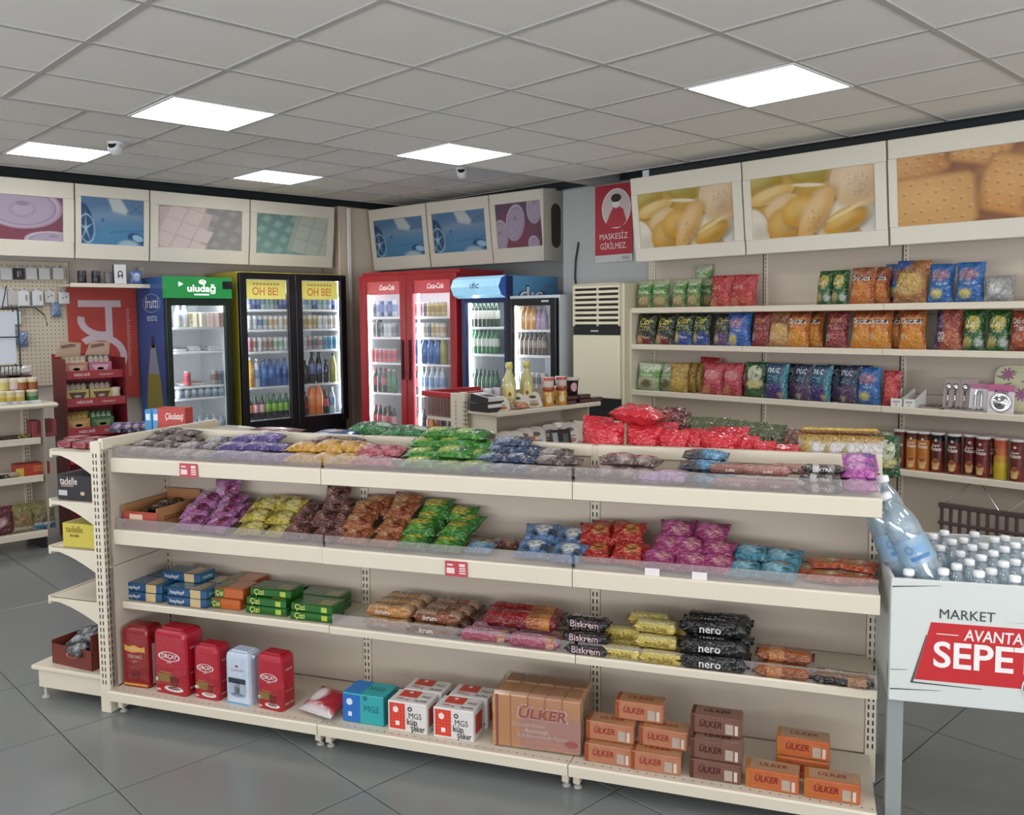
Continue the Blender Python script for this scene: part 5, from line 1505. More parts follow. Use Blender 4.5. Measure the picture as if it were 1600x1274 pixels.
# big flowered tray behind
x = W.x_at(1600, .2, zt + .1)
t = thing('flower_tray', 'large cream serving tray with pink and green flowers standing at the right edge', 'tray', W.P(x, .215, zt), 0)
m = MB(); n = 20
pts = [(.17 * math.copysign(abs(math.cos(2 * math.pi * i / n)) ** .4, math.cos(2 * math.pi * i / n)), .135 + .135 * math.copysign(abs(math.sin(2 * math.pi * i / n)) ** .4, math.sin(2 * math.pi * i / n))) for i in range(n)]
m.prism(pts, 0, .012, lin('d6d4b4')); o = m.build('plate', PRINT, t); o.matrix_local = Matrix.Rotation(R_(-8), 4, 'X')
m = MB(); rs = random.Random(3)
for fx, fz, c1 in ((-.10, .215, 'a8628c'), (-.02, .10, 'b070a0'), (.09, .2, '5f9a58'), (.05, .05, '9a5a88'), (-.13, .08, 'c49ab0')):
    for k in range(9):
        a = k * .7
        m.ell(lambda p, q, a=a: (fx + (p + .022) * math.cos(a) - q * math.sin(a), -.0015 - .0002 * k, fz + (p + .022) * math.sin(a) + q * math.cos(a)), .02, .006, lin(c1), 8)
for k in range(7):
    a, b, L = rs.uniform(-.14, .12), rs.uniform(.03, .23), rs.uniform(-.5, .5)
    m.ell(lambda p, q: (a + p * math.cos(L) - q * math.sin(L), -.001, b + p * math.sin(L) + q * math.cos(L)), .03, .006, lin('6c9460'), 8)
m.build('flower_print', PRINT, t).matrix_local = Matrix.Rotation(R_(-8), 4, 'X')

# chip tubes on the fourth shelf
def tube_me(top, mid, low, words):
    m = MB(); T, M_, L = lin(top), lin(mid), lin(low)
    m.lathe([(.036, 0), (.038, .004), (.038, .06), (.038, .12), (.038, .19), (.038, .225), (.039, .227), (.039, .232)], 18, [lin('b8b0a8'), L, M_, M_, T, T, lin('c8c4c0')], cap=True)
    m.lathe([(.040, .226), (.040, .238), (.036, .240), (.002, .240)], 18, col=lin('d8d4d0'))
    def cyl(z, off=.0008):
        return lambda a, b: ((.038 + off) * math.sin(a / .038), -(.038 + off) * math.cos(a / .038), z + b)
    m.ell(cyl(.195), .008, .008, lin('d8c8b8'))
    for txt, z, s, wd in words: m.word(txt, cyl(z, .0014), s, lin('ece4da'), .02, .1, wd)
    m.ell(cyl(.055), .022, .03, lin('d0a068'))
    m.ell(cyl(.07, .0014), .018, .012, lin('9c5030')); m.ell(cyl(.03, .0014), .018, .012, lin('dcb880'))
    return m.mesh('tube', FILM, True)


tb = {'brown': tube_me('5a2a20', '6a2e22', '6a2a20', (('Super', .17, .014, .04), ('Potato', .15, .02, .055))), 'orange': tube_me('5a2a1c', 'b8702c', 'b86a28', (('Super', .17, .014, .04), ('Potato', .15, .02, .055))),
      'black': tube_me('171418', '5a241e', '7a2a22', (('Super', .165, .016, .045), ('Potato', .143, .024, .06))), 'red': tube_me('6a2c2c', '6a2826', '7a2c26', (('Super', .165, .014, .045), ('Potato', .145, .022, .06)))}
m = MB(); m.lathe([(.036, 0), (.038, .004), (.038, .10), (.038, .14), (.038, .18), (.038, .226), (.040, .23), (.040, .238), (.036, .240), (.002, .24)], 18, [lin('b8b0a8'), lin('c8b030'), lin('c89038'), lin('c07040'), lin('b85c3c'), lin('c8a898'), lin('d0c0b8'), lin('d0c0b8'), lin('d0c0b8')])
m.word('S', lambda a, b: (.0388 * math.sin(a / .038 - .7), -.0388 * math.cos(a / .038 - .7), .16 + b), .05, lin('2a1a14'), .02)
tb['yellow'] = m.mesh('tube', FILM, True)
TX = {'brown': 'brown chips tube', 'orange': 'orange chips tube', 'black': 'black topped chips tube', 'red': 'maroon chips tube', 'yellow': 'yellow and orange chips tube'}
seq = [('brown', 1405, .05), ('orange', 1424, .04), ('orange', 1441, .04), ('black', 1463, .05), ('black', 1489, .05), ('red', 1514, .08), ('red', 1534, .04), ('red', 1546, .10), ('yellow', 1562, .05), ('red', 1588, .04), ('red', 1606, .10)]
ct = {}
for k, u, d in seq:
    i = ct.get(k, 0); ct[k] = i + 1
    x = W.x_at(u, d, .656 + .1)
    n = sum(1 for s in seq if s[0] == k)
    put('chips_tube', tb[k], W.P(x, d + .02, .6565), R_(random.uniform(-10, 10)), label='%s%s on the fourth shelf of the right wall' % (TX[k], (', ' + ordinal(i, n) + ' of its colour,') if n > 1 else ''), cat='chips tube', group='chips tubes')
# green snack bags left of the tubes
for i, (u, d, lb) in enumerate(((1388, .06, 'green and brown snack bag, front one, left of the chips tubes'), (1380, .12, 'green and brown snack bag, back one, left of the chips tubes'))):
    put('snack_bag', K['nut'], W.P(W.x_at(u, d, .75), d, .658), R_(8), R_(-6), 0, (1.1, 1, 1), lb, 'snack', 'green snack bags by the tubes')
# brown wire basket low on the right wall
t = thing('lattice_basket', 'brown lattice rack with thin wire hangers behind the water bottles', 'basket', W.P(-1.85, .0, .12), 0)
BRN = mat('brown_wire', '4a3a38', rough=.5, vary=.1)
for k in range(18):
    MB().box(-.12 + .05 * k, -.10 + .05 * k, .0, .012, .0, .36, bev=.003).build('slat', BRN, t)
MB().box(-.13, .78, -.006, .016, .34, .37, bev=.004).build('rim', BRN, t)
MB().box(-.13, .78, -.006, .016, .24, .26, bev=.004).build('rim', BRN, t)
MB().tube([(-.1, .0, .37), (.05, .1, .52), (.2, .0, .37)], .004).build('hanger', STEEL, t)
MB().tube([(.25, .0, .37), (.4, .1, .52), (.55, .0, .37)], .004).build('hanger', STEEL, t)

# ---------------------------------------------------------------- fridges and what stands in them
LINER = mat('white_fridge_liner', 'dfe4e6', rough=.45, vary=.02)
STRIP = emit_mat('fridge_light_strip', 'f2f8ff', FRIDGE_POWER)
WIRE = mat('white_wire_shelf', 'e6eaec', rough=.35, vary=.02)


def fridge(name, label, fr, w, h, d, frame_m, side_m, doors, zlo, zhi, shelves, bw=.055, handle=True, strips='l', liner_top=None):
    """glass door drinks fridge: cabinet, liner, wire shelves, light strips, doors with frame, pane and handle"""
    t = thing(name, label, 'fridge', fr.P(0, 0, 0), fr.rz)
    m = MB()
    for x0, x1, y0, y1, z0, z1 in ((0, .03, .05, d, .05, h), (w - .03, w, .05, d, .05, h), (0.03, w - .03, d - .03, d, .05, h), (.03, w - .03, .05, d - .03, h - .03, h), (.03, w - .03, .05, d - .03, .05, zlo - .01)):
        m.box(x0, x1, y0, y1, z0, z1)
    m.build('cabinet', side_m, t)
    m = MB()
    m.box(.031, w - .031, d - .045, d - .031, zlo, zhi + .02); m.box(.031, .040, .06, d - .045, zlo, zhi + .02); m.box(w - .040, w - .031, .06, d - .045, zlo, zhi + .02)
    m.box(.04, w - .04, .06, d - .045, zlo - .01, zlo); m.box(.04, w - .04, .06, d - .045, zhi + .02, zhi + .03)
    m.build('liner', LINER, t)
    for z in shelves:
        m = MB().box(.042, w - .042, .085, .10, z - .022, z, bev=.003)
        m.box(.042, w - .042, .10, d - .05, z - .008, z - .002)
        m.build('shelf', WIRE, t)
    if 'l' in strips:
        MB().box(.042, .056, .068, .08, zlo + .05, zhi).build('light_strip', STRIP, t)
    if 'r' in strips:
        MB().box(w - .056, w - .042, .068, .08, zlo + .05, zhi).build('light_strip', STRIP, t)
    if 'm' in strips:
        MB().box(w / 2 + .09, w / 2 + .104, .068, .08, zlo + .05, zhi).build('light_strip', STRIP, t)
    if 't' in strips:
        MB().box(.06, w - .06, .07, .085, zhi + .006, zhi + .018).build('light_strip', STRIP, t)
    n = doors; dw = w / n
    for k in range(n):
        x0, x1 = k * dw + .004, (k + 1) * dw - .004
        m = MB()
        m.box(x0, x0 + bw, 0, .045, zlo - .06, zhi + .06, bev=.004); m.box(x1 - bw, x1, 0, .045, zlo - .06, zhi + .06, bev=.004)
        m.box(x0 + bw, x1 - bw, 0, .045, zlo - .06, zlo); m.box(x0 + bw, x1 - bw, 0, .045, zhi, zhi + .06)
        o = m.build('door', frame_m, t)
        MB().box(x0 + bw - .004, x1 - bw + .004, .018, .022, zlo - .004, zhi + .004).build('pane', PANE, o)
        if handle:
            hx = x1 - bw * .55 if k == 0 else x0 + bw * .55
            MB().box(hx - .009, hx + .009, -.024, .0, zlo + (zhi - zlo) * .36, zlo + (zhi - zlo) * .62, bev=.006).build('handle', BLACK, o)
    MB().box(0.02, w - .02, .03, .06, .03, zlo - .06).build('kick_plate', BLACK, t)
    return t


def can(c1, c2, r=.031, h=.135):
    return MB().lathe([(r * .8, 0), (r, .006), (r, h * .3), (r, h * .72), (r, h - .012), (r * .82, h - .002), (r * .78, h)], 12, [lin('b8bcc0'), lin(c1), lin(c2), lin(c1), lin('b8bcc0'), lin('c8ccd0')]).mesh('can', PLAST, True)


def pet(liq, lab, cap, r=.035, h=.24, up=None):
    up = up or liq
    return MB().lathe([(r * .85, 0), (r, .01), (r * .96, h * .30), (r, h * .34), (r, h * .56), (r * .92, h * .62), (r * .55, h * .80), (r * .34, h * .88), (r * .34, h * .90), (r * .42, h * .905), (r * .42, h * .99), (r * .2, h)], 12,
                      [lin(liq), lin(liq), lin(lab), lin(lab), lin(lab), lin(up), lin(up), lin(up), lin(cap), lin(cap), lin(cap)]).mesh('bottle', PETM, True)


PETM = mat('drink_bottle', rough=.16, coat=.4, vary=.06, vscale=20)
cola = pet('1c1012', 'a83038', 'b02830'); DR = {
    'cola': ('dark cola bottle', cola), 'colab': ('black cola bottle', pet('141216', '2a2a30', '18181c')), 'green': ('green glass bottle', pet('1f6a38', '2f7d44', 'c8ccc8', .03, .23)),
    'orange': ('orange soda bottle', pet('d8742c', 'e08a48', 'e8e0d8')), 'bigorange': ('tall orange soda bottle', pet('e07a2c', 'e6924c', 'e8e4dc', .048, .33)), 'bigyellow': ('tall yellow juice bottle', pet('dca030', 'e0b050', 'd8d4cc', .045, .29)),
    'water': ('clear water bottle', pet('b8c8d4', '7a98c0', 'dfe6ec', .036, .27)), 'blue': ('blue drink bottle', pet('3c64a8', '2a4c90', '4a6ab0', .038, .27)), 'bigcola': ('tall dark cola bottle', pet('16121a', '4a5a88', '20202a', .045, .32)), 'lemon': ('yellow green lemonade bottle', pet('9c9a4a', 'a8a458', '3a3a2a', .036, .30)),
    'bluecan': ('blue and white can', can('c8d0dc', '5a6cb0')), 'whitecan': ('white can', can('d8dcdc', 'b8c4c8')), 'tancan': ('tan and white can', can('dcd8cc', 'c0a684')), 'redcan': ('red and white can', can('cc5a60', 'a83a44')), 'greencan': ('pale green can', can('cfd8cc', '88a890')), 'brown': ('brown and white can', can('b8a8a0', '8a6a60')), 'cyancan': ('cyan can', can('5a9cb4', '3c7ca0')), 'goldcan': ('gold can', can('d0c08a', 'a89858')), 'slate': ('slate coloured can', can('8c98a4', '5a6672')),
    'pinkcan': ('pink can', can('d89aa4', 'c87a88')), 'beer': ('dark green beer bottle', pet('1c3c28', 'd0d0c4', '2a5a38', .031, .235, '16331f')), 'greenb': ('emerald soda bottle', pet('2a7444', 'b8c4b8', '2a6a40', .031, .22, '2a7444')), 'darkg': ('dark green soda bottle', pet('1f4c34', '1f5a3a', '2a5a40', .031, .22)),
    'amber': ('amber juice bottle', pet('d0944c', 'dcb070', 'e8dccc', .034, .22)), 'lilac': ('pale lilac bottle', pet('b8a4c0', 'a890b8', 'c8b8d0', .03, .19)), 'brownb': ('brown speckled coffee bottle', pet('5a4c44', '8a7c70', '3a322e', .03, .20)), 'carton': ('small yellow drink carton', None), 'cartonp': ('small pink drink carton', None),
    'lime': ('lime green soda bottle', pet('1a1c18', '86b83c', '2f7a3c', .034, .24, '2c6a34')), 'peach': ('peach soda bottle', pet('2a1a18', 'd8875a', '3a7a44', .034, .24, '3a2a20')), 'rose': ('rosy soda bottle', pet('241618', 'd0a0a4', '3a7a44', .034, .24, '2a2020')), 'milk': ('white milk bottle', pet('e2e2de', 'd0d8e0', 'c8ccd8', .034, .2)), 'glass': ('clear glass cup', pet('8fa0b0', 'a8b8c4', 'b8c4cc', .035, .11)),
    'energy': ('tall purple and blue can', can('4a58a0', '7a8cc8', .028, .165)), 'energyw': ('tall white and blue can', can('c8d4e4', '7a90c8', .028, .165)), 'tealcan': ('tall pale teal can', can('a8c8cc', '7ca4ac', .028, .165)), 'bigblue': ('blue drink multipack bottle', pet('2c5c9c', '3a6cb0', '2a4c88', .045, .27)), 'brand': ('cola bottle with red label', pet('1a0f10', 'b04048', '9c2830', .036, .25))}
for k, c1, c2 in (('carton', 'd8cc70', 'e4e0c8'), ('cartonp', 'd88a7c', 'e8d0c8')):
    cc = Carton(.05, .05, .13, c2, .003); cc.rect('front', -.022, .022, .03, .12, c1).rect('front', -.015, .015, .05, .075, 'f0ece0', .0012)
    DR[k] = (DR[k][0], cc.done('carton'))


def stock(fr, where, shelf_word, z, u0, u1, seq, y=.115, jitter=.0, rows=1):
    """drinks side by side between two pixel columns on one shelf of a fridge"""
    x0, x1 = fr.x_at(u0, y, z + .08), fr.x_at(u1, y, z + .08)
    n = len(seq); cnt = {}
    for i, k in enumerate(seq):
        x = x0 + (x1 - x0) * (i + .5) / n
        me = DR[k][1]
        pos = 'leftmost' if i == 0 else 'rightmost' if i == n - 1 else NUMW[i] + ' from left'
        for r in range(rows):
            o = put('drink_carton' if 'carton' in k else 'drink_can' if 'can' in k or k in ('slate', 'brown', 'energy', 'energyw') else 'drink_bottle', me, fr.P(x, y + (0 if 'carton' not in k else -.03) + r * .085, z), fr.rz + i, 0, 0, (1, 1, 1),
                    '%s, %s, %s, %s' % (DR[k][0] if not r else DR[k][0] + ' behind the front one', pos, shelf_word, where), 'carton' if 'carton' in k else 'can' if ('can' in k or k in ('slate', 'brown', 'energy', 'energyw')) else 'bottle', 'drinks in the ' + where)


SH = ['top shelf', 'second shelf', 'third shelf', 'fourth shelf', 'fifth shelf']
# green topped fridge
FU = Frame(-7.70, 3.21, R_(90))
GRN = mat('dark_green_fridge_frame', '12251c', rough=.35, vary=.08)
BLUES = mat('blue_fridge_side', '27508c', rough=.35, vary=.05)
zs = [at_x(310, v, -7.78)[2] for v in (511, 549, 603)]
f1 = fridge('drinks_fridge', 'single door drinks fridge with lit green header and blue side', FU, .607, 1.99, .62, GRN, BLUES, 1, .62, 1.735, [*zs, .90], bw=.05, strips='lt', handle=False)
m = MB().prism([(0.0, 1.80), (.607, 1.80), (.607, 1.99), (.0, 1.99)], -.03, .05, lin('1d7a3c')); o = m.build('header', mat('lit_green_header', rough=.3, emit='attr', power=.55, vary=.05, vscale=3), f1)
m = MB(); P_ = flat((.32, -.032, 1.885), (1, 0, 0), (0, 0, 1), (0, -1, 0))
m.word('uludağ', P_, .062, lin('f2f6f2'), .02, 0, .26); m.ell(lambda a, b: P_(a + .01, b + .06), .035, .022, lin('dfe8e0')); m.ell(lambda a, b: P_(a + .015, b + .066), .016, .012, lin('c0504c')); m.patch(P_, -.07, .07, -.058, -.046, lin('e8f0e8'), 1, 1)
m.poly(P_, [(-.21, .06), (-.165, .04), (-.21, .015)], lin('d0e4d4')); m.build('lettering', mat('white_lit_lettering', rough=.4, emit='attr', power=.9, vary=.02), o)
MB().box(.52, .61, -.034, -.028, 1.885, 1.955).build('header_patch', BLACK, f1)
# printed side of that fridge: a big yellow bottle on blue
m = MB(); P_ = flat((-.001, .30, 0), (0, -1, 0), (0, 0, 1), (-1, 0, 0))
m.poly(P_, [(-.19, .15), (.19, .15), (.20, .7), (.15, 1.05), (.05, 1.38), (-.05, 1.38), (-.15, 1.05), (-.20, .7)], lin('8f8a44'))
m.patch(lambda a, b: P_(a, b), -.035, .035, 1.35, 1.46, lin('1c2c58'), 1, 1)
m.poly(lambda a, b: flat((-.0016, .30, 0), (0, -1, 0), (0, 0, 1), (-1, 0, 0))(a, b), [(-.13, 1.12), (.13, 1.12), (.05, 1.36), (-.05, 1.36)], lin('8a98a8'))
Q_ = flat((-.002, .30, 0), (0, -1, 0), (0, 0, 1), (-1, 0, 0))
m.word('frutti', lambda a, b: Q_(a, b + 1.76), .10, lin('c8d4e4'), .01, .15, .3); m.word('extra', lambda a, b: Q_(a, b + 1.63), .07, lin('b8c8dc'), .01, .1, .22); m.ell(lambda a, b: Q_(a, b + 1.76), .2, .085, lin('9cb0cc'), 20, .06)
m.build('side_print', PRINT, f1)
wu = 'green topped fridge'
stock(FU, wu, SH[0], zs[0], 272, 293, ['milk', 'milk'])
stock(FU, wu, SH[0], zs[0], 293, 345, ['carton', 'carton', 'carton', 'cartonp', 'cartonp', 'cartonp'])
stock(FU, wu, SH[2], zs[2], 330, 346, ['brown', 'slate'])
stock(FU, wu, SH[2], zs[2], 287, 298, ['redcan'])
stock(FU, wu, SH[4], .62, 274, 350, ['glass'] * 7)
stock(FU, wu, SH[3], .90, 274, 350, ['glass'] * 7)
SAL = mat('wrapped_deli_tray', rough=.3, vary=.2, vscale=20)
for i, (u, z, wx, c, lb) in enumerate(((283, zs[1], .13, '6a6a68', 'dark wrapped tray on the second shelf, left'), (300, zs[1], .14, 'd4dade', 'white wrapped tray on the second shelf, middle'), (336, zs[1], .15, 'd8dee2', 'white wrapped tray on the second shelf, right'), (300, zs[2], .2, 'b08a84', 'rosy wrapped pack on the third shelf'))):
    x = FU.x_at(u, .14, z + .02)
    m = MB().box(-wx / 2, wx / 2, 0, .18, 0, .022, lin('c8ccd0'), .006); m.box(-wx / 2 + .01, wx / 2 - .01, .01, .17, .022, .04, lin(c), .008)
    m.build('food_tray', SAL, label=lb + ' of the green topped fridge', cat='food tray', group='trays in the green topped fridge', loc=FU.P(x, .11, z + .001), rz=FU.rz)

# black double door fridge
FB_ = Frame(-7.70, 3.908, R_(90))
BLKF = mat('black_fridge_frame', '101217', rough=.3, vary=.08)
YEL = mat('yellow_fridge_side', 'b8a83c', rough=.4, vary=.04)
zs = [at_x(420, v, -7.79)[2] for v in (484, 515, 549, 604)]
f2 = fridge('drinks_fridge', 'tall black double door drinks fridge with yellow side and yellow banners', FB_, 1.173, 2.055, .68, BLKF, YEL, 2, .64, 1.985, zs, bw=.07, strips='lrt', handle=False)
for k, (u, lb) in enumerate(((416, 'left'), (500, 'right'))):
    x = FB_.x_at(u, .03, 1.93)
    m = MB().box(-.215, .215, 0, .003, 1.80, 1.98, lin('d6cc62')); P_ = flat((0, -.0012, 1.87), (1, 0, 0), (0, 0, 1), (0, -1, 0))
    m.word('OH BE!', P_, .075, lin('b8742c'), .03, 0, .27); [m.patch(lambda a, b: P_(a, b + .072), -.13 + .036 * q, -.105 + .036 * q, -.01, .012, lin('a88a3c'), 1, 1) for q in range(8)]
    m.build('banner', mat('backlit_banner', rough=.4, emit='attr', power=.45, vary=.05), f2, loc=(x, .05, 0), label='yellow banner reading OH BE! inside the %s door' % lb)
wb = 'black double fridge'
stock(FB_, wb, SH[0], zs[0], 384, 448, ['energyw', 'energy', 'energy', 'energyw', 'tealcan', 'tealcan', 'slate', 'energy', 'energy'])
stock(FB_, wb, SH[0] + ' right door', zs[0], 471, 524, ['energyw', 'tealcan', 'energy', 'tealcan', 'tealcan', 'energyw', 'energy'])
stock(FB_, wb, SH[1], zs[1], 384, 450, ['whitecan', 'whitecan', 'bluecan', 'greencan', 'tancan', 'tancan', 'whitecan', 'tancan'])
stock(FB_, wb, SH[1] + ' right door', zs[1], 471, 526, ['goldcan', 'tancan', 'goldcan', 'whitecan', 'whitecan', 'tancan', 'whitecan'])
stock(FB_, wb, SH[2], zs[2], 384, 450, ['pinkcan', 'brown', 'whitecan', 'brown', 'brown', 'greencan', 'greencan', 'whitecan'])
stock(FB_, wb, SH[2] + ' right door', zs[2], 471, 526, ['whitecan', 'brown', 'slate', 'brown', 'cyancan', 'cyancan', 'cyancan'])
stock(FB_, wb, SH[3], zs[3], 384, 450, ['bigyellow', 'water', 'bigblue', 'bigblue', 'blue', 'blue'])
stock(FB_, wb, SH[3] + ' right door', zs[3], 471, 526, ['colab', 'bigcola', 'bigcola', 'colab', 'lemon'])
stock(FB_, wb, SH[4], .642, 384, 452, ['peach', 'rose', 'rose', 'lime', 'lime', 'lime', 'lime'])
stock(FB_, wb, SH[4] + ' right door', .642, 471, 524, ['cola', 'bigorange', 'bigorange', 'brand', 'water'])

# red double door fridge
FCK = Frame(-7.325, 4.975, R_(9.5))
REDF = mat('red_fridge_frame', '9c1f26', rough=.3, vary=.06)
def zc(u, v):
    # height on the sloping front of the red fridge
    d = ray(u, v); n = FCK.ay; t = ((FCK.P(0, .09, 0) - CO) @ n) / (d @ n)
    return (CO + d * t)[2]
zs = [zc(640, v) for v in (495, 527, 568, 616)]
f3 = fridge('drinks_fridge', 'red double door cola fridge with white script in its lit header', FCK, 1.245, 2.05, .70, REDF, REDF, 2, .50, 1.955, zs, bw=.075, strips='lmt', handle=True)
HD = mat('lit_red_header', rough=.35, emit='attr', power=.5, vary=.04)
for k, x in enumerate((.31, .93)):
    m = MB().box(-.25, .25, 0, .003, 1.835, 1.955, lin('b4323a')); P_ = flat((.02, -.0012, 1.90), (1, 0, 0), (0, 0, 1), (0, -1, 0))
    m.word('Coca-Cola', P_, .05, lin('f4ecec'), .015, .3, .20)
    m.build('header', HD, f3, loc=(x, .05, 0))
wc = 'red double fridge'
stock(FCK, wc, SH[0], zs[0], 584, 620, ['slate', 'energyw', 'energy', 'energyw', 'energy', 'energyw'])
stock(FCK, wc, SH[0] + ' right door', zs[0], 648, 697, ['redcan', 'redcan', 'slate', 'goldcan', 'goldcan', 'goldcan', 'goldcan'])
stock(FCK, wc, SH[1], zs[1], 584, 620, ['slate', 'colab', 'slate', 'whitecan', 'whitecan', 'slate'])
stock(FCK, wc, SH[1] + ' right door', zs[1], 648, 697, ['slate', 'whitecan', 'tancan', 'slate', 'goldcan', 'tancan', 'tancan'])
stock(FCK, wc, SH[2], zs[2], 581, 620, ['redcan', 'redcan', 'redcan', 'redcan', 'redcan', 'redcan'])
stock(FCK, wc, SH[2] + ' right door', zs[2], 650, 690, ['blue', 'bigblue', 'bigblue', 'bigblue'])
stock(FCK, wc, SH[2] + ' right end', zs[2], 688, 700, ['lemon'])
stock(FCK, wc, SH[3], zs[3], 584, 620, ['cola', 'colab', 'cola', 'green', 'green'])
stock(FCK, wc, SH[3] + ' right door', zs[3], 648, 697, ['brand', 'water', 'water', 'water', 'water', 'water'])
stock(FCK, wc, SH[4], .502, 584, 620, ['brand', 'brand', 'rose', 'brand', 'rose'])
stock(FCK, wc, SH[4] + ' right door', .502, 648, 697, ['brand', 'colab', 'cola', 'brand', 'colab'])

# blue fridge with the bulging header
FD = Frame(-6.06, 5.20, R_(5))
BLF = mat('deep_blue_fridge_frame', '1a2458', rough=.3, vary=.06); SKY = mat('sky_blue_fridge_side', '4a8cc0', rough=.4, vary=.12, vscale=3)
def zy(u, v, fr):
    d = ray(u, v); t = ((fr.P(0, .09, 0) - CO) @ fr.ay) / (d @ fr.ay)
    return (CO + d * t)[2]
zs = [zy(755, v, FD) for v in (511, 553)]
f4 = fridge('drinks_fridge', 'blue single door soda fridge with a bulging lit light blue header', FD, .57, 1.965, .68, BLF, SKY, 1, .70, 1.735, [*zs, .92], bw=.05, strips='lt', handle=False)
m = MB(); pr = [(-.01, 1.785), (.03, 1.775), (.09, 1.80), (.125, 1.87), (.09, 1.94), (.03, 1.965), (-.01, 1.965)]
for k in range(len(pr) - 1):
    (y0, z0), (y1, z1) = pr[k], pr[k + 1]
    m.add([(0, -y0, z0), (.57, -y0, z0), (.57, -y1, z1), (0, -y1, z1)], [(0, 1, 2, 3)], lin('8fc0dc'))
for x in (0, .57): m.add([(x, -y, z) for y, z in pr], [tuple(range(len(pr)))], lin('26407c'))
o = m.build('header', mat('lit_blue_header', rough=.3, emit='attr', power=.65, vary=.12, vscale=8), f4)
m = MB(); P_ = lambda a, b: (.29 + a, -.128 + abs(b) * .35, 1.87 + b)
m.word('dıc', lambda a, b: P_(a, b + .012), .07, lin('eaf4fa'), .03, 0, .12); m.word('dıc', lambda a, b: (P_(a, b + .012)[0], P_(a, b + .012)[1] - .002, P_(a, b + .012)[2]), .055, lin('3a6aa8'), .005, 0, .105)
rs = random.Random(5)
for k in range(16):
    a, b, r = rs.uniform(-.26, .26), rs.uniform(-.06, .06), rs.uniform(.004, .013)
    m.ell(lambda p, q: P_(a + p, b + q), r, r, lin('dceef6'), 8, .4)
m.build('header_print', PRINT, o)
MB().box(.575, .579, -.03, .05, 1.77, 1.96).build('header_end', BLF, f4)
m = MB(); Q_ = flat((.5715, .36, 0), (0, 1, 0), (0, 0, 1), (1, 0, 0))
m.patch(Q_, -.30, .31, 1.45, 1.96, lin('5b9cc8'), 1, 1)
Q2 = flat((.5725, .36, 0), (0, 1, 0), (0, 0, 1), (1, 0, 0)); Q3 = flat((.5735, .36, 0), (0, 1, 0), (0, 0, 1), (1, 0, 0))
m.word('dıc', lambda a, b: Q2(a - .05, b + 1.80), .15, lin('1c2a5c'), .05, 0, .36); m.word('dıc', lambda a, b: Q3(a - .05, b + 1.80), .13, lin('e8f0f4'), .01, 0, .32)
m.word('ÇAYKUR', lambda a, b: Q2(a + .20, b + 1.88), .025, lin('a8343c'), .01, 0, .12)
m.build('side_print', PRINT, f4)
wd_ = 'blue fridge'
stock(FD, wd_, SH[0], zs[0], 736, 780, ['beer'] * 7)
stock(FD, wd_, SH[1], zs[1], 735, 780, ['greenb'] * 7)
stock(FD, wd_, SH[2], .922, 735, 780, ['darkg'] * 7)

# black fridge with a white side
FK = Frame(-5.47, 5.20, R_(3))
WHS = mat('white_fridge_side', 'ccd2d8', rough=.4, vary=.03)
zs = [zy(830, v, FK) for v in (515, 555)]
f5 = fridge('drinks_fridge', 'lower black framed fridge with a white side beside the air conditioner', FK, .555, 1.785, .50, BLKF, WHS, 1, .70, 1.70, [*zs, 1.0], bw=.06, strips='l', handle=False)
m = MB(); m.patch(flat((.44, -.002, 1.735), (1, 0, 0), (0, 0, 1), (0, -1, 0)), -.04, .04, -.007, .007, (1, 1, 1), 1, 1); m.build('name_strip', mat('pale_lettering', 'c8ccd0', rough=.5, vary=.02), f5)
wk = 'black single fridge'
stock(FK, wk, SH[0], zs[0], 815, 855, ['amber', 'amber', 'amber', 'lilac', 'lilac'])
stock(FK, wk, SH[1], zs[1], 806, 855, ['brownb'] * 7)
stock(FK, wk, SH[2], 1.002, 806, 855, ['slate', 'brown', 'slate', 'brown', 'slate', 'brown'])

# ---------------------------------------------------------------- air conditioner, poster, cable
IV = mat('ivory_plastic', 'd3cdb4', rough=.4, vary=.02); IVS = mat('ivory_side', 'c9c2a6', rough=.45, vary=.02)
ac = thing('air_conditioner', 'tall ivory floor standing air conditioner with dark louvres beside the chips shelving', 'air conditioner', (-4.80, 5.30, 0), 0)
aw, ah = .50, 1.862
MB().box(0, aw, .03, .23, .02, ah, bev=.012).build('body', IVS, ac)
MB().box(.0, aw - .02, .0, .035, .02, .80, bev=.008).build('lower_panel', IV, ac)
MB().box(.0, aw - .02, .0, .035, .965, 1.46, bev=.008).build('upper_panel', IV, ac)
MB().box(.0, aw - .02, .004, .035, .80, .965).build('control_band', BLACK, ac)
m = MB()
for k in range(6): m.ell(flat((.30 + .03 * k, .003, .855), (1, 0, 0), (0, 0, 1), (0, -1, 0)), .007, .007, (1, 1, 1), 8, .3)
m.build('button', mat('dim_print', '5a6270', rough=.5, vary=.03), ac)
MB().box(.01, aw - .03, .004, .03, 1.46, 1.53).build('display_band', BLACK, ac)
m = MB(); m.patch(flat((.23, .0025, 1.492), (1, 0, 0), (0, 0, 1), (0, -1, 0)), -.04, .04, -.006, .006, (1, 1, 1), 1, 1); m.build('name_strip', mat('pale_print', 'b8bcc0', rough=.5, vary=.02), ac)
MB().box(.015, aw - .03, .02, .034, 1.53, 1.85).build('outlet', DARK, ac)
for x0, x1 in ((0, .015), (aw - .032, aw - .02), (.25, .262)):
    MB().box(x0, x1, .004, .03, 1.53, 1.85).build('outlet_post', IV, ac)
for k in range(8):
    z = 1.545 + .0405 * k
    MB().prism([(0, 0), (aw - .03, 0), (aw - .03, .02), (0, .02)], -.002, .018, mtx=Matrix.Translation((.008, .004, z)) @ Matrix.Rotation(R_(-14), 4, 'X')).build('louvre', IV, ac)
MB().box(.0, aw - .02, .0, .035, 1.85, ah, bev=.006).build('top_strip', IV, ac)

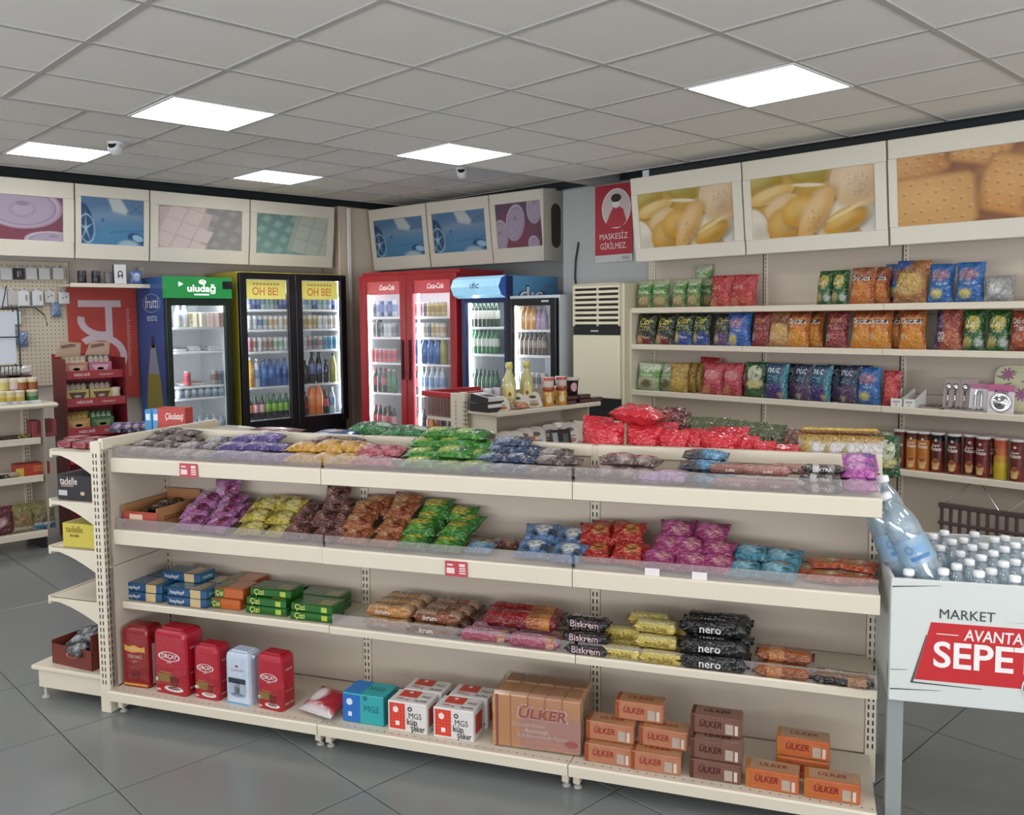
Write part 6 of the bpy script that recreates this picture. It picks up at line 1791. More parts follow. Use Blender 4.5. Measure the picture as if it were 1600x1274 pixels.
po = thing('mask_poster', 'red poster of a masked person with Turkish lettering between the two walls', 'poster', (-4.78, 5.79, 0), 0)
c = MB().box(-.20, .20, 0, .004, 2.08, 2.70, lin('b02434')); c.box(-.20, .20, -.001, .003, 2.06, 2.12, lin('c8c8c8'))
c.build('sheet', PRINT, po)
m = MB(); P_ = lambda off: flat((0, -off, 0), (1, 0, 0), (0, 0, 1), (0, -1, 0))
m.ell(lambda a, b: P_(.0015)(a + .03, b + 2.50), .155, .165, lin('ece4e2'), 28, .07)
m.ell(lambda a, b: P_(.0012)(a + .03, b + 2.50), .146, .155, lin('d8c8c6'), 24)
m.poly(lambda a, b: P_(.0022)(a + .03, b), [(-.11, 2.38), (-.06, 2.345), (.06, 2.345), (.11, 2.39), (.075, 2.49), (.03, 2.515), (-.03, 2.515), (-.06, 2.47)], lin('b83040'))
m.ell(lambda a, b: P_(.0026)(a + .03, b + 2.555), .045, .055, lin('e0d4d0')); m.ell(lambda a, b: P_(.003)(a + .03, b + 2.585), .055, .035, lin('2a1c20')); m.patch(lambda a, b: P_(.0034)(a + .03, b), -.036, .036, 2.515, 2.553, lin('f0ecea'), 1, 1)
m.word('MASKESİZ', lambda a, b: P_(.002)(a + .0, b + 2.27), .05, lin('ece4e2'), 0, 0, .30); m.word('GİRİLMEZ.', lambda a, b: P_(.002)(a + .0, b + 2.19), .05, lin('ece4e2'), 0, 0, .28)
m.word('YEŞİL', lambda a, b: P_(.003)(a + .13, b + 2.09), .022, lin('3a3034'), 0, 0, .08)
m.build('print', PRINT, po)
cb = MB().tube([(-5.17, 5.79, 2.25), (-5.2, 5.785, 2.1), (-5.21, 5.785, 1.95), (-5.2, 5.79, 1.86)], .008, 8)
cb.build('power_cable', mat('black_cable', '1a1a1c', rough=.5, vary=.1), label='black cable hanging on the grey pier above the air conditioner', cat='cable')

# ---------------------------------------------------------------- promotion basket with water bottles
BQ = Frame(-1.085, 2.610, R_(30.5))
bk = thing('promotion_basket', 'white printed promotion basket full of water bottles at the right edge', 'basket', BQ.P(0, 0, 0), BQ.rz)
BW, BD, BZ0, BZ1 = .86, .62, .440, .815
BWH = mat('basket_white_board', 'c9cdca', rough=.45, vary=.02); GREYL = mat('grey_leg', '8a9090', rough=.5, vary=.04)
MB().box(0, BW, 0, .012, BZ0, BZ1, bev=.002).build('front_board', BWH, bk)
MB().box(0, .012, .012, BD, BZ0, BZ1, bev=.002).build('side_board', BWH, bk)
MB().box(BW - .012, BW, .012, BD, BZ0, BZ1, bev=.002).build('side_board', BWH, bk)
MB().box(0, BW, BD, BD + .012, BZ0, BZ1, bev=.002).build('back_board', BWH, bk)
MB().box(.012, BW - .012, .012, BD, .60, .625).build('inner_floor', BWH, bk)
for x in (.0, BW - .05):
    for y in (.02, BD - .06):
        MB().box(x, x + .045, y, y + .035, 0, BZ0 + .1).build('leg', GREYL, bk)
m = MB(); P_ = lambda off: flat((0, -off, 0), (1, 0, 0), (0, 0, 1), (0, -1, 0))
PX_ = P_
P_ = lambda off: (lambda a, b: PX_(off)(a * .845, b))
m.poly(P_(.0012), [(.082, .512), (.60, .512), (.60, .690), (.132, .690)], lin('c2272c'))
m.word('MARKET', lambda a, b: P_(.0015)(a + .245, b + .716), .030, lin('3a3e42'), 0, 0, .175)
m.word('AVANTAJ', lambda a, b: P_(.0022)(a + .335, b + .657), .034, lin('ece6e4'), .015, .1, .195)
m.patch(P_(.002), .150, .220, .655, .6575, lin('ece6e4'), 1, 1); m.patch(P_(.002), .445, .52, .655, .6575, lin('ece6e4'), 1, 1)
m.word('SEPETİ', lambda a, b: P_(.0022)(a + .335, b + .590), .078, lin('f0eae8'), .022, 0, .385)
for pts in ([(.070, .503), (.078, .503), (.120, .650), (.117, .650)], [(.070, .500), (.072, .505), (.30, .500), (.30, .4985)], [(.004, .788), (.004, .792), (.16, .802), (.16, .801)], [(.004, .535), (.004, .537), (.06, .539), (.06, .538)], [(.004, .474), (.004, .478), (.17, .484), (.17, .483)], [(.36, .706), (.50, .708), (.50, .7065)], [(.40, .728), (.52, .733), (.52, .732)]):
    m.poly(P_(.0012), pts, lin('4a5052'))
CX_, CZ_ = .455, .517
m.ell(lambda a, b: P_(.003)(a + CX_, b + CZ_), .034, .034, lin('d8dada'), 20); m.ell(lambda a, b: P_(.0036)(a + CX_, b + CZ_), .029, .029, lin('5a5e60'), 20)
m.poly(lambda a, b: P_(.0042)(a + CX_, b + CZ_), [(-.016, .013), (.017, .013), (.012, -.006), (-.010, -.006)], lin('d8dada'))
for x in (-.006, .009): m.ell(lambda a, b: P_(.0042)(a + CX_ + x, b + CZ_ - .012), .004, .004, lin('d8dada'), 8)
m.build('print', PRINT, bk)
WAT = clear_mat('water_bottle_plastic', 'bcd8ea', .34, .06, .45); CAPM = mat('white_cap', 'e6e8ea', rough=.35, vary=.02); LBL = clear_mat('pale_blue_label', '9cc0dc', .55, .2, .1)
sb = MB().lathe([(.026, 0), (.031, .006), (.030, .03), (.031, .05), (.029, .06), (.031, .07), (.029, .08), (.031, .10), (.031, .13), (.026, .155), (.016, .178), (.013, .182), (.013, .19)], 14).mesh('bottle', WAT, True)
cp = MB().lathe([(.0155, 0), (.016, .003), (.016, .016), (.013, .0185), (.001, .019)], 12).mesh('cap', CAPM, True)
n = 0
for r in range(9):
    for k in range(9):
        x = .055 + k * .096 + (.048 if r % 2 else 0); y = .05 + r * .064
        if x > BW - .04 or (x < .2 and 2 <= r <= 3) or y > BD - .03: continue
        P = BQ.P(x, y, .626 + (.008 if (k + r) % 3 else 0))
        if pix(P)[0] > 1640: continue
        t = thing('water_bottle', 'small clear water bottle, %s from the left in %s of the basket' % (NUMW[k], 'the front row' if r == 0 else 'the %s row' % NUMW[r]), 'bottle', P, 0, group='small water bottles in the basket')
        link('bottle', sb, t); link('cap', cp, t, loc=(0, 0, .188)); n += 1
bbp = [(.034, 0), (.042, .008), (.041, .03)]
for k in range(7): bbp += [(.0425, .045 + .022 * k), (.0395, .056 + .022 * k)]
bbp += [(.0425, .205), (.0425, .235), (.040, .255), (.030, .285), (.016, .305), (.0135, .309), (.0135, .318)]
bb = MB().lathe(bbp, 18).mesh('bottle', WAT, True)
bl = MB().lathe([(.0432, .135), (.0436, .14), (.0436, .20), (.0432, .205)], 18, cap=False).mesh('label', LBL, True)
for u, y, z, lean, back, lb in ((1476, .10, .70, -27, 8, 'large clear water bottle leaning left on top of the small ones, front one'), (1437, .14, .70, -22, 6, 'large clear water bottle leaning left behind the front one'), (1410, .22, .70, -10, 4, 'large clear water bottle nearest the sweets shelving')):
    x = BQ.x_at(u, y, z)
    t = thing('large_water_bottle', lb, 'bottle', BQ.P(x, y, z), BQ.rz, group='large water bottles')
    t.matrix_world = pose(BQ.P(x, y, z), BQ.rz, R_(-back), R_(lean), (1.3, 1.3, 1.16))
    link('bottle', bb, t); link('label', bl, t); link('cap', cp, t, loc=(0, 0, .316))
    m = MB(); QW = lambda a, b: (.0442 * math.sin(a / .0442), -.0442 * math.cos(a / .0442), .17 + b)
    m.ell(lambda a, b: QW(a - .014, b + .008), .009, .012, lin('5a86b4'), 12, .35); m.patch(QW, -.002, .03, -.004, .014, lin('7aa4cc'), 3, 1); m.patch(QW, -.02, .028, -.022, -.012, lin('4a7cb0'), 4, 1); m.build('label_print', PRINT, t)

# ---------------------------------------------------------------- goods on the far side of the sweets shelving
zf = 1.037
REDF_ = foil_mat('glossy_red_film', .2, 20, 15, .95, .08)
redbag = []
for sd in (201, 202, 203):
    p = Pillow(.15, .18, .07, shade_fn('c42834', ((.5, .2, .34, .14, 'cc3c46'),)), sd, nu=14, nv=14, wr=1.3)
    for q in (.27, .23, .19): p.rect(.36, .36 + (.3 if q != .27 else .16), q, q + .012, 'e0a0a4')
    redbag.append(p.done('bag', REDF_))
for k, (u, y, hs, tn, wx) in enumerate(((948, .075, .92, 5, 1.0), (1003, .085, .90, -7, .95), (1052, .075, .82, 6, .8), (1086, .10, .84, -10, .6), (1122, .075, .80, 3, .95), (1163, .095, .74, -8, .7), (1194, .075, .66, 6, .6), (1232, .085, .60, -4, .9), (930, .16, 1.0, -12, .9), (1030, .18, .9, 10, 1.0), (1140, .18, .84, -6, 1.0))):
    x = G.x_at(u, y, zf + .12)
    put('snack_bag', redbag[k % 3], G.P(x, y, zf + .001), TH + R_(tn), R_(-4 - k % 3), R_((k * 5) % 7 - 3), (wx, 1, hs), 'bright red bag, %s in the %s row above the sweets shelving' % (NUMW[k] if k < 8 else NUMW[k - 8], 'front' if k < 8 else 'back'), 'snack', 'bright red bags on the far side')
put('snack_bag', redbag[1], G.P(G.x_at(1035, .12, 1.24), .12, 1.222), TH + R_(86), R_(-84), 0, (1, 1, 1.05), 'bright red bag lying on top of the red row', 'snack', 'bright red bags on the far side')
darkred = Pillow(.14, .1, .04, shade_fn('5a1a18', ((.5, .5, .3, .3, '8c3028'),)), 204, wr=1.2).done('bag', FOIL)
for k, (u, dz) in enumerate(((1040, .13), (1058, .11))):
    put('snack_bag', darkred, G.P(G.x_at(u, .26, 1.2), .26, zf + dz), TH + R_(20 * k), R_(-40), 0, (1, 1, 1), 'dark red foil bag, %s behind the red bags' % ('left' if not k else 'right'), 'snack', 'dark red foil bags')
for k, u in enumerate((1105, 1130, 1162, 1192)):
    put('snack_bag', K['grn'], G.P(G.x_at(u, .29, 1.17), .29, zf + .001), TH, R_(-5), 0, (1.1, 1, 1.02 - .04 * k), 'olive green nut bag, %s behind the red bags' % ordinal(k, 4), 'snack', 'olive nut bags behind the red ones')
brf = Pillow(.16, .12, .05, shade_fn('7a4038', ((.4, .6, .3, .2, '9c6a5c'),)), 205, wr=1.2).done('bag', FOIL)
for k, u in enumerate((1222, 1250)):
    put('snack_bag', brf, G.P(G.x_at(u, .28, 1.12), .28, zf + .03), TH, R_(-30), 0, (1, 1, 1), 'brown foil bag, %s behind the red bags' % ('left' if not k else 'right'), 'snack', 'brown foil bags behind')
ylb = Pillow(.13, .14, .06, shade_fn('d8d4d0', ((.2, .5, .14, .7, 'b8a03c'), (.5, .98, .7, .14, 'a8802c'), (.65, .4, .26, .3, 'dcd0d8'))), 206, wr=.8).done('bag', FOIL)
for k, u in enumerate((1274, 1302, 1330, 1352)):
    put('coffee_bag', ylb, G.P(G.x_at(u, .08, 1.1), .08, zf + .001), TH + R_(6 - 4 * k), R_(-5), 0, (.9, 1, 1.05), 'white and gold coffee bag, %s at the right end' % ordinal(k, 4), 'coffee', 'white and gold coffee bags')
ylt = bar_mesh('pack', .16, .05, .03, '8a5a28', 'd8b83c', '6a3a1c', seed=31)
for k, (u, y) in enumerate(((1285, .2), (1340, .2), (1325, .27))):
    put('coffee_pack', ylt, G.P(G.x_at(u, y, 1.15), y, zf + .10 - .03 * (k == 2) + .03), TH + R_(5 * k), 0, 0, (1, 1, 1), 'yellow and brown pack lying above the coffee bags, %s' % ordinal(k, 3), 'coffee', 'yellow and brown packs')
    put('coffee_pack', ylt, G.P(G.x_at(u, y, 1.1), y, zf + .001), TH + R_(4 * k), 0, 0, (1, 1, 4.3 - (k == 2)), 'tall brown coffee pack behind the coffee bags, %s' % ordinal(k, 3), 'coffee', 'brown packs behind the coffee bags')
put('snack_bag', K['nature'], G.P(G.x_at(1382, .12, 1.1), .12, zf + .001), TH, R_(-4), 0, (.7, 1, .6), 'small dark green bag at the right end of the far side', 'snack')
# green sacks and flat things near the middle and left
gsm = Pillow(.24, .12, .07, shade_fn('1f6a34', ((.75, .5, .12, .2, 'c8d8c8'), (.5, .1, .5, .1, '2f8a48'))), 207, seal='lr', wr=.8).done('sack', FOIL)
for k, (u, y) in enumerate(((572, .2), (630, .12), (692, .09))):
    put('green_sack', gsm, G.P(G.x_at(u, y, 1.08), y, zf + .07), TH + R_(4 * k - 4), R_(-80), 0, (1, 1, 1), 'green film pack lying on the far side, %s' % ordinal(k, 3), 'pack', 'green film packs on the far side')
    put('green_sack', gsm, G.P(G.x_at(u, y + .02, 1.05), y + .02, zf + .036), TH + R_(2 * k - 4), R_(-84), 0, (1, 1, 1), 'lower green film pack under the others, %s' % ordinal(k, 3), 'pack', 'green film packs on the far side')
for u, c, wx, lb in ((412, '8a5a64', .26, 'flat rosy magazine lying on the far side of the sweets shelving'), (510, '2c5aa0', .2, 'flat blue bag lying on the far side of the sweets shelving'), (345, 'c8c0b4', .2, 'flat cream carton lying on the far side near the left end')):
    p = Pillow(wx, .14, .03, shade_fn(c, ((.5, .5, .2, .2, 'c8b8b8'),)), 208, wr=1).done('pack', FILM)
    put('flat_pack', p, G.P(G.x_at(u, .1, 1.1), .1, zf + .066), TH, R_(-86), 0, (1, 1, 1), lb, 'pack')
    put('pack_stack', Carton(wx * .9, .12, .05, 'b8b0a4', .003).done('box'), G.P(G.x_at(u, .1, 1.06), .11, zf + .001), TH, 0, 0, (1, 1, 1), 'plain low box under the ' + lb.split(' lying')[0], 'box')
c = Carton(.14, .07, .165, 'b03a34', .003); c.text('front', 'Çikolataş', .015, .125, .03, 'ece0dc', .09, .012, .25).rect('left', .0, .07, .004, .096, 'd8c884')
put('chocolate_box', c.done('box'), G.P(G.x_at(268, .15, 1.1), .15, zf + .001), TH + R_(8), 0, 0, (1, 1, 1), 'red box with white script standing behind the left end', 'box')
for k, u in enumerate((232, 244)):
    put('tissue_box', Carton(.04, .06, .15, '3c8ac4' if k == 0 else '4a9ad0', .003).rect('front', -.012, .012, .10, .13, 'd8e8f0').done('box'), G.P(G.x_at(u, .18, 1.1), .18, zf + .001), TH, 0, 0, (1, 1, 1), 'small sky blue box, %s of the pair behind the left end' % ('left' if k == 0 else 'right'), 'box', 'small sky blue boxes')
pur = bag_pair('bag', .10, .09, .04, '3a2c58', ((.4, .5, .3, .3, '4a4a88'), (.7, .4, .16, .2, 'c8a0b0')), seeds=(211, 212))
for k, (u, y) in enumerate(((176, .16), (192, .18), (206, .2), (220, .22))):
    put('sweets_bag', pur[k % 2], G.P(G.x_at(u, y, 1.12), y, 1.076), TH + R_(10 * k), R_(-55), 0, (.8, .8, .8), 'small purple sweets bag, %s behind the end shelving' % ordinal(k, 4), 'sweets', 'small purple sweets bags')

# ---------------------------------------------------------------- goods on the end unit
FE = Frame(*G.P(0, 0, 0)[:2], TH)
def end_put(name, me, u, n_, z, label, cat, group=None, rz=0, pitch=0):
    x = FE.x_at(u, n_, z + .04)
    return put(name, me, FE.P(x, n_, z), TH + R_(rz), R_(pitch), 0, (1, 1, 1), label, cat, group)
c = Carton(.185, .26, .105, '17151a', .003, top='221f24'); c.text('front', 'tadelle', -.03, .078, .03, 'd8cfc8', .09).rect('front', -.07, -.005, .055, .064, '8a7a64').rect('front', -.085, -.04, .018, .04, 'b8bcc0').ell('front', .04, .03, .012, .008, 'c8a890').rect('right', .08, .12, .015, .035, 'b8b8bc')
end_put('chocolate_carton', c.done('box'), 117, -.345, .868, 'black chocolate bar carton with white lettering on the end unit', 'box')
c = Carton(.17, .22, .10, 'c8b84a', .003, top='d4c868'); c.text('front', 'tadelle', -.02, .075, .028, '8a7420', .09).text('front', 'fındık', -.02, .05, .014, '6a5a1c', .05)
end_put('chocolate_carton', c.done('box'), 123, -.345, .670, 'yellow chocolate bar carton on the end unit', 'box')
for k, (u, n_) in enumerate(((98, -.30), (122, -.31), (145, -.30), (108, -.2), (136, -.2))):
    end_put('sweets_tray', Carton(.07, .09, .026, '8c3440', .004).rect('top', -.03, .03, .01, .08, 'c08a94').done('box', FILM), u, n_, 1.076, 'small red film wrapped pack, %s on the top of the end unit' % NUMW[k], 'sweets', 'small red packs on the end unit')
t = thing('open_carton', 'open brown carton of silver packs on the base of the end unit', 'box', FE.P(FE.x_at(112, -.33, .2), -.33, .149), TH + R_(-6))
MB().box(-.12, .12, 0, .004, 0, .085).build('front_wall', mat('brown_card', '6a2c20', rough=.6, vary=.06), t); MB().box(-.12, .12, .20, .204, 0, .085).build('back_wall', MATS['brown_card'], t)
MB().box(-.12, -.116, 0, .2, 0, .10).build('side_wall', MATS['brown_card'], t); MB().box(.116, .12, 0, .2, 0, .15).build('side_wall', MATS['brown_card'], t); MB().box(-.116, .116, .004, .2, 0, .02).build('base', MATS['brown_card'], t)
m = MB(); m.ell(flat((0, -.001, .05), (1, 0, 0), (0, 0, 1), (0, -1, 0)), .035, .012, lin('a8745a'), 14, .3); m.build('emblem', PRINT, t)
slv = Pillow(.11, .08, .04, shade_fn('4a4a50', ((.4, .5, .25, .3, 'b8bcc4'),)), 221, seal='lr', wr=1.2).done('bag', FOIL)
for k, (a, b, c2) in enumerate(((-.02, .03, .09), (.05, .06, .10), (.02, .11, .11), (.07, .02, .08))):
    x = FE.x_at(112, -.33, .2)
    put('sweets_pack', slv, FE.P(x + a, -.33 + b, .149 + c2 - .02), TH + R_(30 * k), R_(-70), 0, (1, 1, 1), 'silver grey foil pack in the open brown carton, %s' % NUMW[k], 'sweets', 'silver packs in the brown carton')

# ---------------------------------------------------------------- goods on the short gondola
def g2put(name, me, u, y, z, label, cat, group=None, rz=0, pitch=0, sc=(1, 1, 1)):
    x = F2.x_at(u, y, z + .06)
    return put(name, me, F2.P(x, y, z), F2.rz + R_(rz), R_(pitch), 0, sc, label, cat, group)
zd = 1.0145
lem = MB().lathe([(.034, 0), (.038, .008), (.038, .05), (.0365, .055), (.038, .06), (.038, .16), (.036, .18), (.018, .235), (.016, .25), (.016, .262), (.019, .264), (.019, .296), (.015, .30)], 14, [lin('a8a468')] * 3 + [lin('b8b47c')] * 7 + [lin('c8b85c')] * 2)
lem.patch(lambda a, b: (.0386 * math.sin(a / .038), -.0386 * math.cos(a / .038), b), -.02, .025, .07, .15, lin('d4c88a'), 3, 1); lem.ell(lambda a, b: (.0392 * math.sin(a / .038), -.0392 * math.cos(a / .038), b + .095), .009, .014, lin('9c5a1c')); lem = lem.mesh('bottle', PETM, True)
for k, u in enumerate((796, 823)):
    g2put('lemon_juice_bottle', lem, u, .17, zd, 'yellow lemon sauce bottle, %s of the pair on the short gondola' % ('left' if not k else 'right'), 'bottle', 'yellow lemon sauce bottles', rz=-40, sc=(1.2, 1.2, 1))
jarm = MB().lathe([(.034, 0), (.038, .006), (.038, .09), (.036, .10), (.038, .105), (.040, .11), (.040, .125), (.034, .13), (.036, .132), (.036, .17), (.040, .178), (.040, .192), (.036, .195)], 14, [lin('b8842c'), lin('c08a30'), lin('c89038'), lin('8a3a28'), lin('8a3a28'), lin('8a3a28'), lin('b87a50'), lin('b87a50'), lin('d8ccc8'), lin('c87a70'), lin('b84a40'), lin('d0c8c0')])
jarm.ell(lambda a, b: (.0386 * math.sin(a / .038), -.0386 * math.cos(a / .038), b + .05), .02, .026, lin('d8c8a0')); jarm = jarm.mesh('jar', PETM, True)
for k, u in enumerate((857, 877)):
    g2put('honey_jar', jarm, u, .07, zd, 'amber jar pair stacked with white label, %s one on the short gondola' % ('left' if not k else 'right'), 'jar', 'amber jars', rz=-40)
bx = Carton(.17, .12, .05, '2a2628', .003, top='d8d8d6'); bx.rect('top', -.02, .06, .015, .10, '4a4c50', .001).text('top', 'hurma', -.05, .05, .012, '8a7a3a', .03).rect('right', .0, .12, .028, .05, 'd4d4d2')
bxm = bx.done('box')
g2put('date_box', bxm, 748, .16, zd, 'black and white boxed pack lying at the near end of the short gondola, lower', 'box', 'black and white boxes', rz=-90)
x = F2.x_at(748, .16, zd)
put('date_box', bxm, F2.P(x, .16, zd + .052), R_(0), R_(0), R_(8), (1, 1, 1), 'black and white boxed pack tilted on top of the lower one', 'box', 'black and white boxes')
cupm = MB().lathe([(.022, 0), (.028, .06), (.030, .064), (.03, .07)], 12, col=lin('d0d0dc')).mesh('cup', PLAST, True)
for k, u in enumerate((762, 776)):
    g2put('foam_cup', cupm, u, .24, zd + .001, 'white lilac cup, %s of the pair behind the boxes' % ('left' if not k else 'right'), 'cup', 'white cups', sc=(1, 1, 1.9))
def deli(body, spot):
    m = MB(); n = 16
    def ring(w, h, y): return [(w * math.copysign(abs(math.cos(2 * math.pi * i / n)) ** .6, math.cos(2 * math.pi * i / n)), y, h * 1.0 + h * math.copysign(abs(math.sin(2 * math.pi * i / n)) ** .6, math.sin(2 * math.pi * i / n))) for i in range(n)]
    A, B, C = ring(.055, .06, 0), ring(.058, .062, .006), ring(.045, .055, .035)
    m.add(A + B + C, [(i, (i + 1) % n, (i + 1) % n + n, i + n) for i in range(n)] + [(i + n, (i + 1) % n + n, (i + 1) % n + 2 * n, i + 2 * n) for i in range(n)] + [tuple(range(n))[::-1], tuple(range(2 * n, 3 * n))], [lin('d8cfc4')] * n + [lin(body)] * n + [lin('dcd4c8'), lin(body)])
    P_ = flat((0, -.0008, .06), (1, 0, 0), (0, 0, 1), (0, -1, 0))
    m.ell(lambda a, b: P_(a, b + .02), .026, .012, lin('5a4a44')); m.patch(P_, -.03, .03, -.016, -.010, lin('6a605a'), 1, 1); m.ell(lambda a, b: P_(a, b - .036), .035, .014, lin(spot))
    return m.mesh('tray', FILM)
dl = [deli('a8684c', 'b07050'), deli('b0866a', '8a5a34'), deli('c0a890', '9c7a4c')]
for k, (u, y, pt) in enumerate(((786, .06, -42), (812, .09, -38), (836, .07, -35), (800, .12, -40), (826, .14, -36))):
    g2put('deli_tray', dl[k % 3], u, y, zd + .002, 'white lidded deli tray, %s on the upper shelf of the short gondola' % NUMW[k], 'deli tray', 'deli trays on the upper shelf', rz=-24, pitch=pt)
g2put('salami_pack', Pillow(.09, .07, .035, shade_fn('b06a4c', ((.5, .5, .3, .3, 'c88868'),)), 231, seal='lr').done('pack', FILM), 818, .02, zd + .015, 'orange film pack lying in front of the deli trays', 'pack', rz=-25, pitch=-70)
ck = Carton(.12, .11, .028, '3a2226', .004); ck.rect('front', -.05, .05, .006, .022, '6a4448').rect('right', .01, .10, .006, .022, '6a4448'); ckm = ck.done('box', FILM)
for k, (u, dz, y) in enumerate(((892, 0, .04), (915, 0, .05), (933, 0, .06), (895, .029, .05), (914, .029, .06))):
    g2put('dark_pack', ckm, u, y, zd + dz, 'dark plum chocolate pack, %s %s on the short gondola' % (ordinal(k % 3, 3 if k < 3 else 2) if k < 3 else ('leftmost' if k == 3 else 'rightmost'), 'below' if k < 3 else 'on top'), 'chocolate', 'dark plum packs')
cup2 = MB().lathe([(.036, 0), (.044, .10), (.046, .102), (.046, .115), (.04, .118)], 14, [lin('3a2024'), lin('d0c8c4'), lin('d0c8c4'), lin('c8c0bc')])
cup2.ell(lambda a, b: ((.041 + .008 * b / .1) * math.sin(a / .041), -(.043) * math.cos(a / .041), .055 + b), .024, .03, lin('c8a0a0')); 
g2put('chocolate_tub', cup2.mesh('tub', PLAST, True), 894, .10, zd + .058, 'dark chocolate tub with white lid standing on the plum packs', 'tub', rz=-30)
zd2 = .7295
for k, (u, y, pt) in enumerate(((792, .08, -20), (808, .05, -22), (822, .10, -18), (841, .10, -20), (862, .12, -18), (876, .14, -16), (893, .10, -18))):
    g2put('deli_tray', dl[k % 2], u, y, zd2 + .002, 'white lidded deli tray, %s on the lower shelf of the short gondola' % NUMW[k], 'deli tray', 'deli trays on the lower shelf', rz=-26, pitch=pt, sc=(1.15, 1, 1.3))
c = Carton(.16, .03, .13, '1c1a1e', .006); c.rect('front', -.07, -.03, .03, .11, 'b0b4b8').rect('front', .01, .05, .02, .10, '5a5c60')
g2put('black_tray', c.done('box', FILM), 880, .0, zd2 + .002, 'black food tray standing in front on the lower shelf', 'food tray', rz=-14, pitch=-14)
c = Carton(.10, .03, .11, 'b8703c', .004)
g2put('orange_card', c.done('box'), 829, .01, zd2 + .002, 'plain orange brown packet on the lower shelf', 'packet', rz=-14, pitch=-10)
# left side of the short gondola: red divider tray and bottles
x0 = F2.x_at(700, .56, 1.0)
t = thing('divider_tray', 'clear tray with red rim and upright dividers on the short gondola', 'tray', F2.P(.02, .44, .952), F2.rz)
RDT = mat('red_rim_plastic', 'a83038', rough=.35, vary=.05)
MB().box(-.02, .5, .0, .30, .0, .006).build('tray_base', CLEAR, t)
for k in range(9): MB().box(-.02 + k * .035 * 0, .30, .02 + .033 * k, .023 + .033 * k, .006, .14).build('divider', clear_mat('rosy_clear_divider', 'd8b4b0', .35), t)
MB().box(-.03, .0, -.01, .31, .13, .165, bev=.004).build('rim', RDT, t); MB().box(.0, .5, -.01, .01, .13, .165, bev=.004).build('rim', RDT, t); MB().box(.0, .5, .29, .31, .13, .165, bev=.004).build('rim', RDT, t)
amb = [pet('b8843c', 'c8987c', 'b08070', .036, .24), pet('8a4a3c', 'a8788c', '8a8aa8', .032, .2), pet('c0b070', 'a88a70', '8a4034', .034, .18)]
for k, (y, x) in enumerate(((.69, -.06), (.64, -.02), (.6, .02), (.55, -.01), (.51, -.02), (.47, -.01))):
    put('syrup_bottle', amb[0 if k == 0 else 1 if k < 3 else 2], F2.P(x + .08, y - .02, .722), 0, 0, 0, (1, 1, 1), 'small %s syrup bottle, %s below the divider tray' % (('amber', 'rosy', 'rosy', 'yellow', 'yellow', 'yellow')[k], NUMW[k]), 'bottle', 'syrup bottles below the divider tray')

# ---------------------------------------------------------------- left wall: pegboard, poster, small shelf, coffee stand, aisle goods
PEG = mat('pegboard', 'c4b8a4', rough=.6, vary=.03)
peg = thing('pegboard', 'beige perforated pegboard hung with phone accessories on the left wall', 'pegboard', (-8.36, 2.60, 0), R_(90))
MB().box(-1.6, .0, 0, .012, 1.05, 2.12).build('board', PEG, peg)
m = MB()
for i in range(36):
    for j in range(30):
        m.ell(flat((-.03 - .033 * i, -.0008, 1.08 + .0345 * j), (1, 0, 0), (0, 0, 1), (0, -1, 0)), .006, .006, (1, 1, 1), 6)
m.build('holes', mat('peg_hole', '7a6e60', rough=.8, vary=.1), peg, kind='stuff')
m = slots(MB(), .016, -.002, 1.05, 2.1, 'y', double=False); MB().box(.0, .03, 0, .02, 1.0, 2.12).build('upright', SHELF, peg); m.build('slots', DARK, peg, kind='stuff')
PF = Frame(-8.36, 2.60, R_(90))
def wallx(u, v, off=.03):
    p = at_x(u, v, -8.36 + off)
    return p[1] - 2.60, p[2]
HOOK = mat('grey_hook', '6a6a6a', rough=.4, vary=.1)
def hang(name, u, v, w, h, d, col, label, extra=None, group='accessories hung on the pegboard'):
    x, z = wallx(u, v)
    t = thing(name, label, 'accessory', PF.P(x, -.012, z), PF.rz, group=group)
    c = Carton(w, d, h, col, .003)
    if extra: extra(c)
    o = link('box', c.done('box'), t, loc=(0, -d, -h / 2))
    MB().tube([(0, .01, h / 2 + .012), (0, -d - .03, h / 2 + .012), (0, -d - .035, h / 2 + .02)], .003, 6).build('hook', HOOK, t)
    MB().box(-.014, .014, -d * .6, -d * .5, h / 2 - .002, h / 2 + .02).build('hang_tab', mat('clear_tab', 'c8ccd0', rough=.4, vary=.02), t)
wt = 'd6d8da'
for k, u in enumerate((10, 49, 69, 91)):
    hang('charger_box', u, 428, .085, .10, .03, wt, 'plain white charger box, %s in the top row of the pegboard' % NUMW[k])
hang('earphone_pack', 30, 428, .08, .095, .02, '26262c', 'black earphone pack in the top row of the pegboard', lambda c: (c.rect('front', -.015, -.005, .02, .07, 'b8b8bc'), c.rect('front', .005, .012, .03, .075, '9a9aa0')))
hang('cable_pack', 5, 466, .06, .14, .02, 'c8c8d4', 'pale lilac cable pack at the left of the second row')
hang('cable_pack', 20, 466, .075, .12, .02, 'bab6b2', 'grey cable pack in the second row')
def chg(c): c.rect('front', .012, .028, .06, .11, '8a8e90').rect('front', -.04, .04, .0, .02, '6a7270')
hang('charger_box', 36, 468, .085, .145, .045, wt, 'white charger box with grey base, left in the second row', chg)
hang('charger_box', 58, 468, .085, .145, .045, wt, 'white charger box with grey base, right in the second row', chg)
def skt(c): c.ell('front', -.012, .05, .006, .006, '3a3a3c').ell('front', .014, .06, .006, .006, '3a3a3c')
hang('socket_pack', 78, 464, .085, .10, .02, 'cfcdc8', 'white socket adapter, left of the two in the second row', skt)
hang('socket_pack', 100, 466, .085, .10, .03, 'd8dadb', 'white socket adapter, right of the two in the second row', skt)
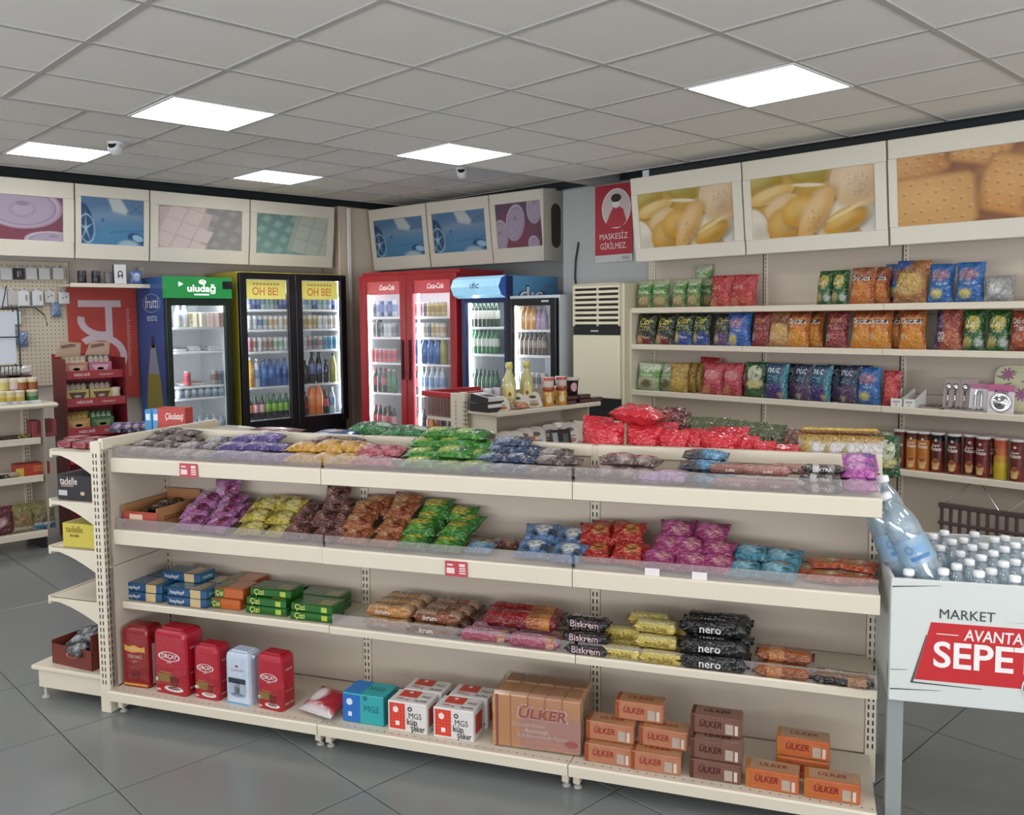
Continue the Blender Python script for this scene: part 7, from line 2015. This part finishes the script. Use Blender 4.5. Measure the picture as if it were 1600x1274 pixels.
hang('charger_box', 23, 499, .085, .125, .045, 'd4e2e8', 'white charger box alone in the third row', chg)
BLI = clear_mat('blue_blister', '7a98c4', .45, .1, .2)
for k, (u, v) in enumerate(((3, 528), (22, 528), (36, 530), (88, 484))):
    x, z = wallx(u, v)
    t = thing('blister_pack', 'crumpled bluish clear blister pack, %s on the pegboard' % NUMW[k], 'accessory', PF.P(x, -.03, z), PF.rz, group='bluish blister packs')
    link('pouch', Pillow(.085, .13, .04, shade_fn('8aa4cc'), 240 + k, wr=1.5).done('pouch', BLI), t, loc=(0, 0, -.065)); MB().box(-.03, .03, -.006, .006, -.05, .0, bev=.004).build('contents', mat('dark_contents', '4a5a68', rough=.5, vary=.3, vscale=40), t)
# small shelf with earphones
sf = thing('wall_shelf', 'small cream wall shelf with headphones above the red poster', 'shelf', (-8.02, 2.56, 0), R_(90))
MB().box(-.02, .65, 0, .36, 1.90, 1.922, bev=.003).build('board', SHELF, sf); MB().box(-.02, .65, -.006, .004, 1.895, 1.93, bev=.002).build('price_rail', SHELF, sf)
SF = Frame(-8.02, 2.56, R_(90))
tub = MB().lathe([(.034, 0), (.036, .004), (.036, .085), (.034, .088), (.036, .09), (.036, .105), (.03, .108)], 14, [lin('2a2a30'), lin('26262c'), lin('50545c'), lin('50545c'), lin('3a3a44'), lin('3a3a44')]).mesh('tub', PLAST, True)
tub2 = MB().lathe([(.034, 0), (.036, .004), (.036, .085), (.034, .088), (.036, .09), (.036, .105), (.03, .108)], 14, col=lin('6a6a6c')).mesh('tub', PLAST, True)
for k, (u, me) in enumerate(((128, tub), (150, tub), (169, tub2))):
    put('earphone_tub', me, SF.P(SF.x_at(u, .06, 1.97), .06, 1.9305), 0, label='dark round earphone tub, %s on the small wall shelf' % ordinal(k, 3), cat='earphones', group='earphone tubs')
c = Carton(.10, .05, .17, 'd8dade', .002); c.ell('front', 0, .09, .022, .026, '26262a', .4).rect('front', .012, .022, .05, .08, '26262a').rect('front', -.022, -.01, .05, .075, '26262a').rect('left', .002, .048, .002, .168, '2a2a2e')
put('headset_box', c.done('box'), SF.P(SF.x_at(188, .03, 2.0), .03, 1.9305), SF.rz + R_(-6), label='white headset box with a black headset picture', cat='box')
put('earphone_bag', Pillow(.11, .12, .06, shade_fn('5a7ab8', ((.5, .5, .3, .3, 'a8b8d4'),)), 251, wr=1.2).done('bag', FILM), SF.P(SF.x_at(212, .06, 1.97), .06, 1.9305), SF.rz, label='blue and clear accessory bag at the right end of the small wall shelf', cat='accessory')
up = thing('wall_upright', 'slotted cream upright between the red poster and the blue fridge side', 'upright', (-8.30, 3.25, 0), R_(90))
MB().box(-.02, .02, 0, .03, 0, 2.1).build('post', SHELF, up); slots(MB(), 0, -.0012, .3, 2.05, 'y').build('slots', DARK, up, kind='stuff')
# red poster with white strokes
rp = thing('red_wall_poster', 'large orange red poster with white curved strokes on the left wall', 'poster', (-8.33, 2.60, 0), R_(90))
MB().box(0, .60, 0, .004, .90, 1.905, lin('b03c30')).build('sheet', PRINT, rp)
m = MB(); P_ = flat((0, -.0012, 0), (1, 0, 0), (0, 0, 1), (0, -1, 0)); ws = lin('cdb9c0')
m.patch(P_, .09, .46, 1.73, 1.79, ws, 1, 1); m.patch(P_, .32, .38, 1.45, 1.729, ws, 1, 1)
ARCN = [0]
def arc(cx, cz, rx, rz, a0, a1, wd, n=16):
    v = []; f = []; ARCN[0] += 1
    P_ = flat((0, -.0012 - .0008 * ARCN[0], 0), (1, 0, 0), (0, 0, 1), (0, -1, 0))
    for i in range(n + 1):
        a = R_(a0 + (a1 - a0) * i / n)
        v += [P_(cx + rx * math.cos(a), cz + rz * math.sin(a)), P_(cx + (rx - wd) * math.cos(a), cz + (rz - wd) * math.sin(a))]
    for i in range(n): f.append((2 * i, 2 * i + 1, 2 * i + 3, 2 * i + 2))
    m.add(v, f, ws)
arc(.30, 1.62, .22, .17, 170, 290, .06); arc(.26, 1.28, .24, .21, -80, 130, .06)
rs = random.Random(8)
for q in range(25):
    z = 1.10 + .025 * q
    m.patch(P_, .505, .505 + rs.choice((.022, .03, .03, .038)), z, z + .006, lin('d09a94'), 1, 1); m.patch(P_, .508, .53, z + .011, z + .015, lin('d09a94'), 1, 1)
m.build('print', PRINT, rp)

# coffee stand
NS = Frame(-6.86, 2.10, R_(90))
ns = thing('coffee_display', 'red cardboard coffee display stand with tiers of sachets at the left', 'display stand', NS.P(0, 0, 0), NS.rz)
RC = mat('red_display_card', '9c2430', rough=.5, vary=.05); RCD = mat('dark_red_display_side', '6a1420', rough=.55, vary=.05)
NW = .43
TI = [(1.215, .30, .035), (1.015, .30, .0), (.80, .30, -.02), (.60, .3, -.04), (.35, .3, -.05)]
MB().prism([(0, 0), (NW, 0), (NW, 1.36), (0, 1.36)], .26, .27).build('back', RC, ns)
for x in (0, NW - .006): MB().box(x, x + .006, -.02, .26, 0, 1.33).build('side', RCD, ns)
for z, d, f in TI:
    MB().box(.006, NW - .006, f, .26, z - .012, z).build('tier', RC, ns)
    m = MB().box(.0, NW, f - .012, f - .006, z - .035, z + .025, lin('9c3038')); P_ = flat((0, f - .0135, z - .006), (1, 0, 0), (0, 0, 1), (0, -1, 0))
    m.word('NESCAFÉ', lambda a, b: P_(a + .13, b), .02, lin('e6d4d2'), .012, 0, .11); m.word('Uyandırır', lambda a, b: P_(a + .30, b), .018, lin('e0c8c6'), .0, .2, .10)
    m.build('tier_lip', CARD, ns)
m = MB()
for x, a in ((.10, 12), (.31, -8)):
    m.add([(x - .09, .23, 1.34), (x + .09, .23, 1.34), (x + .09, .20, 1.44), (x - .05, .20, 1.455)], [(0, 1, 2, 3)], lin('c8b098')); m.patch(lambda p, q: (x + p, .205 - .002, 1.42 + q + p * .15), -.05, .05, -.012, .012, lin('7a5a54'), 1, 1)
m.build('header_card', CARD, ns)
def sach(c, s): return Pillow(.06, .09, .02, shade_fn(c, s), 260 + len(c), nu=8, nv=8, wr=1.2).done('sachet', FOIL)
S1, S2, S3, S4 = sach('a08a6a', ((.5, .5, .3, .3, 'd8ccb0'),)), sach('3a2c28', ((.5, .6, .3, .3, 'c8b8a8'),)), sach('a88a38', ((.4, .5, .3, .3, 'd0b860'),)), sach('1f5a34', ((.5, .5, .25, .3, 'b8c8a8'),))
def cup_box(c, c2): 
    k = Carton(.13, .08, .085, c, .003); k.poly('front', [(-.05, .065), (.05, .065), (.03, .015), (-.03, .015)], c2); k.ell('front', 0, .035, .02, .01, 'd8ccb8'); return k.done('box')
CB = [cup_box('b8a868', '5a3a2c'), cup_box('b07a6a', 'c8a090'), cup_box('a86a80', 'd0a0b0'), cup_box('b88a50', 'c8a868'), cup_box('3c6a48', '7a8a5c')]
def nput(name, me, x, y, z, label, cat, pitch=0, sc=(1, 1, 1), g='coffee on the red stand'):
    put(name, me, NS.P(x, y, z), NS.rz, R_(pitch), 0, sc, label, cat, g)
for (z, boxes, sa) in ((1.216, (1, 2), (S1, S2)), (1.016, (0, 0), (S2, S2)), (.801, (3, 4), (S3, S4))):
    tn = {1.216: 'upper tier', 1.016: 'middle tier', .801: 'lower tier'}[z]
    for k in (0, 1):
        nput('coffee_box', CB[boxes[k]], .10 + .17 * k, .04, z, 'open coffee sachet box, %s on the %s of the red stand' % ('left' if not k else 'right', tn), 'coffee', sc=(1.25, 1, 1))
        for q in range(4):
            nput('coffee_sachet', sa[k], .045 + .17 * k + .037 * q, .08, z + .045, 'coffee sachet, %s in the %s box on the %s' % (NUMW[q], 'left' if not k else 'right', tn), 'coffee sachet', pitch=-12)
mug = MB().lathe([(.03, 0), (.038, .01), (.03, .05), (.036, .075), (.03, .09)], 12, col=lin('c8bca8')).mesh('mug', PLAST, True)
nput('mug', mug, .375, .05, 1.016, 'white cup on the middle tier of the red coffee stand', 'cup')
fo = Pillow(.06, .12, .03, shade_fn('b89a90', ((.5, .5, .3, .3, 'dcc8c0'),)), 271, wr=1.5).done('sachet', FOIL)
# black wire rack
RK = Frame(-6.98, 1.62, R_(90))
wr_ = thing('wire_rack', 'black wire rack with a small basket and a white sheet standing on the aisle shelving', 'rack', RK.P(0, 0, 1.035), RK.rz)
WB_ = mat('black_wire', '1c1e22', rough=.4, vary=.1)
for x, y in ((.0, 0), (.23, 0), (.0, .12), (.23, .12)):
    MB().tube([(x, y, .0), (x, y, .66)], .006, 6).build('post', WB_, wr_)
for z in (.66, .46, .12):
    MB().tube([(0, 0, z), (.23, 0, z), (.23, .12, z), (0, .12, z), (0, 0, z)], .005, 6).build('rail', WB_, wr_)
for k in range(9): MB().tube([(.025 * k + .015, -.03, .13), (.025 * k + .015, -.05, .26)], .003, 5).build('basket_wire', WB_, wr_)
MB().tube([(0, 0, .13), (0, -.03, .13), (.23, -.03, .13), (.23, 0, .13)], .004).build('basket_rim', WB_, wr_); MB().tube([(0, 0, .26), (0, -.05, .26), (.23, -.05, .26), (.23, 0, .26)], .004).build('basket_rim', WB_, wr_)
MB().tube([(.05, -.02, .82), (.08, 0, .66)], .004).build('hook', WB_, wr_); MB().tube([(.16, -.02, .82), (.13, 0, .66)], .004).build('hook', WB_, wr_)
MB().tube([(.14, .0, .67), (.34, .0, .67), (.40, .0, .62), (.42, 0, .54)], .005).build('arm', WB_, wr_)
MB().box(.02, .215, .03, .034, .27, .64, bev=.001).build('white_sheet', mat('white_sheet_paper', 'd0d6e0', rough=.6, vary=.02), wr_)
MB().box(.06, .20, -.01, .06, .0, .11, bev=.004).build('base_tray', mat('grey_tray', '6a6870', rough=.5, vary=.05), wr_)
# jars and packs on the aisle shelving
def a3(name, me, u, y, z, label, cat, group, rz=0, pitch=0, sc=(1, 1, 1)):
    put(name, me, F3.P(F3.x_at(u, y, z + .04), y, z), F3.rz + R_(rz), R_(pitch), 0, sc, label, cat, group)
def cupj(c1, c2): return MB().lathe([(.032, 0), (.036, .005), (.036, .05), (.036, .075), (.038, .078), (.038, .09), (.03, .092)], 12, [lin(c1), lin(c1), lin(c2), lin('d8c898'), lin('d8d0b8'), lin('d8d0b8')]).mesh('jar', PLAST, True)
J = [cupj('b8a040', 'd0c078'), cupj('c8a848', 'd8cc9c'), cupj('7a3420', '9c5a34'), cupj('3c7a44', '8aa87c'), cupj('a83a3c', 'd8c8c0')]
zt3 = 1.0355
for k, (u, y, j) in enumerate(((4, .06, 0), (16, .05, 1), (30, .05, 1), (50, .06, 3), (6, .15, 0), (22, .15, 4), (35, .14, 2), (51, .14, 2))):
    a3('soup_cup', J[j], u, y, zt3, '%s soup cup, %s on the aisle shelving top' % (('yellow', 'pale yellow', 'brown', 'green', 'red')[j], NUMW[k]), 'cup', 'soup cups on the aisle shelving', sc=(1, 1, 1 if y < .1 else 1.9))
wf = Carton(.10, .05, .02, 'd8dadc', .002).done('box')
for k, u in enumerate((8, 22, 38, 52)):
    a3('flat_white_box', wf, u, -.02, zt3, 'flat white box, %s along the front of the aisle shelving top' % ordinal(k, 4), 'box', 'flat white boxes')
for k, u in enumerate((14, 32)):
    a3('white_bag', Pillow(.16, .07, .06, shade_fn('d0ccc8', ((.5, .5, .3, .3, 'e8e4e0'),)), 281, seal='lr', wr=1.5).done('bag', FILM), u, .24, zt3 + .19, 'crumpled white bag, %s behind the soup cups' % ('left' if not k else 'right'), 'bag', 'crumpled white bags', pitch=-20)
    put('stack_box', Carton(.16, .09, .185, '6a2a2c', .003).done('box'), F3.P(F3.x_at(u, .25, 1.1), .25, zt3), F3.rz, label='dark red carton behind the soup cups, %s' % ('left' if not k else 'right'), cat='box', group='dark red cartons')
z3 = .784
a3('snack_box', Carton(.16, .14, .12, '8c3a40', .004).rect('front', -.05, .05, .03, .12, '6a2420').done('box'), 70, .06, z3, 'open dark pink snack box on the shelf under the aisle top', 'box', None)
for k, (u, c) in enumerate(((8, '4a2c28'), (24, '2c2a2c'), (36, 'b8a860'), (46, '5a2c28'))):
    a3('biscuit_bar', bar_mesh('bar', .10, .06, .03, c, seed=41 + k), u, .10, z3, '%s bar lying on the shelf under the aisle top' % ('brown', 'black', 'cream', 'dark red')[k], 'snack', 'bars under the aisle top')
z3 = .519
a3('biscuit_box', Carton(.22, .12, .085, 'a83c28', .003, top='8c3420').rect('front', -.11, -.06, .0, .06, 'c8b048').rect('front', -.0, .08, .045, .05, 'd0a050').rect('front', -.0, .08, .03, .035, 'd0a050').rect('front', .0, .08, .06, .065, 'd0a050').done('box'), 52, .06, z3, 'orange red biscuit box on the lower aisle shelf', 'box', None)
for k, (u, c) in enumerate(((4, '26242a'), (16, 'a89a78'))):
    a3('biscuit_bar', bar_mesh('bar', .10, .07, .04, c, 'c8c0b0', seed=51 + k), u, .08, z3, '%s pack lying left of the orange biscuit box' % ('black', 'tan')[k], 'snack', 'packs on the lower aisle shelf')
z3 = .129
gb = [Pillow(.165, .20, .08, shade_fn(b, s), 290 + i, wr=1.2).done('bag', FOIL) for i, (b, s) in enumerate((('6a1c26', ((.4, .45, .3, .16, 'c8a8a8'),)), ('8a8044', ((.5, .4, .34, .3, '9a7a50'), (.5, .12, .5, .05, 'd8c8c8'))), ('8a8048', ((.5, .35, .36, .26, '7a6248'), (.5, .1, .6, .12, '4a8ab0'), (.5, .2, .5, .04, 'd8dce0')))))]
for k, u in enumerate((4, 36, 68)):
    a3('nut_bag', gb[k], u, .05, z3, ('maroon nut bag', 'gold nut bag with a white base curve', 'gold nut bag with a blue base')[k] + ' on the bottom aisle shelf', 'nuts', 'nut bags on the bottom aisle shelf', pitch=-6)
